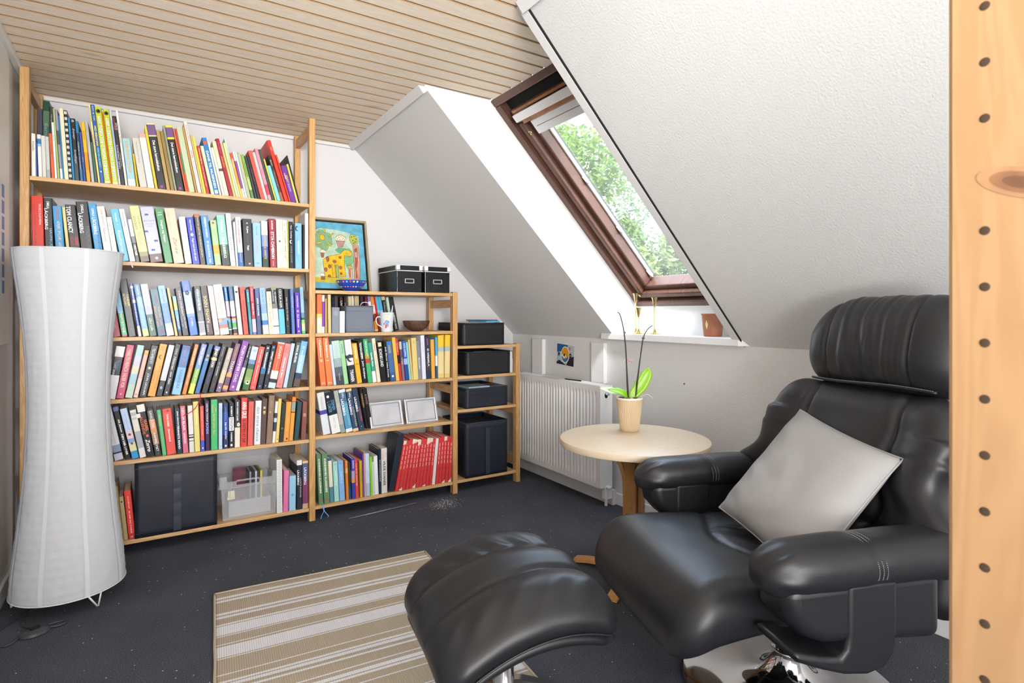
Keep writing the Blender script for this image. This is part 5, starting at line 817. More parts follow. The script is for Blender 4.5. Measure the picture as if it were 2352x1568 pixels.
# red song booklets with torn spine ends, one of them white, leaning on the black album
MR = mat('red_booklet', 'd0393a', .5, var=.12, vscale=30); MRT = tmat('e8b0a8')
rnd = random.Random(4); n_ = 17
for i in range(n_):
    pitch_ = .0216; x = 1.2168+.0225+i*pitch_; lean = .186-.0083*i; hh = .292+.010*rnd.random()-i*.0012; wd = pitch_*.86
    white = (i == 11)
    b = MB(); t = .0012
    b.box(-wd, 0, 0, .002, 0, hh); b.box(-wd, -wd+t, .002, .20, 0, hh); b.box(-t, 0, .002, .20, 0, hh)
    pos = ['first', 'second', 'third', 'fourth', 'fifth', 'sixth', 'seventh', 'eighth', 'ninth', 'tenth', 'eleventh', '', 'thirteenth', 'fourteenth', 'fifteenth', 'sixteenth', 'seventeenth', 'eighteenth', 'nineteenth'][i]
    lab_ = 'white booklet between the leaning red booklets, low bookcase bottom shelf' if white else 'red worn booklet with faded gold spine print, %s from the black album, bottom shelf' % pos
    o = b.build('booklet', bmat('e4e0dc') if white else MR); o.location = (x, 3.172+rnd.uniform(0, .004), .0773); o.rotation_euler = (0, lean, 0)
    tag(o, lab_, 'booklet', 'red booklets on the bottom shelf of the low bookcase')
    MB().box(-wd+t, -t, .003, .197, .002, hh-.002).build('pages', M_PAPER, o)
    if not white:
        m = MB()
        for k_ in range(5):
            z0 = hh*(.45+.1*k_)*.95; m.add([(-wd*.62, -.0005, z0), (-wd*.38, -.0005, z0), (-wd*.38, -.0005, z0+hh*.07), (-wd*.62, -.0005, z0+hh*.075)], [(0, 1, 2, 3)])
        m.build('title', MRT, o)
    if i in (0, 3, 4, 5, 8, 9, 14, 17, 18):
        m = MB(); z0 = hh*(1-rnd.uniform(.06, .15)); P_ = [(-wd, -.0006, z0+.006), (-wd*.7, -.0006, z0), (-wd*.3, -.0006, z0+.01), (0, -.0006, z0+.003), (0, -.0006, hh), (-wd, -.0006, hh)]; m.add(P_, [tuple(range(6))]); m.build('torn_patch', M_PAPER, o)
    if i in (1, 5, 8, 11, 14, 16, 18):
        m = MB(); z0 = rnd.uniform(.012, .03); P_ = [(-wd, -.0006, 0), (0, -.0006, 0), (0, -.0006, z0), (-wd*.5, -.0006, z0*.5), (-wd, -.0006, z0*.3)]; m.add(P_, [tuple(range(5))]); m.build('torn_patch', M_PAPER, o)

# ================================================================== THINGS ON THE SHELVES
def fabric_box(x0, x1, y0, y1, z0, h, label, strap=True, m=M_NAVY, seam=M_NAVYT, group='dark fabric storage boxes', sag=.004, inner=.05, cat='storage box'):
    t = thing('storage_box', label, cat, (x0, y0, z0+.0005), 0, group)
    W, D = x1-x0, y1-y0; k = .003
    b = MB()
    def side(fn, nu, nv): b.grid(fn, nu, nv)
    side(lambda u, v: (u*W, -sag*sin(pi*u)*sin(pi*v)*.8+.0012*noise.noise(Vector((u*9, v*7, x0*9))), v*h), 18, 12)
    side(lambda u, v: (sag*sin(pi*u)*sin(pi*v), (1-u)*D, v*h), 8, 6)
    side(lambda u, v: (W-sag*sin(pi*u)*sin(pi*v), u*D, v*h), 8, 6)
    side(lambda u, v: ((1-u)*W, D, v*h), 4, 4)
    b.grid(lambda u, v: (u*W, v*D, .001), 2, 2)
    b.build('fabric_shell', m, t, smooth='auto', solid=.004)
    MB().box(-.0035, W+.0035, -.0045, D+.0035, h-.028, h-.026).build('seam', seam, t); MB().box(-.0015, W+.0015, -.0045, -.0025, .02, .0212).build('seam', seam, t)
    b = MB(); b.tube([(0, -.001, h), (W, -.001, h), (W, D, h), (0, D, h)], .0035, 6, closed=True); b.build('rim_piping', seam, t, smooth=True)
    if strap:
        MB().grid(lambda u, v: (W*.5-.016+.032*u, -.0095-.0012*abs(sin(v*14)), .01+v*(h-.05)), 2, 30).build('pull_strap', seam, t, solid=.0015)
    return t
NB = fabric_box(-.052, .286, 3.166, 3.50, .073, .350, 'large navy fabric box with centre strap on the tall bookcase bottom shelf')
tag(MB().grid(lambda u, v: (-.035+.25*u, 3.178+.26*v, .4255+.004*u-.0005), 3, 3).build('folder', mat('paper_blue_white', 'b8c4dc', .5), solid=.003), 'pale blue-white folder lying across the top of the large navy box', 'folder')
# frosted bin
fm = bpy.data.materials.new('frosted_plastic'); fm.use_nodes = True; n = fm.node_tree; p = n.nodes['Principled BSDF']; p.inputs['Base Color'].default_value = (.78, .8, .84, 1); p.inputs['Roughness'].default_value = .35; p.inputs['Alpha'].default_value = .22
BN = thing('plastic_bin', 'translucent plastic bin with grip holes and a paper sticker on the bottom shelf', 'storage box', (.303, 3.185, .0735))
W, D, H_ = .275, .30, .225
def shell(b, z0, z1, i0, i1, wall=.002):
    """four tapering walls between inset i0 at z0 and i1 at z1"""
    for (ax, ay, bx, by) in ((0,0,1,0), (1,0,1,1), (1,1,0,1), (0,1,0,0)):
        def P(x, y, i): return (i+x*(W-2*i), i+y*(D-2*i))
        q0 = P(ax, ay, i0); q1 = P(bx, by, i0); q2 = P(bx, by, i1); q3 = P(ax, ay, i1)
        b.add([(*q0, z0), (*q1, z0), (*q2, z1), (*q3, z1)], [(0, 1, 2, 3)])
    return b
b = MB(); shell(b, 0, .165, .014, .006); b.add([(.014, .014, .001), (W-.014, .014, .001), (W-.014, D-.014, .001), (.014, D-.014, .001)], [(0, 1, 2, 3)])
b.build('bin_body', fm, BN, solid=.0022, bevel=.003)
b = MB(); b.box(-.004, .075, -.004, .0, .165, H_-.03); b.box(W-.095, W+.004, -.004, .0, .165, H_-.03); b.box(.075, W-.095, -.004, .0, .165, .178); b.box(.075, W-.095, -.004, 0, .203, H_-.028)
b.box(-.004, 0, 0, D, .165, H_); b.box(W, W+.004, 0, D, .165, H_); b.box(-.004, W+.004, D, D+.004, .165, H_+.02); b.box(.0, .03, -.004, 0, H_-.03, H_); b.box(W-.03, W, -.004, 0, H_-.03, H_)
b.build('bin_collar', fm, BN, bevel=.0015)
b = MB(); b.tube([(-.006, -.006, .166), (W+.006, -.006, .166), (W+.006, D+.004, .166), (-.006, D+.004, .166)], .003, 6, closed=True); b.tube([(.03, -.006, .197), (W-.03, -.006, .197)], .003, 6)
for x_ in (.035, .045, W-.052, W-.042): b.tube([(x_, -.003, .12), (x_, -.005, .195)], .0015, 6)
b.build('bin_rib', fm, BN, smooth=True)
MB().add([(.032, .003, .105), (.068, .004, .105), (.066, .0, .150), (.036, .0, .150)], [(0, 1, 2, 3)]).build('sticker', mat('cream_sticker', 'd8d4bc', .7), BN)
for i, (x_, c_) in enumerate(((.43, '2a2a30'), (.442, '8a8c90'), (.455, '3a3a40'), (.469, 'b8bcc2'), (.481, '404248'), (.494, 'd0c24a'))):
    t = MB().box(x_, x_+.0095, 3.215, 3.345, .1605, .300).build('disc_case', mat('case_'+c_, c_, .25)); tag(t, 'disc case with %s spine standing inside the translucent bin' % ['black', 'grey', 'dark grey', 'silver', 'charcoal', 'yellow'][i], 'disc case', 'disc cases in the plastic bin')
nb = MB().box(.365, .425, 3.23, 3.238, .1605, .327).build('notebook', mat('notebook_red', '5a2a34', .4, var=.5, vscale=40)); tag(nb, 'dark red patterned wirebound notebook standing in the translucent bin', 'notebook')
b = MB()
for i in range(12): b.tube([(.368+i*.005, 3.234+.006*cos(k*pi/4), .325+.006*sin(k*pi/4)) for k in range(8)], .0007, 5, closed=True)
b.build('wire_binding', M_CHROME, nb)
o = MB().box(.345, .545, 3.215, 3.40, .079, .160).build('paper_stack', mat('paper_stack', 'b4b6ba', .7, var=.15, vscale=20, stretch=(1, 1, 30)), bevel=.002); tag(o, 'grey paper stack filling the bottom of the translucent bin', 'paper')
sl = MB().box(.628, .714, 3.45, 3.456, .074, .42).build('document_sleeve', mat('sleeve_brown_grey', '6d6460', .2, var=.4, vscale=9)); tag(sl, 'grey-brown plastic sleeve standing behind the books by the right post, bottom shelf', 'folder')

# painting (a child's drawing) leaning on the gable wall
PT = thing('painting', 'framed child-like painting of a yellow spotted dinosaur on a blue ground', 'picture', (.785, 3.462, 1.2505))
PT.rotation_euler = (-.235, 0, 0)
PW, PH = .395, .480; fw = .014
M_CHAMP = mat('champagne_frame', 'b9ac90', .35, metal=.4)
for nm, bx in (('frame_side', (0, fw, 0, PH)), ('frame_side', (PW-fw, PW, 0, PH)), ('frame_rail', (fw, PW-fw, 0, fw)), ('frame_rail', (fw, PW-fw, PH-fw, PH))):
    MB().box(bx[0], bx[1], 0, .03, bx[2], bx[3]).build(nm, M_CHAMP, PT, bevel=.002)
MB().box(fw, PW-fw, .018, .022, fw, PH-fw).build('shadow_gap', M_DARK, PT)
cv = MB().box(fw+.013, PW-fw-.013, .006, .018, fw+.013, PH-fw-.013).build('canvas', mat('paint_blue', '63aecb', .6, var=.25, vscale=18), PT)
ART = {}
def art(poly, col, lvl=1, line=True):
    def P(x, y): return (.075+(x-132)/568*(PW-.105), .006-.0004*lvl, PH-.045-(y-150)/790*(PH-.078))
    pts = [P(*q) for q in poly]
    m = MB(); m.add(pts, [tuple(range(len(pts)))]); m.build('painted_shape', mat('paint_'+col, col, .6, var=.18, vscale=25), cv)
    if line:
        m = MB(); m.tube([(a[0], a[1]-.0003, a[2]) for a in pts], .0009, 4, closed=True); m.build('brush_line', mat('paint_line', '2c3050', .6), cv)
def ell(cx, cy, rx, ry, n=18, wob=0): return [(cx+rx*cos(2*pi*i/n)*(1+wob*sin(i*2.3)), cy+ry*sin(2*pi*i/n)*(1+wob*cos(i*1.7))) for i in range(n)]
art([(70, 250), (180, 200), (350, 205), (480, 225), (560, 250), (640, 270), (650, 400), (640, 560), (600, 700), (580, 860), (400, 890), (200, 880), (70, 860)], 'b9d3bd', 1, False)
art(ell(210, 350, 110, 130, 16, .15), '7fb089', 2, False); art(ell(500, 560, 70, 120, 14, .12), '82b58c', 2, False); art(ell(430, 470, 80, 40, 12, .1), '6aa67c', 2, False)
art([(70, 820), (200, 810), (420, 815), (560, 840), (560, 885), (70, 880)], 'c8b83c', 3, False)
art([(195, 600), (240, 560), (320, 535), (400, 520), (425, 490), (455, 462), (500, 460), (540, 480), (550, 515), (530, 540), (490, 538), (455, 530), (448, 600), (450, 700), (455, 800), (385, 800), (375, 790), (350, 812), (300, 815), (205, 810), (200, 700)], 'e6bb22', 4)
for c in ((250, 590, 18, 34), (330, 615, 22, 20), (400, 560, 16, 17), (268, 680, 16, 24), (398, 690, 18, 22), (398, 765, 14, 16), (258, 800, 18, 16), (222, 720, 16, 28)): art(ell(*c, 12, .1), 'b0603e', 5)
art([(290, 650), (330, 655), (335, 820), (300, 815)], 'ddb01e', 6); art([(338, 655), (372, 660), (368, 820), (345, 815)], '8fb46a', 6)
art(ell(480, 505, 9, 9, 10), 'f2e8c8', 6)
art([(565, 390), (635, 385), (640, 600), (625, 855), (555, 850), (565, 600)], 'c89a86', 4); art([(580, 440), (620, 420), (615, 600), (590, 700), (600, 800), (575, 830)], 'a4593a', 5, False); art(ell(597, 515, 20, 42, 14), 'c9a090', 6)
art([(530, 300), (545, 255), (600, 250), (630, 290), (625, 370), (560, 385), (538, 350)], 'b4bc4a', 5)
for c in ((560, 285), (590, 275), (610, 310), (570, 330), (600, 350), (580, 365)): art(ell(c[0], c[1], 7, 8, 8), '5a2848', 6, False)
art([(360, 345), (358, 310), (385, 280), (430, 268), (475, 290), (488, 325), (480, 348)], 'f0dcb8', 5); art([(365, 350), (475, 350), (440, 425), (385, 430)], 'b98a80', 5)
for c in ((380, 325), (400, 305), (428, 292), (455, 310), (440, 330), (412, 330), (470, 332)): art(ell(c[0], c[1], 5, 6, 8), '4a2030', 6, False)
art(ell(203, 318, 30, 38, 14), 'e8b420', 5)
for q in ([(215, 200), (240, 210), (240, 255), (222, 250)], [(268, 300), (335, 250), (342, 262), (280, 308)], [(250, 370), (270, 368), (310, 420), (298, 430)], [(140, 380), (185, 375), (180, 400), (145, 405)], [(222, 400), (235, 395), (272, 450), (255, 455)], [(180, 415), (195, 418), (190, 455), (178, 450)], [(140, 245), (160, 250), (195, 280), (180, 288)]): art(q, 'e2c02c', 5)
art([(165, 510), (170, 480), (205, 470), (235, 490), (230, 515)], 'f0dcc8', 5); art([(172, 515), (215, 515), (205, 570), (180, 575)], 'a4603c', 5)
art([(148, 800), (155, 770), (185, 762), (208, 785), (205, 808)], 'e8d8c0', 5); art([(160, 810), (208, 810), (203, 848), (160, 848)], 'a4603c', 5)
art([(475, 690), (480, 660), (520, 655), (550, 672), (545, 700)], 'c8b04a', 5); art([(487, 702), (535, 702), (540, 840), (495, 815)], 'd8a89a', 5); art([(498, 705), (515, 705), (512, 810), (500, 800)], 'a44a30', 6, False)
# blue bowl
BB = thing('bowl', 'blue painted bowl with coloured dots in front of the dinosaur painting', 'bowl', (.985, 3.25, 1.2505))
M_BB = mat('blue_glaze', '2247b4', .15, coat=.6)
BB_P = [(.030, 0), (.034, .003), (.052, .014), (.072, .034), (.084, .058), (.0855, .062), (.082, .062), (.070, .036), (.050, .017), (.0, .008)]
MB().lathe(BB_P, 48, cap=False).lathe([(0, 0), (.030, 0)], 48, cap=False).build('bowl_body', M_BB, BB, smooth='auto')
for i in range(26):
    a = i*2*pi/26; c_ = ['d83a2c', 'e8c83c', 'eeeeee', '3c8a3c', 'e87ab0', '7ac0e8'][i % 6]
    for rr_, zz_, dr in ((.0822, .052, .006), (.0632, .0245, .0045)):
        P_ = Vector((rr_*cos(a), rr_*sin(a), zz_)); nrm = Vector((cos(a), sin(a), -.5 if zz_ > .04 else -.9)); nrm.normalize(); q = Vector((0, 0, 1)).rotation_difference(nrm).to_matrix().to_4x4()
        MB().lathe([(.0001, .0018), (dr*.7, .0014), (dr, 0)], 10, 0, Matrix.Translation(P_) @ q, cap=False).build('dot', mat('glaze_'+c_, c_, .2), BB, smooth=True)
# two black boxes with metal corners
def lid_box(x0, x1, y0, y1, z0, h, label):
    t = thing('storage_box', label, 'storage box', (x0, y0, z0+.0005), 0, 'shiny black lidded boxes'); W, D = x1-x0, y1-y0
    mb_ = mat('black_glossy_paper', '1c1d20', .22, bump=.5, bscale=60, bdist=.002, stretch=(1, 1, .5))
    MB().box(.004, W-.004, .004, D-.004, 0, h-.03).build('box_body', mb_, t, bevel=.003)
    MB().box(0, W, 0, D, h-.032, h).build('lid', mb_, t, bevel=.002)
    MB().box(-.0008, W+.0008, -.0012, D+.001, h-.034, h-.0295).box(-.0008, W+.0008, -.0006, D+.001, h-.001, h+.0012).build('lid_edge', M_WHITE, t)
    for x_ in (0, W-.022): MB().box(x_-.001*(x_ == 0), x_+.022+.001*(x_ > 0), -.0022, .02, h-.026, h+.002).build('metal_corner', M_WHITE, t, bevel=.001)
    b = MB(); w_, h_ = .058, .026; cx, cz = W/2, (h-.03)*.52
    for bx in ((cx-w_/2, cx+w_/2, cz+h_/2-.003, cz+h_/2), (cx-w_/2, cx+w_/2, cz-h_/2, cz-h_/2+.003), (cx-w_/2, cx-w_/2+.003, cz-h_/2, cz+h_/2), (cx+w_/2-.003, cx+w_/2, cz-h_/2, cz+h_/2)): b.box(bx[0], bx[1], .001, .004, bx[2], bx[3])
    b.build('label_holder', M_WHITE, t); return t
lid_box(1.234, 1.400, 3.185, 3.50, 1.250, .160, 'shiny black lidded box with label holder, left one on the low bookcase')
lid_box(1.414, 1.588, 3.185, 3.50, 1.250, .160, 'shiny black lidded box with label holder, right one on the low bookcase')
# small grey fabric box with handle
MG = mat('grey_blue_fabric', '6f7683', .6, bump=.3, bscale=300, bdist=.0006)
FB = fabric_box(.936, 1.086, 3.172, 3.30, 1.015, .148, 'small blue-grey fabric box with a white cord handle on the low bookcase', False, MG, mat('grey_fabric_seam', '5d6370', .6), sag=-.004)
b = MB(); b.tube(cr_spline([(.075, .01, .14), (.085, .004, .165), (.105, .0, .172), (.125, 0, .165), (.138, .004, .148)], 6), .0018, 6); b.build('cord_handle', M_PAPERW, FB, smooth=True)
# mug
MU = thing('mug', 'white paper-thin mug printed with a little blond child in blue shirt', 'mug', (1.178, 3.198, 1.0155))
M_MUG = mat('white_mug', 'dfe2e6', .3)
MB().lathe([(.0, 0), (.031, 0), (.033, .003), (.042, .112), (.0425, .114), (.040, .114), (.031, .006), (0, .006)], 40, cap=False).build('mug_body', M_MUG, MU, smooth='auto')
b = MB(); b.tube(cr_spline([(-.038, -.004, .085), (-.058, -.008, .088), (-.068, -.010, .070), (-.060, -.010, .046), (-.040, -.012, .032), (-.026, -.016, .02)], 6), .0032, 8); b.build('handle', M_MUG, MU, smooth=True)
def on_mug(x, z): r = .0335+.009*z/.114; A = -pi/2-.30+x/r; return ((r+.0006)*cos(A), (r+.0006)*sin(A), z)
def mugshape(pts, col): m = MB(); m.add([on_mug(*q) for q in pts], [tuple(range(len(pts)))]); m.build('print', mat('mug_'+col, col, .4), MU)
mugshape(ell(0, .078, .008, .009, 12), 'f0d8b0'); mugshape([(-.009, .080), (-.008, .090), (0, .094), (.008, .090), (.009, .080), (.004, .086), (-.004, .086)], 'e8c040')
mugshape([(-.007, .068), (.007, .068), (.014, .056), (.008, .054), (.008, .044), (-.008, .044), (-.008, .054), (-.015, .050), (-.012, .060)], '4a90d4'); mugshape([(-.008, .044), (-.001, .044), (-.002, .026), (-.007, .020), (-.010, .022)], 'c03048'); mugshape([(.001, .044), (.008, .044), (.006, .028), (.002, .028)], 'c03048')
mugshape(ell(-.016, .047, .005, .006, 8), '9a7a3a'); mugshape([(-.012, .004), (.014, .004), (.016, .016), (-.012, .018)], 'b8d4ec')
m = MB(); text_on(m, 'LUKAS', lambda a, b_: on_mug(a, .103+b_), .03, .008); m.build('print', mat('mug_text', '8a8a92', .5), MU)
sp = MB(); sp.tube([(0, 0, 0), (.012, 0, .07), (.02, .0, .115)], [.004, .006, .002], 8); sp = sp.build('plastic_spoon', mat('clear_spoon', 'c8d2de', .2)); sp.location = (1.196, 3.2, 1.0265); tag(sp, 'clear plastic spoon leaning in the printed mug', 'spoon')
sp.scale = (1, .4, 1.25)
# coconut bowl
CB = thing('bowl', 'dark brown coconut shell bowl at the right end of the low bookcase', 'bowl', (1.392, 3.262, 1.0153))
MB().lathe([(0, .0), (.028, .0), (.050, .010), (.072, .030), (.082, .054), (.083, .064), (.080, .064), (.076, .050), (.060, .026), (.03, .010), (0, .008)], 44, cap=False).build('shell', mat('coconut', '5d4438', .3, bump=.3, bscale=70, var=.5, vscale=90, stretch=(1, 1, .3)), CB, smooth='auto')
# photo frames
def photo_frame(x, y, rz, label, w_=.212, h_=.150):
    t = thing('photo_frame', label, 'picture frame', (x, y, .4555), rz, 'silver photo frames'); piv = Matrix.Rotation(-.30, 4, 'X')
    ms = mat('silver_frame', 'dcdcde', .22, metal=.5)
    for a in ((0, .012, 0, h_), (w_-.012, w_, 0, h_), (.012, w_-.012, 0, .012), (.012, w_-.012, h_-.012, h_)): MB().box(a[0], a[1], 0, .012, a[2], a[3], 0, piv).build('frame_bar', ms, t, bevel=.0025)
    b = MB(); g = .015
    for a in ((g, w_-g, g, g+.0015), (g, w_-g, h_-g-.0015, h_-g), (g, g+.0015, g, h_-g), (w_-g-.0015, w_-g, g, h_-g)): b.box(a[0], a[1], .0035, .006, a[2], a[3], 0, piv)
    b.build('inner_line', mat('dark_line', '55575e', .4), t)
    MB().box(.012, w_-.012, .006, .009, .012, h_-.012, 0, piv).build('photo', mat('washed_photo', 'c6c6ca', .35, var=.15, vscale=6), t)
    MB().box(w_*.45, w_*.55, 0, .003, 0, h_*.72, 0, Matrix.Translation((0, .072, 0)) @ Matrix.Rotation(.22, 4, 'X')).build('strut', M_DARK, t)
photo_frame(1.088, 3.205, .10, 'silver photo frame leaning back, left of two on the low bookcase'); photo_frame(1.315, 3.222, .03, 'silver photo frame leaning back, right of two on the low bookcase')
# end rack boxes
M_BF = M_BLACKF; bt = mat('black_seam', '2b2c31', .45)
fabric_box(1.668, 1.968, 3.166, 3.52, .920, .140, 'flat black fabric bin on top of the narrow rack, full of magazines', False, M_BF, bt)
fabric_box(1.695, 2.014, 3.166, 3.50, .730, .146, 'black fabric bin full of papers on the second shelf of the narrow rack', False, M_BF, bt, sag=-.004)
fabric_box(1.692, 1.993, 3.166, 3.52, .520, .125, 'navy fabric bin holding disc cases on the third shelf of the narrow rack', False, M_NAVY, M_NAVYT, sag=-.003)
fabric_box(1.690, 1.992, 3.166, 3.50, .080, .345, 'tall navy fabric bin with strap at the bottom of the narrow rack', True, M_NAVY, M_NAVYT)
def mag(x0, x1, y0, y1, z, th, col, rz, label, nm='magazine', cat='magazine', grp='papers and magazines in the rack bins', pages=True):
    cx, cy = (x0+x1)/2, (y0+y1)/2; o = MB().box(x0-cx, x1-cx, y0-cy, y1-cy, 0, th).build(nm, mat('mag_'+col, col, .35, var=.2, vscale=14)); o.location = (cx, cy, z); o.rotation_euler = (0, 0, rz); tag(o, label, cat, grp); return o
mag(1.69, 1.90, 3.20, 3.48, 1.032, .022, 'c8ccc8', .04, 'pale magazine lying low in the topmost black bin'); mag(1.70, 1.91, 3.19, 3.47, 1.0545, .010, 'ded8d0', -.03, 'white magazine lying on the pale one in the topmost bin')
mag(1.852, 1.955, 3.20, 3.44, 1.065, .011, '5aaee0', .02, 'sky blue magazine uppermost in the topmost black bin'); mag(1.845, 1.955, 3.22, 3.46, 1.0765, .005, '3a3a3c', 0, 'dark thin magazine on the sky blue one in the topmost bin')
mag(1.73, 1.985, 3.19, 3.44, .846, .012, 'dcdcda', .02, 'white paper stack in the second rack bin'); mag(1.79, 1.97, 3.185, 3.40, .8585, .006, '2c2e34', -.05, 'black leaflet on the paper stack in the second rack bin'); mag(1.85, 1.975, 3.19, 3.35, .865, .004, 'd4d6da', .08, 'loose white sheet curling above the second rack bin')
mag(1.715, 1.87, 3.18, 3.33, .628, .026, 'a8c0d0', 0, 'clear disc case stack at left in the third rack bin', 'disc_case', 'disc case'); mag(1.873, 1.985, 3.18, 3.32, .630, .022, '55585e', 0, 'dark disc case stack at right in the third rack bin', 'disc_case', 'disc case')
o = MB().box(2.018, 2.050, 3.19, 3.42, .7305, .868).build('book', mat('white_box_file', 'd8dadb', .5)); tag(o, 'plain white box file squeezed beside the second rack bin', 'box file')
MB().box(2.0195, 2.0485, 3.20, 3.41, .8681, .8695).build('pages', M_PAPERW, o)

# ================================================================== RADIATOR, WALL PADS, STICKER
RA = thing('radiator', 'white panel radiator with vertical flutes under the sloped wall', 'radiator', (0, 0, 0))
RX0, RX1, RY0, RY1, RZ0, RZ1 = 2.192, 2.285, 2.475, 3.40, .112, .700
b = MB(); nr = 29; pr = [(RX0, RY0)]; y = RY0+.028; st = (RY1-RY0-.056)/nr
m_r = mat('radiator_enamel', 'ecedee', .3)
# fluted front: grid over y and z
NY = nr*8
def fz(u, v):
    y_ = RY0+u*(RY1-RY0); z_ = RZ0+v*(RZ1-RZ0); f_ = (y_-RY0-.028)/st
    e = max(0, min(1, (z_-RZ0-.035)/.03))*max(0, min(1, (RZ1-.035-z_)/.03)); ph = f_-math.floor(f_)
    d = .014*e*max(0, 1-abs(ph-.5)/.25)**.4 if 0 <= f_ < nr else 0
    return (RX0+d, y_, z_)
b.grid(fz, NY, 40); b.build('front_panel', m_r, RA, smooth=True)
MB().box(RX0+.013, RX1, RY0+.002, RY1, RZ0+.01, RZ1-.006).build('core', m_r, RA)
MB().box(RX0-.001, RX1, RY0-.004, RY0+.0015, RZ0, RZ1).build('side_cover', m_r, RA, bevel=.002)
b = MB(); b.box(RX0-.001, RX0+.006, RY0, RY1, RZ1-.004, RZ1+.004); b.box(RX1-.006, RX1, RY0, RY1, RZ1-.004, RZ1+.004)
for i in range(56): y_ = RY0+.01+i*.0162; b.box(RX0+.006, RX1-.006, y_, y_+.009, RZ1-.004, RZ1+.002)
b.build('top_grille', m_r, RA)
MB().lathe([(0, 0), (.012, 0), (.012, .001), (0, .001)], 20, 0, Matrix.Translation((2.236, RY0-.0042, .648)) @ Matrix.Rotation(pi/2, 4, 'X') @ Matrix.Scale(1.4, 4, (0, 1, 0))).build('valve_opening', M_DARK, RA)
b = MB(); T = Matrix.Translation((2.236, RY0-.005, .656)) @ Matrix.Rotation(pi/2, 4, 'X'); b.lathe([(0, 0), (.009, 0), (.009, .012), (.006, .014), (.006, .022), (0, .022)], 20, 0, T); b.build('vent_valve', mat('valve_chrome', 'c4c8cc', .2, metal=.8), RA, smooth='auto')
b = MB(); b.tube([(2.25, 2.488, .112), (2.25, 2.488, .0)], .009, 12); b.box(2.225, 2.275, 2.462, 2.50, .045, .115); b.build('pipe_connection', m_r, RA, bevel=.003)
MB().lathe([(0, 0), (.010, .001), (.012, .018), (.004, .028), (0, .028)], 18, 0, Matrix.Translation((2.236, 2.462, .118)) @ Matrix.Rotation(pi/2, 4, 'X')).build('drain_knob', m_r, RA, smooth='auto')
b = MB(); b.lathe([(0, 0), (.020, 0), (.024, .01), (.022, .05), (.016, .06), (0, .06)], 24, 0, Matrix.Translation((2.236, 3.40, .655)) @ Matrix.Rotation(-pi/2, 4, 'X')); b.build('thermostat_knob', mat('valve_chrome', 'c4c8cc', .2, metal=.8), RA, smooth='auto')
for y_ in (2.60, 3.24):
    MB().box(RX1, XR-.0005, y_-.03, y_+.03, .25, .60).build('wall_bracket', m_r, RA)
o = MB().box(2.302, XR-.0005, 3.197, 3.322, .70, .945).build('wall_board', M_WHITE, bevel=.002); tag(o, 'white painted board fixed behind the radiator, nearer the corner', 'board', 'boards behind the radiator')
o = MB().box(2.302, XR-.0005, 2.566, 2.682, .70, .945).build('wall_board', M_WHITE, bevel=.002); tag(o, 'white painted board fixed behind the radiator, nearer the window sill', 'board', 'boards behind the radiator')
pn = MB(); pn.tube([(0, -.075, 0), (0, .06, 0), (0, .075, 0)], [.0038, .0038, .001], 10); pn = pn.build('pen', M_DARK, smooth=True); pn.location = (2.235, 2.78, RZ1+.0085); pn.rotation_euler = (0, 0, .1); tag(pn, 'black pen lying on top of the radiator', 'pen')
pp = MB().box(-.03, .03, -.10, .10, 0, .0008).build('paper_sheet', M_PAPERW); pp.location = (2.24, 2.99, RZ1+.0045); pp.rotation_euler = (0, 0, -.08); tag(pp, 'white sheet of paper lying on top of the radiator', 'paper')
# sticker
SK = thing('wall_sticker', 'small square sticker with an orange oval and blue waves above the radiator', 'sticker', (XR-.0006, 3.068, .855)); SK.rotation_euler = (.06, 0, 0)
def sk(pts, col, l): m = MB(); m.add([(-.0004*l, -p_[0]*.001, p_[1]*.001) for p_ in pts], [tuple(range(len(pts)))]); m.build('print', mat('sk_'+col, col, .35), SK)
S_ = 72
sk([(0, -S_), (190, -S_), (190, S_), (0, S_)], 'e8e8ea', 0); sk([(4, -S_+4), (186, -S_+4), (186, S_-4), (4, S_-4)], 'a8c4d0', 1)
sk([(4, 10), (100, 30), (186, 20), (186, 68), (4, 68)], '2a5a9a', 2); sk([(110, 20), (186, 10), (186, 68), (120, 68)], 'b8bcc4', 3); sk([(110, -68), (186, -68), (186, 0), (130, -20)], '23262e', 2); sk([(4, -68), (110, -68), (60, -50), (4, -52)], '1c2a48', 3)
sk(ell(95, 0, 44, 56, 24), 'f0f0ea', 4); sk(ell(95, 0, 39, 50, 24), 'e29a26', 5); sk([(57, -8), (95, -26), (134, -8), (128, -28), (95, -50), (64, -30)], '2c7ab0', 6); sk([(60, 0), (90, 10), (110, -14), (84, -26), (60, -10)], 'f0d8c4', 7); sk([(80, 8), (100, 6), (90, -12), (78, -6)], '2a1c20', 8)
sk(ell(150, 0, 12, 16, 14), '16161c', 5); sk(ell(150, 0, 4, 5, 8), 'f0f0f0', 6); sk(ell(28, 0, 9, 14, 12), '16161c', 5); sk(ell(140, 45, 9, 12, 10), 'b08a5c', 5); sk(ell(36, -50, 16, 9, 10), '22241c', 6)

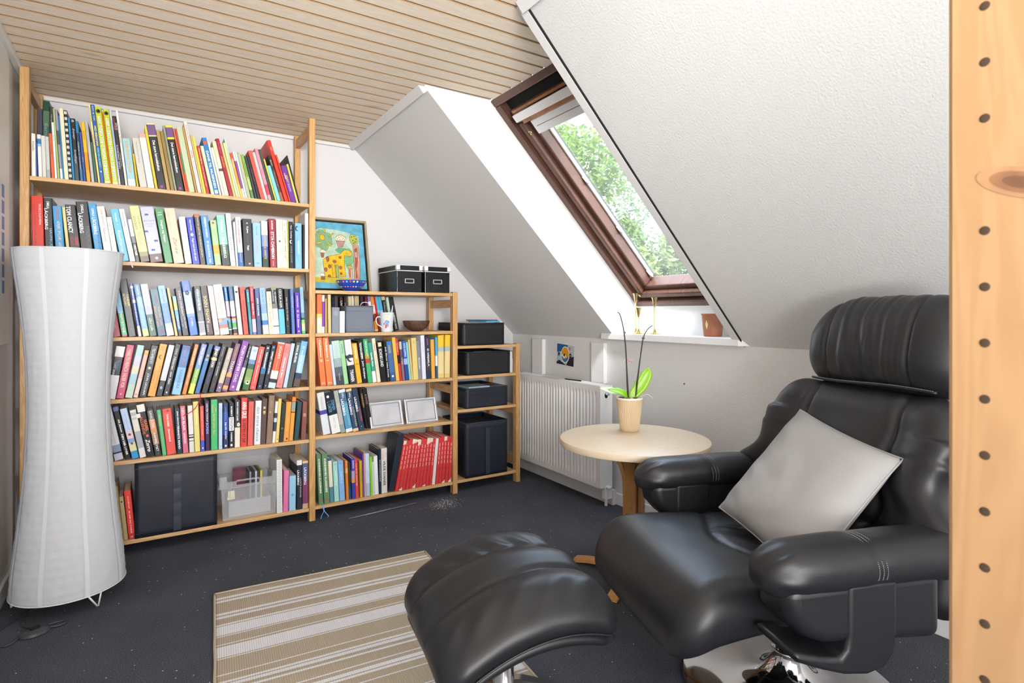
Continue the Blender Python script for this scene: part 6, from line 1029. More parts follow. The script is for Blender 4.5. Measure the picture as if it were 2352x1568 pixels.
# ================================================================== WINDOW SILL THINGS
def candle(x, y, h, label):
    t = thing('candle_holder', label, 'candle holder', (x, y, 1.0063), 0, 'brass candle holders')
    MB().lathe([(0, 0), (.037, 0), (.038, .003), (.030, .006), (.012, .010), (.007, .022), (.0045, .03)], 36).build('foot', M_BRASS, t, smooth='auto')
    MB().lathe([(.0042, .028), (.0042, h-.055)], 18).build('stem', M_BRASS, t, smooth='auto')
    MB().lathe([(.004, h-.056), (.007, h-.048), (.0115, h-.03), (.013, h-.015), (.018, h-.003), (.0185, h), (.017, h), (.011, h-.012), (.009, h-.02), (0, h-.022)], 32, cap=False).build('cup', M_BRASS, t, smooth='auto')
candle(2.415, 2.412, .235, 'tall brass candle holder, leftmost and tallest on the sill'); candle(2.360, 2.335, .150, 'short brass candle holder between the two taller ones'); candle(2.412, 2.262, .208, 'slim brass candle holder, rightmost of the three')
PO = thing('plant_pot', 'terracotta pot with a yellow diamond at the right end of the sill', 'pot', (2.42, 1.876, 1.0063))
m_t = mat('terracotta', 'a8694a', .6, var=.15, vscale=10)
MB().lathe([(0, 0), (.043, 0), (.0455, .01), (.0535, .108), (.057, .109), (.057, .116), (.052, .116), (.044, .012), (0, .012)], 44, cap=False).build('pot_body', m_t, PO, smooth='auto')
A = atan2(-1.876, -2.42)-.62; r_ = .0502
def on_pot(da, z): r = .0462+.0078*(z-.01)/.1; return ((r+.0006)*cos(A+da), (r+.0006)*sin(A+da), z)
MB().add([on_pot(0, .085), on_pot(.16, .06), on_pot(0, .035), on_pot(-.16, .06)], [(0, 1, 2, 3)]).build('diamond', mat('pale_yellow', 'dcd69a', .5), PO)

# ================================================================== FLOOR THINGS
# round side table with bent legs
TB = thing('side_table', 'round birch side table with bentwood legs between radiator and armchair', 'table', (1.753, 1.763, 0))
M_BIRCH = wood('birch_veneer', 'dccab0', 'cfb896', 'x', 1.2, rough=.35, amount=.6, knots=False)
M_BENT = wood('bent_birch', 'c08a4e', 'a5713a', 'z', 1.5, rough=.35, amount=.8, knots=False)
MB().lathe([(0, .562), (.310, .562), (.315, .564), (.317, .570), (.317, .583), (.315, .588), (.311, .590), (0, .590)], 96, cap=False).build('table_top', M_BIRCH, TB, smooth='auto')
for k in range(4):
    A = radians(117+90*k); d = Vector((cos(A), sin(A), 0)); s_ = Vector((-sin(A), cos(A), 0))
    prof = [(.235, .556), (.17, .553), (.11, .535), (.065, .49), (.040, .43), (.034, .36), (.033, .24), (.034, .15), (.045, .095), (.085, .05), (.15, .028), (.21, .022), (.272, .012)]
    pts = cr_spline([Vector((p[0], 0, p[1])) for p in prof], 5); N = len(pts); b = MB(); vs = []; th = .0095; wd = .021
    for i, p in enumerate(pts):
        t_ = (pts[min(i+1, N-1)]-pts[max(i-1, 0)]).normalized(); nr_ = Vector((-t_.z, 0, t_.x))
        for (e, f_) in ((-1, -1), (1, -1), (1, 1), (-1, 1)):
            q = p+nr_*th*e*(1 if i < N-1 else .9); q3 = d*q.x+s_*(wd*f_)+Vector((0, 0, max(q.z, .0006))); vs.append(q3)
    fs = [(i*4+j, i*4+(j+1) % 4, (i+1)*4+(j+1) % 4, (i+1)*4+j) for i in range(N-1) for j in range(4)]+[(0, 1, 2, 3), ((N-1)*4+3, (N-1)*4+2, (N-1)*4+1, (N-1)*4)]
    b.add(vs, fs); leg = b.build('leg', M_BENT, TB, fix=True, bevel=.002)
    for z_ in (.30, .41):
        MB().lathe([(0, .002), (.006, .0018), (.0065, 0)], 14, 0, Matrix.Translation(d*(.0430)+Vector((0, 0, z_))) @ Vector((0, 0, 1)).rotation_difference(d).to_matrix().to_4x4()).build('bolt', mat('bolt_metal', '9a8c74', .3, metal=.9), leg, smooth='auto')
MB().box(-.022, .022, -.022, .022, .10, .47, 0, Matrix.Rotation(radians(27), 4, 'Z')).build('core_block', M_BENT, TB)
# orchid
OR = thing('potted_orchid', 'orchid with bare stems and bright green leaves in a ribbed beige pot on the table', 'plant', (1.846, 1.884, .5903))
m_pot = mat('beige_ribbed_ceramic', 'cbb594', .5)
def ribr(r, a): return r+(.0009*cos(a*44))
b = MB(); prof = [(.040, 0), (.042, .004), (.045, .03), (.051, .08), (.0575, .137), (.059, .145)]; vs = []; fs = []; n = 176
for r, z in prof:
    for i in range(n): a = 2*pi*i/n; rr = ribr(r, a) if 0 < z < .14 else r; vs.append((rr*cos(a), rr*sin(a), z))
for j in range(len(prof)-1):
    for i in range(n): fs.append((j*n+i, j*n+(i+1) % n, (j+1)*n+(i+1) % n, (j+1)*n+i))
fs.append(tuple(range(n-1, -1, -1))); b.add(vs, fs); b.build('pot', m_pot, OR, smooth='auto')
MB().lathe([(.059, .144), (.060, .149), (.0585, .152), (.0555, .151), (.054, .125), (0, .125)], 60, cap=False).build('pot_rim', mat('white_rim', 'e4e0d8', .4), OR, smooth='auto')
rnd = random.Random(12); b = MB()
for i in range(60):
    a = rnd.uniform(0, 2*pi); r = rnd.uniform(0, .048); c = Matrix.Translation((r*cos(a), r*sin(a), .134+rnd.uniform(0, .014))) @ Matrix.Rotation(rnd.uniform(0, pi), 4, 'Z') @ Matrix.Rotation(rnd.uniform(-.8, .8), 4, 'X')
    b.box(-rnd.uniform(.004, .011), .008, -.004, .004, -.002, .003, rnd.randrange(3), c)
b.build('bark_chips', [mat('bark_a', '6a4a34', .8), mat('bark_b', '2e241e', .9), mat('bark_c', 'b8a48c', .8)], OR)['kind'] = 'stuff'
cr_ = Vector((cos(-.571), sin(-.571), 0)) # direction that runs to the right in view
def V3(r, d, z): f_ = Vector((sin(.571), cos(.571), 0)); return cr_*r+f_*d+Vector((0, 0, z))
M_STEM = mat('dark_stem', '2f2c2a', .5); M_STEMG = mat('dry_stem', '5c564c', .6)
def stem(pts, r0, r1):
    P = cr_spline(pts, 8); N = len(P); b = MB(); b.tube(P, [r0+(r1-r0)*i/N for i in range(N)], 8); return b.build('stem', M_STEM, OR, smooth=True)
s1 = stem([V3(-.004, 0, .13), V3(-.010, .0, .20), V3(-.013, 0, .29), V3(-.017, .0, .37), V3(-.024, 0, .44), V3(-.033, 0, .49), V3(-.045, 0, .53), V3(-.056, 0, .538)], .0036, .0022)
s2 = stem([V3(.026, 0, .13), V3(.034, 0, .20), V3(.044, 0, .29), V3(.056, 0, .38), V3(.064, 0, .425), V3(.083, 0, .46), V3(.105, 0, .478)], .0036, .0018)
b = MB(); b.tube([V3(0, .01, .13), V3(-.006, .006, .22), V3(-.016, .003, .36)], .0018, 6); b.tube([V3(.022, .01, .13), V3(.040, .006, .26), V3(.062, .002, .41)], .0018, 6); b.build('support_stick', mat('support_green', '3a3f34', .5), OR, smooth=True)
for c_, r_ in ((V3(-.022, 0, .445), .006), (V3(.063, 0, .42), .007)): b = MB(); b.lathe([(0, -r_), (r_*.8, -r_*.5), (r_, 0), (r_*.7, r_*.6), (0, r_)], 10, 0, Matrix.Translation(c_)); b.build('clip', M_STEMG, OR, smooth=True)
for pts in ([V3(-.014, 0, .325), V3(-.022, 0, .322), V3(-.032, 0, .308)], [V3(.052, 0, .35), V3(.047, 0, .338), V3(.045, 0, .33)]): b = MB(); b.tube(pts, [.0015, .0018, .0025], 6); b.build('side_shoot', mat('pale_shoot', 'cfc8c4', .5), OR, smooth=True)
b = MB(); b.tube([V3(-.012, 0, .322), V3(-.002, -.004, .318), V3(.008, -.006, .316)], [.0015, .003, .0055], 8); b.tube([V3(.006, -.006, .316), V3(.014, -.006, .317)], [.0055, .002], 8); b.build('flower_bud', mat('pink_bud', 'c08a92', .5), OR, smooth=True)
def leaf(P, widths, col, name='leaf', fold=.25, up=None):
    P = cr_spline(P, 6); N = len(P); b = MB(); vs = []
    for i, p in enumerate(P):
        t_ = (P[min(i+1, N-1)]-P[max(i-1, 0)]).normalized(); side = t_.cross(up or Vector((0, 0, 1))).normalized(); nn = side.cross(t_).normalized(); f_ = i/(N-1); k_ = f_*(len(widths)-1); a = int(min(k_, len(widths)-2)); wv = widths[a]+(widths[a+1]-widths[a])*(k_-a)
        for e in (-1, -.5, 0, .5, 1): vs.append(p+side*wv*e+nn*abs(e)*wv*fold)
    b.add(vs, [(i*5+j, i*5+j+1, (i+1)*5+j+1, (i+1)*5+j) for i in range(N-1) for j in range(4)]); return b.build(name, mat('leaf_orchid_'+col, col, .32, spec=.5), OR, smooth=True, solid=.0016)
view_up = Vector((-.54, -.8415, .35))
leaf([V3(.004, 0, .135), V3(.022, .004, .165), V3(.055, .01, .205), V3(.082, .012, .255), V3(.088, .01, .285)], [.006, .022, .030, .026, .004], '8cc01e', up=view_up)
leaf([V3(-.002, 0, .135), V3(-.02, -.004, .162), V3(-.055, -.01, .178), V3(-.098, -.012, .186)], [.006, .022, .022, .004], '86bc22', up=Vector((-.3, -.45, .8)))
leaf([V3(-.004, .006, .135), V3(-.035, .01, .165), V3(-.085, .012, .178), V3(-.135, .01, .190)], [.006, .018, .022, .003], 'c8d4b0', up=Vector((-.3, -.45, .8)))
for pts in ([V3(.02, -.02, .14), V3(.045, -.025, .155), V3(.07, -.03, .168), V3(.09, -.03, .158), V3(.096, -.03, .148)], [V3(.012, -.03, .138), V3(.03, -.04, .15), V3(.05, -.038, .142)], [V3(-.01, -.03, .138), V3(.0, -.04, .152), V3(.018, -.04, .145)]):
    b = MB(); b.tube(cr_spline(pts, 6), .0022, 6); b.build('aerial_root', mat('root_white', 'c4c0b4', .6), OR, smooth=True)

# paper lamp
LM = thing('floor_lamp', 'tall white rice paper column lamp standing before the bookcase', 'lamp', (-.262, 2.828, 0))
M_RICE = mat('rice_paper', 'c6c8cc', .8, spec=.2)
LP = [(.055, .184), (.10, .182), (.2, .172), (.35, .155), (.5, .141), (.65, .133), (.8, .131), (.95, .135), (1.08, .145), (1.2, .158), (1.3, .171), (1.365, .178)]
def lamp_r(z):
    for (z0, r0), (z1, r1) in zip(LP, LP[1:]):
        if z <= z1: t = (z-z0)/(z1-z0); t = t; return r0+(r1-r0)*t
    return LP[-1][1]
NR = 39; rings = [.055+i*(1.31/NR) for i in range(NR+1)]
b = MB()
zs = []
for i in range(NR):
    for k_ in range(4): zs.append(rings[i]+(rings[1]-rings[0])*k_/4)
zs.append(rings[-1]); n = 120; vs = []
tilt = [random.Random(i).uniform(-.006, .006) for i in range(NR+1)]
for j, z in enumerate(zs):
    base = sum(lamp_r(min(max(z+q, .055), 1.365)) for q in (-.06, -.03, 0, .03, .06))/5
    for i in range(n):
        a = 2*pi*i/n; k_ = j % 4
        sag = [.0007, -.0001, -.0005, -.0001][k_]
        wr = .0016*noise.noise(Vector((cos(a)*9, sin(a)*9, z*16)))*(k_ != 0)+.0011*noise.noise(Vector((a*14, z*45, 3)))*(k_ != 0)
        zz = z+.006*sin(a+j//4*.7)*noise.noise(Vector((j//4*3.1, 0, 0)))*(0 if j in (0, len(zs)-1) else 1)
        vs.append(((base+sag+wr)*cos(a), (base+sag+wr)*sin(a), zz))
b.add(vs, [(j*n+i, j*n+(i+1) % n, (j+1)*n+(i+1) % n, (j+1)*n+i) for j in range(len(zs)-1) for i in range(n)])
b.build('paper_shade', M_RICE, LM, smooth='auto', solid=.0008)
for A in (radians(-68), radians(-112), radians(-25), radians(-155), radians(60), radians(120)):
    m = MB(); m.grid(lambda u, v: ((lambda r, a: (r*cos(a), r*sin(a), .056+1.308*v))(sum(lamp_r(min(max(.056+1.308*v+q, .055), 1.365)) for q in (-.06, -.03, 0, .03, .06))/5+.0026, A+(u-.5)*.085+.010*noise.noise(Vector((v*9, A, 0))))), 2, 70); m.build('glued_seam', mat('rice_paper_double', 'd2d4d8', .8), LM, smooth=True)
b = MB(); b.tube([(.184*cos(2*pi*i/64), .184*sin(2*pi*i/64), .055) for i in range(64)], .0022, 6, closed=True); b.build('wire_hoop', M_WHITE, LM, smooth=True); b = MB(); b.tube([(.178*cos(2*pi*i/64), .178*sin(2*pi*i/64), 1.366) for i in range(64)], .0016, 6, closed=True); b.build('wire_hoop', M_WHITE, LM, smooth=True)
for A in (radians(172), radians(-58), radians(60)):
    d = Vector((cos(A), sin(A), 0)); s_ = Vector((-sin(A), cos(A), 0)); P = [d*.178-s_*.028+Vector((0, 0, .056)), d*.178+s_*.004+Vector((0, 0, .004)), d*.178+s_*.008+Vector((0, 0, .004)), d*.178+s_*.018+Vector((0, 0, .056))]
    b = MB(); b.tube(P, .0032, 8); b.build('wire_foot', M_WHITE, LM, smooth=True)
b = MB(); b.lathe([(0, .14), (.024, .14), (.026, .16), (.022, .21), (0, .21)], 24); b.build('lamp_holder', M_WHITE, LM, smooth='auto')
b = MB(); b.lathe([(0, .21), (.012, .21), (.028, .245), (.03, .27), (.02, .295), (0, .30)], 24); b.build('bulb', mat('opal_bulb', 'f0eee8', .4), LM, smooth='auto')
b = MB()
for k_ in range(3): A = radians(172+k_*120-5); b.tube([(0, 0, .139), (.178*cos(A), .178*sin(A), .058)], .003, 6)
b.build('wire_spider', M_WHITE, LM, smooth=True)
# cord and foot switch (hang together with the lamp's cable, lying loose on the carpet)
FS = thing('foot_switch', 'dark grey round foot switch with its cable on the carpet by the lamp', 'switch', (-.335, 2.575, 0))
m_fs = mat('dark_grey_plastic', '3b3d42', .4)
MB().lathe([(0, .0005), (.034, .0005), (.036, .004), (.032, .012), (.018, .018), (0, .019)], 40, 0, Matrix.Rotation(.5, 4, 'Z') @ Matrix.Scale(1.25, 4, (1, 0, 0))).build('housing', m_fs, FS, smooth='auto')
MB().box(-.014, .014, -.008, .008, .017, .024, 0, Matrix.Rotation(.5, 4, 'Z')).build('button', M_DARK, FS, bevel=.002)
b = MB(); b.tube(cr_spline([(-.036, -.01, .006), (-.06, -.05, .004), (-.085, -.045, .004), (-.11, .0, .004), (-.115, .06, .004), (-.09, .12, .004), (-.05, .18, .004), (.0, .23, .004)], 8), .0032, 8); b.tube(cr_spline([(.036, .012, .006), (.07, .012, .004), (.085, .03, .004), (.07, .045, .004), (.03, .04, .004), (-.02, .05, .004), (-.05, .10, .004), (-.04, .2, .004)], 8), .0032, 8)
b.build('cable', m_fs, FS, smooth=True)

# striped rug
RG = thing('rug', 'flat-woven beige rug with white stripes under the footstool', 'rug', (.222, 2.536, 0), radians(-5))
RW, RL = .874, 1.40
def rug_z(x, y): return .0035+.0022*(gauss(y+.20-.25*(x-.4), .05)*.6+gauss(y+.72+.12*(x-.5), .035)+gauss(y+1.0-.1*x, .03)*.7)+.0012*noise.noise(Vector((x*4, y*4, 0)))+.001
rm = bpy.data.materials.new('woven_beige_white_stripes'); rm.use_nodes = True; n = rm.node_tree; L = n.links.new; p = n.nodes['Principled BSDF']; p.inputs['Roughness'].default_value = .9; p.inputs['Specular IOR Level'].default_value = .2
t = n.nodes.new('ShaderNodeTexCoord'); sx_ = n.nodes.new('ShaderNodeSeparateXYZ'); L(t.outputs['Object'], sx_.inputs[0])
mr = n.nodes.new('ShaderNodeMapRange'); mr.inputs['From Min'].default_value = 0; mr.inputs['From Max'].default_value = -RL; L(sx_.outputs['Y'], mr.inputs['Value'])
TAN = (*rgb('b8aa94'), 1); WHT = (*rgb('e8e8ea'), 1)
WH = [(.042, .059), (.066, .084), (.126, .131), (.173, .190), (.198, .214), (.261, .269), (.276, .336), (.342, .347), (.398, .404), (.411, .478), (.483, .489), (.578, .583), (.616, .628), (.634, .650)]
per = .655; WH = WH+[(per+.01+a, per+.01+b_) for a, b_ in [(.0, .012), (.06, .066)]]+[(per+.09+(.65-b_), per+.09+(.65-a)) for a, b_ in reversed(WH)]
marks = []
for a, b_ in WH: marks += [(a, 1), (b_, 0)]
# several small ramps chained by greater-than switches keep within the ramp limit
cur = None
for k_ in range(0, len(marks), 24):
    ch = marks[k_:k_+24]; r = n.nodes.new('ShaderNodeValToRGB'); r.color_ramp.interpolation = 'CONSTANT'; e = r.color_ramp.elements
    e[0].position = 0; e[0].color = (0, 0, 0, 1)
    e[1].position = min(1, ch[0][0]/RL); e[1].color = (ch[0][1],)*3+(1,)
    for a, v_ in ch[1:]:
        if a/RL < 1: q = e.new(a/RL); q.color = (v_,)*3+(1,)
    L(mr.outputs['Result'], r.inputs['Fac'])
    if cur is None: cur = r.outputs['Color']
    else:
        mx = n.nodes.new('ShaderNodeMath'); mx.operation = 'MAXIMUM'; L(cur, mx.inputs[0]); L(r.outputs['Color'], mx.inputs[1]); cur = mx.outputs[0]
mixc = n.nodes.new('ShaderNodeMixRGB'); mixc.inputs['Color1'].default_value = TAN; mixc.inputs['Color2'].default_value = WHT; L(cur, mixc.inputs['Fac'])
wv = n.nodes.new('ShaderNodeMath'); wv.operation = 'MULTIPLY'; wv.inputs[1].default_value = 900; L(sx_.outputs['X'], wv.inputs[0]); sn = n.nodes.new('ShaderNodeMath'); sn.operation = 'SINE'; L(wv.outputs[0], sn.inputs[0])
bp = n.nodes.new('ShaderNodeBump'); bp.inputs['Strength'].default_value = .5; bp.inputs['Distance'].default_value = .0015; L(sn.outputs[0], bp.inputs['Height']); L(bp.outputs['Normal'], p.inputs['Normal'])
dk = n.nodes.new('ShaderNodeMapRange'); dk.inputs['From Min'].default_value = -1; dk.inputs['To Min'].default_value = .86; L(sn.outputs[0], dk.inputs['Value']); vm = n.nodes.new('ShaderNodeVectorMath'); vm.operation = 'SCALE'; L(mixc.outputs['Color'], vm.inputs[0]); L(dk.outputs['Result'], vm.inputs['Scale']); L(vm.outputs['Vector'], p.inputs['Base Color'])
MB().grid(lambda u, v: (u*RW, -v*RL, rug_z(u*RW, -v*RL)), 50, 90).build('woven_field', rm, RG, smooth=True, solid=.003)
m_bd = mat('rug_binding', 'bcae98', .9, bump=.4, bscale=300)
for (p0, p1) in (((0, 0), (RW, 0)), ((0, 0), (0, -RL)), ((RW, 0), (RW, -RL)), ((0, -RL), (RW, -RL))):
    b = MB(); N = 40
    P = [Vector((p0[0]+(p1[0]-p0[0])*i/N, p0[1]+(p1[1]-p0[1])*i/N, 0)) for i in range(N+1)]
    for q in P: q.z = rug_z(q.x, q.y)+.0005; q.x += .0015*noise.noise(q*9)
    b.tube(P, .0045, 8); v2 = [(v_[0], v_[1], max(v_[2], .0004)) for v_ in b.v]; b.v = v2; b.build('binding', m_bd, RG, smooth=True)

# footstool
OT = thing('footstool', 'black leather footstool with three padded rolls on a chrome column', 'footstool', (.792, 1.276, 0), radians(-9))
OW, OD = .235, .232
def ott(p, nrm):
    x, y, z = p; X = x/OW; Yn = y/OD
    if z > -.01 or nrm.z > -.2:
        g = 0
        for yc in (-.066, .082): g += gauss(y-yc-.008*sin(x*9), .0065)
        z -= .014*g*max(0, nrm.z)**.5
        # rolls between the seams
        z += .008*cos((y-.013)/.075*pi)*max(0, nrm.z)
        # gathered creases beside the back seam and along the front edge
        cz_ = gauss(y-.108, .026)*.0060*sin(x*75+y*55+6*x*x)*(1-X*X)*max(0, nrm.z)
        z += cz_+gauss(y+.17, .03)*.003*sin(x*70-y*60)*max(0, nrm.z)
        z += .002*noise.noise(Vector((x*14, y*14, 1)))*max(0, nrm.z)
        y += .004*noise.noise(Vector((x*10, z*10, 3)))*abs(nrm.y)
    z += -.068*X*X+.024*X-.030*max(0, -Yn)**2-.012*max(0, Yn)**2
    x *= 1-.05*max(0, Yn); x += .02*Yn*0
    return Vector((x, y, z))
ob = blob((OW, OD, .052), (.06, .07, .050), (56, 60, 10), ott, Matrix.Translation((0, 0, .420))); ob.build('padded_top', M_LEATHER, OT, smooth=True, subsurf=1)
M_SEAM = mat('black_seam_thread', '08080a', .6)
for yc in (-.066, .082):
    P = [ott(Vector((x_*OW, yc+.008*sin(x_*OW*9), .052)), Vector((0, 0, 1)))+Vector((0, 0, .418)) for x_ in [-.86+i*.0344 for i in range(51)]]
    b = MB(); b.tube(P, .0016, 6); b.build('seam', M_SEAM, OT, smooth=True)
ob = blob((OW*.93, OD*.9, .022), (.05, .05, .02), (30, 24, 6), lambda p, q: Vector((p.x, p.y, p.z-.068*(p.x/OW)**2+.024*p.x/OW-.03*max(0, -p.y/OD)**2)), Matrix.Translation((0, 0, .362))); ob.build('underside', M_LEATHER, OT, smooth=True)
m = MB(); m.tube([(x_*OW*.98, -OD*.99+.004*abs(x_), .402-.068*x_*x_+.024*x_-.034) for x_ in [-.86+i*.0574 for i in range(31)]], .0028, 6); m.build('piping', M_LEATHER, OT, smooth=True)
b = MB(); b.lathe([(0, .022), (.028, .022), (.028, .30), (.034, .32), (.034, .345), (0, .345)], 40); b.build('column', M_CHROME, OT, smooth='auto')
b = MB(); b.lathe([(0, .0072), (.246, .0072), (.25, .010), (.245, .014), (.12, .022), (.06, .030), (.045, .045), (.034, .06), (0, .06)], 96); b.build('base_plate', M_CHROME, OT, smooth='auto')

# armchair ---------------------------------------------------------
AC = thing('armchair', 'black leather swivel recliner armchair with padded headrest and chrome base', 'armchair', (1.62, .985, 0), radians(-20))
def seat(p, nrm):
    x, y, z = p; up = max(0, nrm.z)
    g = gauss(x+.185+.10*gauss(y, .16)-.05, .010) if abs(y) < .27 else 0
    z -= .010*g*up
    for yc in (-.085, .095):
        if x > -.20: z -= .008*gauss(y-yc+.05*(x), .007)*up*min(1, (x+.20)/.05)
    z += .012*gauss(x+.34, .11)*up-.012*gauss(x-.02, .12)*up
    z += .0035*sin(x*60+y*50)*gauss(x+.08, .09)*up*(abs(y) < .1)
    z += .003*noise.noise(Vector((x*8, y*8, 0)))*up
    t_ = max(0, (-.40-x)/.12); z -= .055*t_*t_+.0*up
    if nrm.z < 0: z += .02*min(1, max(0, (x+.42)/.3))
    y *= 1+.07*gauss(x+.50, .14)
    x -= .015*(1-(y/.3)**2)*gauss(x+.50, .10)
    return Vector((x, y, z))
blob((.335, .285, .075), (.085, .07, .068), (60, 50, 14), lambda p, q: seat(Vector((p.x-.185, p.y, p.z+.385)), q)).build('seat_cushion', M_LEATHER, AC, smooth=True, subsurf=1)
TH = radians(21)
BKM = Matrix.Translation((.205, 0, .62)) @ Matrix.Rotation(TH, 4, 'Y')
def back(p, nrm):
    x, y, z = p; fr = max(0, -nrm.x); ay = abs(y)
    wing = max(0, ay-.19); x -= wing*.42*(1 if z < .16 else .6)
    x += .015*fr*(gauss(ay-.145-.06*z, .010)+gauss(z+.085-.02*sin(y*8), .009)*(ay < .33))
    x -= .012*fr*(gauss(z+.18, .08)+.6*gauss(z-.05, .1))*(1-gauss(ay-.145, .02))
    x += .003*noise.noise(Vector((y*7, z*7, 4)))*fr+.004*sin(y*34+z*30)*gauss(z+.20, .06)*fr
    sc = 1.03+.04*(z < .1)+.30*gauss(z+.06, .055)+.10*gauss(z-.14, .07)+.06*gauss(z+.2, .1); y *= sc
    return Vector((x, y, z))
blob((.070, .305, .285), (.062, .085, .09), (12, 70, 66), back, BKM).build('backrest', M_LEATHER, AC, smooth=True, subsurf=1)
HM = Matrix.Translation((.330, -.02, 1.028)) @ Matrix.Rotation(radians(9), 4, 'Y')
def head(p, nrm):
    x, y, z = p; fr = max(0, -nrm.x); tp = max(fr, max(0, nrm.z)); ay = abs(y)
    g = gauss(ay-.150, .007); x += .009*g*fr; z -= .006*g*max(0, nrm.z)
    if ay < .15:
        yy = y+.035*(z+.15)*(1 if y < 0 else -1)+.012*noise.noise(Vector((y*6, z*7, 2)))
        fold = noise.noise(Vector((yy*34, z*2.2, 7)))*1.9+.5*noise.noise(Vector((yy*75, z*4, 9)))
        amp = (1-(ay/.15)**4)*(.35+.9*gauss(z+.11, .10)+.25*gauss(z-.12, .05))
        x -= .0075*fold*fr*amp; z += .003*fold*max(0, nrm.z)
    x += .35*max(0, ay-.17)**1.4*1.2
    z -= .85*max(0, (y if y > 0 else -.55*y)-.09)**1.5*max(0, min(1, (z+.04)/.12))
    x -= .014*gauss(z+.02, .10)*fr
    return Vector((x, y, z))
blob((.072, .285, .148), (.068, .10, .10), (14, 110, 40), head, HM).build('headrest', M_LEATHER, AC, smooth=True, subsurf=1)
def dashes(P, r, nm='stitching', par=AC, duty=.6):
    P = [Vector(q) for q in P]; b = MB(); 
    for a, c in zip(P, P[1:]): b.tube([a, a+(c-a)*duty], r, 5)
    return b.build(nm, M_STITCH, par)
b = MB(); b.tube([HM @ Vector((-.050-.012*gauss(y_, .2)+.35*max(0, abs(y_)-.17)**1.4*1.2, y_, -.132-.004*sin(y_*12))) for y_ in [-.225+i*.0113 for i in range(41)]], .0045, 8); b.build('headrest_hem', M_LEATHER, AC, smooth=True)
dashes([HM @ Vector((-.0555-.012*gauss(y_, .2)+.35*max(0, abs(y_)-.17)**1.4*1.2, y_, -.1285-.004*sin(y_*12))) for y_ in [-.22+i*.0056 for i in range(80)]], .0009)
# arms
def arm(sgn):
    yc = .372*sgn; dx = .052 if sgn > 0 else -.012
    def f(p, nrm):
        x, y, z = p; t = (x+.02)/.31
        fr = max(0, -t-.55)/.45
        z -= .018*fr**2; z -= .010*max(0, t-.3)
        y *= 1-.10*fr; up = max(0, nrm.z)
        g = sum(gauss(x+.06-k_*.011, .0035) for k_ in (-1, 0, 1)); z -= .0022*g*up; y -= .0022*g*nrm.y
        e = gauss(x+.285, .035); z += .004*sin(y*150+z*60)*e*up; y += .003*sin(z*150)*e*abs(nrm.y)
        z += .0025*noise.noise(Vector((x*9, y*9, sgn*3)))
        return Vector((x, y, z))
    nm = 'near' if sgn < 0 else 'far'
    blob((.325, .076, .055), (.085, .062, .050), (70, 22, 18), f, Matrix.Translation((-.045+dx, yc, .553))).build('armrest', M_LEATHER, AC, smooth=True, subsurf=1)
    for k_ in (-.011, 0, .011):
        P = []
        for i in range(56):
            A = -.35+(pi+.7)*i/55; P.append((-.105+k_+dx, yc+.0765*cos(A), .553+.0558*sin(A)))
        dashes(P, .0008, duty=.55)
    # side panel under the pad
    poly = [(-.335, .51), (-.325, .46), (-.29, .42), (-.24, .40), (-.05, .385), (.06, .375), (.06, .54), (-.33, .54)]
    b = MB(); b.prism([(p[0]+(dx if p[0] < 0 else 0), p[1]) for p in poly], yc-.064, yc+.064, 'y'); b.build('side_panel', M_LEATHER, AC, fix=True, bevel=.03, seg=6, smooth='auto')
    J = [(-.072, .53), (-.072, .42), (-.080, .365), (-.105, .338), (-.15, .328), (-.21, .336), (-.27, .355), (-.335, .380), (-.335, .400), (-.27, .382), (-.22, .374), (-.205, .39), (-.200, .42), (-.200, .53)]
    b = MB(); b.prism(J, yc-.069, yc+.067, 'y'); b.build('side_frame', M_LEATHER, AC, fix=True, bevel=.022, seg=5, smooth='auto')
    # sewn end of the pad
    P = [(-.362+dx+.03*abs(cos(A))**2, yc+.058*cos(A), .537+.030*sin(A)-.012) for A in [pi*.05+i*pi*.9/12 for i in range(13)]]
    b = MB(); b.tube(P, .0016, 6); b.build('end_seam', M_STITCH, AC, smooth=True)
arm(-1); arm(1)
blob((.085, .30, .135), (.06, .06, .06), (16, 30, 20), lambda p, q: p, Matrix.Translation((.315, 0, .43)) @ Matrix.Rotation(radians(8), 4, 'Y')).build('back_shell', M_LEATHER, AC, smooth=True)
blob((.20, .22, .03), (.05, .05, .028), (16, 16, 6), lambda p, q: p, Matrix.Translation((.02, 0, .315))).build('seat_frame', M_LEATHER, AC, smooth=True)
b = MB(); b.lathe([(0, .06), (.036, .06), (.036, .15), (.030, .155), (.030, .30), (0, .30)], 40); b.build('column', M_CHROME, AC, smooth='auto')
b = MB(); b.lathe([(0, .0008), (.300, .0008), (.306, .006), (.302, .014), (.27, .022), (.20, .026), (.14, .030), (.095, .040), (.068, .058), (.050, .085), (.042, .105), (.042, .118), (0, .118)], 128); b.build('base_plate', M_CHROME, AC, smooth='auto')
b = MB(); b.tube([(.044*cos(2*pi*i/40), .044*sin(2*pi*i/40), .116) for i in range(40)], .004, 8, closed=True); b.build('collar', M_CHROME, AC, smooth=True)

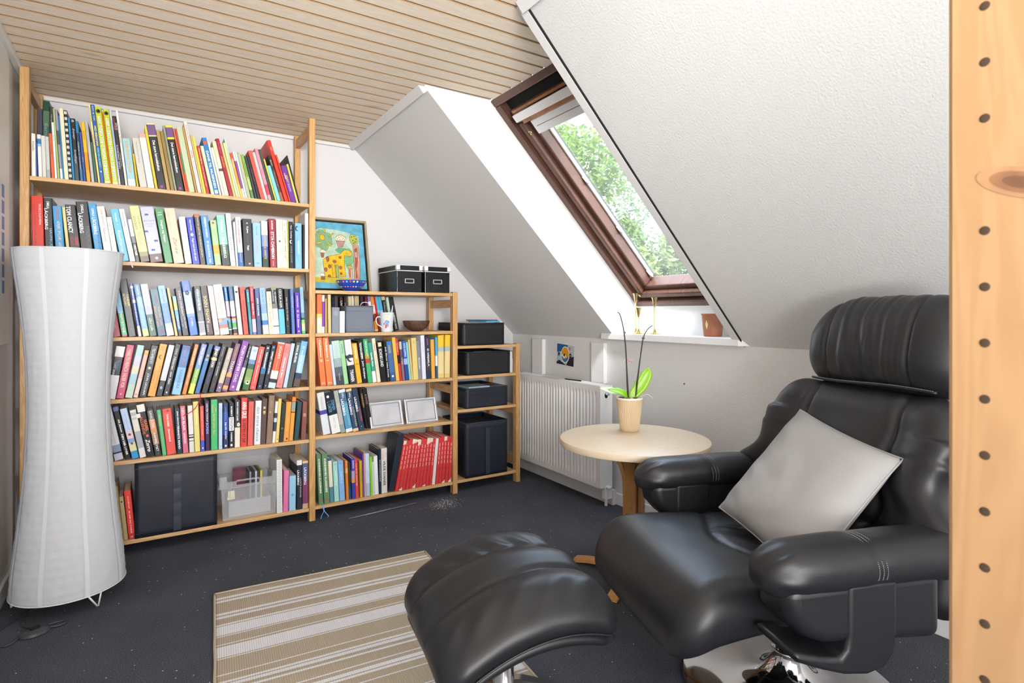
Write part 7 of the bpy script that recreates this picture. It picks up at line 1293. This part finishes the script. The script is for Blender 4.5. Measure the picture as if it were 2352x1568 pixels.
# grey cushion on the seat
C = Vector((.035, -.045, .628)); 
T_, BL, R_ = Vector((.175, .160, .800)), Vector((-.135, .152, .498)), Vector((.158, -.242, .735))
ACM = Matrix.Translation((1.62, .985, 0)) @ Matrix.Rotation(radians(-20), 4, 'Z')
CU = thing('cushion', 'light grey linen cushion leaning diagonally in the black armchair', 'cushion', ACM @ Vector((-.02, -.02, .468)))
inv = Matrix.Translation(-(ACM @ Vector((-.02, -.02, .468))))
eA = R_-T_; eB = BL-T_; nrm_ = eB.cross(eA).normalized()
if nrm_.x > 0: nrm_ = -nrm_
def cush(side):
    def f(u, v):
        a, b_ = 2*u-1, 2*v-1
        pin = 1-.055*(1-a*a)*abs(b_)**2; pin2 = 1-.055*(1-b_*b_)*abs(a)**2
        A, B_ = .5+a*.5*pin2, .5+b_*.5*pin
        th = .058*((1-a**4)*(1-b_**4))**.62
        th += .006*noise.noise(Vector((a*2.4, b_*2.4, side)))*(1-a**4)*(1-b_**4)+.0035*sin(a*9+b_*14)*gauss(b_-.75, .25)*(1-b_**4)+.003*sin(b_*16-a*6)*gauss(a+.75, .25)*(1-a**4)
        p = T_+eA*A+eB*B_+nrm_*(th*side)
        return inv @ (ACM @ p)
    return f
M_LINEN = mat('light_grey_linen', 'a3a3a3', .85, bump=.35, bscale=260, bdist=.001, spec=.2)
b = MB(); b.grid(cush(1), 40, 40); b.grid(cush(-1), 40, 40); o = b.build('cover', M_LINEN, CU, smooth=True)
bm = bmesh.new(); bm.from_mesh(o.data); bmesh.ops.remove_doubles(bm, verts=bm.verts, dist=.0004); bmesh.ops.recalc_face_normals(bm, faces=bm.faces); bm.to_mesh(o.data); bm.free()
f0 = cush(0); P = [f0(i/24, 0) for i in range(24)]+[f0(1, i/24) for i in range(24)]+[f0(1-i/24, 1) for i in range(24)]+[f0(0, 1-i/24) for i in range(24)]
b = MB(); b.tube(P, .0028, 6, closed=True); b.build('piping', M_LINEN, CU, smooth=True)

# bookcase upright right beside the camera
NP = thing('shelf_upright', 'close pine shelf upright with a row of peg holes at the right edge', 'shelf upright', (.401, .100, 0))
bm = bmesh.new()
me_o = MB().box(0, .032, 0, .044, .0005, 2.17).build('post', M_NEAR, NP, bevel=.0025)
mh = mat('hole_dark', '3a2a1c', .9)
for z_ in [1.2955-.032*k_ for k_ in range(0, 34)]+[1.3275+.032*k_ for k_ in range(0, 20)]:
    if abs(z_-1.2) < .03: continue
    MB().lathe([(0, .0004), (.0021, .0003), (.0026, .0001)], 16, 0, Matrix.Translation((0, .026, z_)) @ Matrix.Rotation(-pi/2, 4, 'Y'), cap=False).build('peg_hole', mh, NP)

for (y_, z_, a_, b_) in ((.110, 1.192, .020, .0085), (.141, .862, .0022, .004)):
    for q_, c_ in ((1.0, '94704e'), (.7, '80593e'), (.4, '6a4833')):
        P = [(y_+a_*q_*cos(t_*pi/12), z_+b_*q_*sin(t_*pi/12)+.32*a_*q_*cos(t_*pi/12)) for t_ in range(24)]
        P = [(max(.1027, min(.1413, p_[0]))-.1, p_[1]) for p_ in P]
        MB().add([(-.0002-.0002*(1-q_), p_[0], p_[1]) for p_ in P], [tuple(range(24))]).build('knot', mat('knot_'+c_, c_, .55, var=.2, vscale=60), NP)

# glossy planning board on the left wall
WB = thing('planning_board', 'glossy white board with blue grid marks on the left wall', 'board', (XL+.0008, 2.99, 1.0))
b = MB(); r = .035; Y0, Y1, Z0, Z1 = -.55, .045, 0, 1.17; P = []
for cy, cz, a0 in ((Y1-r, Z1-r, 0), (Y0+r, Z1-r, 90), (Y0+r, Z0+r, 180), (Y1-r, Z0+r, 270)):
    for k_ in range(7): A = radians(a0+15*k_); P.append((cy+r*cos(A), cz+r*sin(A)))
b.prism(P, 0, .010, 'x'); b.build('board', mat('gloss_white', 'e0e0e2', .3), WB, fix=True, bevel=.003)
b = MB()
for k_ in range(7):
    z0 = .20+k_*.062
    b.box(.0101, .0105, -.10, -.055, z0, z0+.050)
    b.box(.0101, .0106, -.23, -.185, z0, z0+.050)
b.build('grid_mark', mat('blue_print', '5a84b4', .4), WB)

# thin rod under the low bookcase, spilled dust, lint on the carpet
rd = MB(); rd.tube([(-.21, 0, .005), (.20, 0, .005)], .0035, 8); rd = rd.build('metal_rod', mat('grey_rod', '8a8c90', .3, metal=.5), smooth=True); rd.location = (1.13, 3.10, 0); rd.rotation_euler = (0, 0, .10); tag(rd, 'thin grey rod lying on the carpet under the low bookcase', 'rod')
rnd = random.Random(21); b = MB()
for i in range(520):
    x = 1.47+rnd.gauss(0, .055); y = 3.03+rnd.gauss(0, .045)+.25*(x-1.47); s_ = rnd.uniform(.0006, .0022)
    b.add([(x-s_, y-s_*.6, .0006), (x+s_, y-s_, .0006), (x+s_*.5, y+s_, .0006), (x, y, .0006+s_*.8)], [(0, 1, 3), (1, 2, 3), (2, 0, 3)])
tag(b.build('spilled_dust', mat('dust_white', 'b8b8b8', .9)), 'patch of spilled white dust on the carpet before the low bookcase', 'dust', kind='stuff')
b = MB()
for i in range(420):
    x = rnd.uniform(-.4, 1.6); y = rnd.uniform(1.2, 3.1); s_ = rnd.uniform(.0004, .0011)
    b.add([(x-s_, y-s_*.6, .0006), (x+s_, y-s_, .0006), (x+s_*.5, y+s_, .0006), (x, y, .0006+s_)], [(0, 1, 3), (1, 2, 3), (2, 0, 3)])
tag(b.build('carpet_lint', mat('dust_white', 'b8b8b8', .9)), 'tiny pale lint specks scattered over the dark carpet', 'lint', kind='stuff')
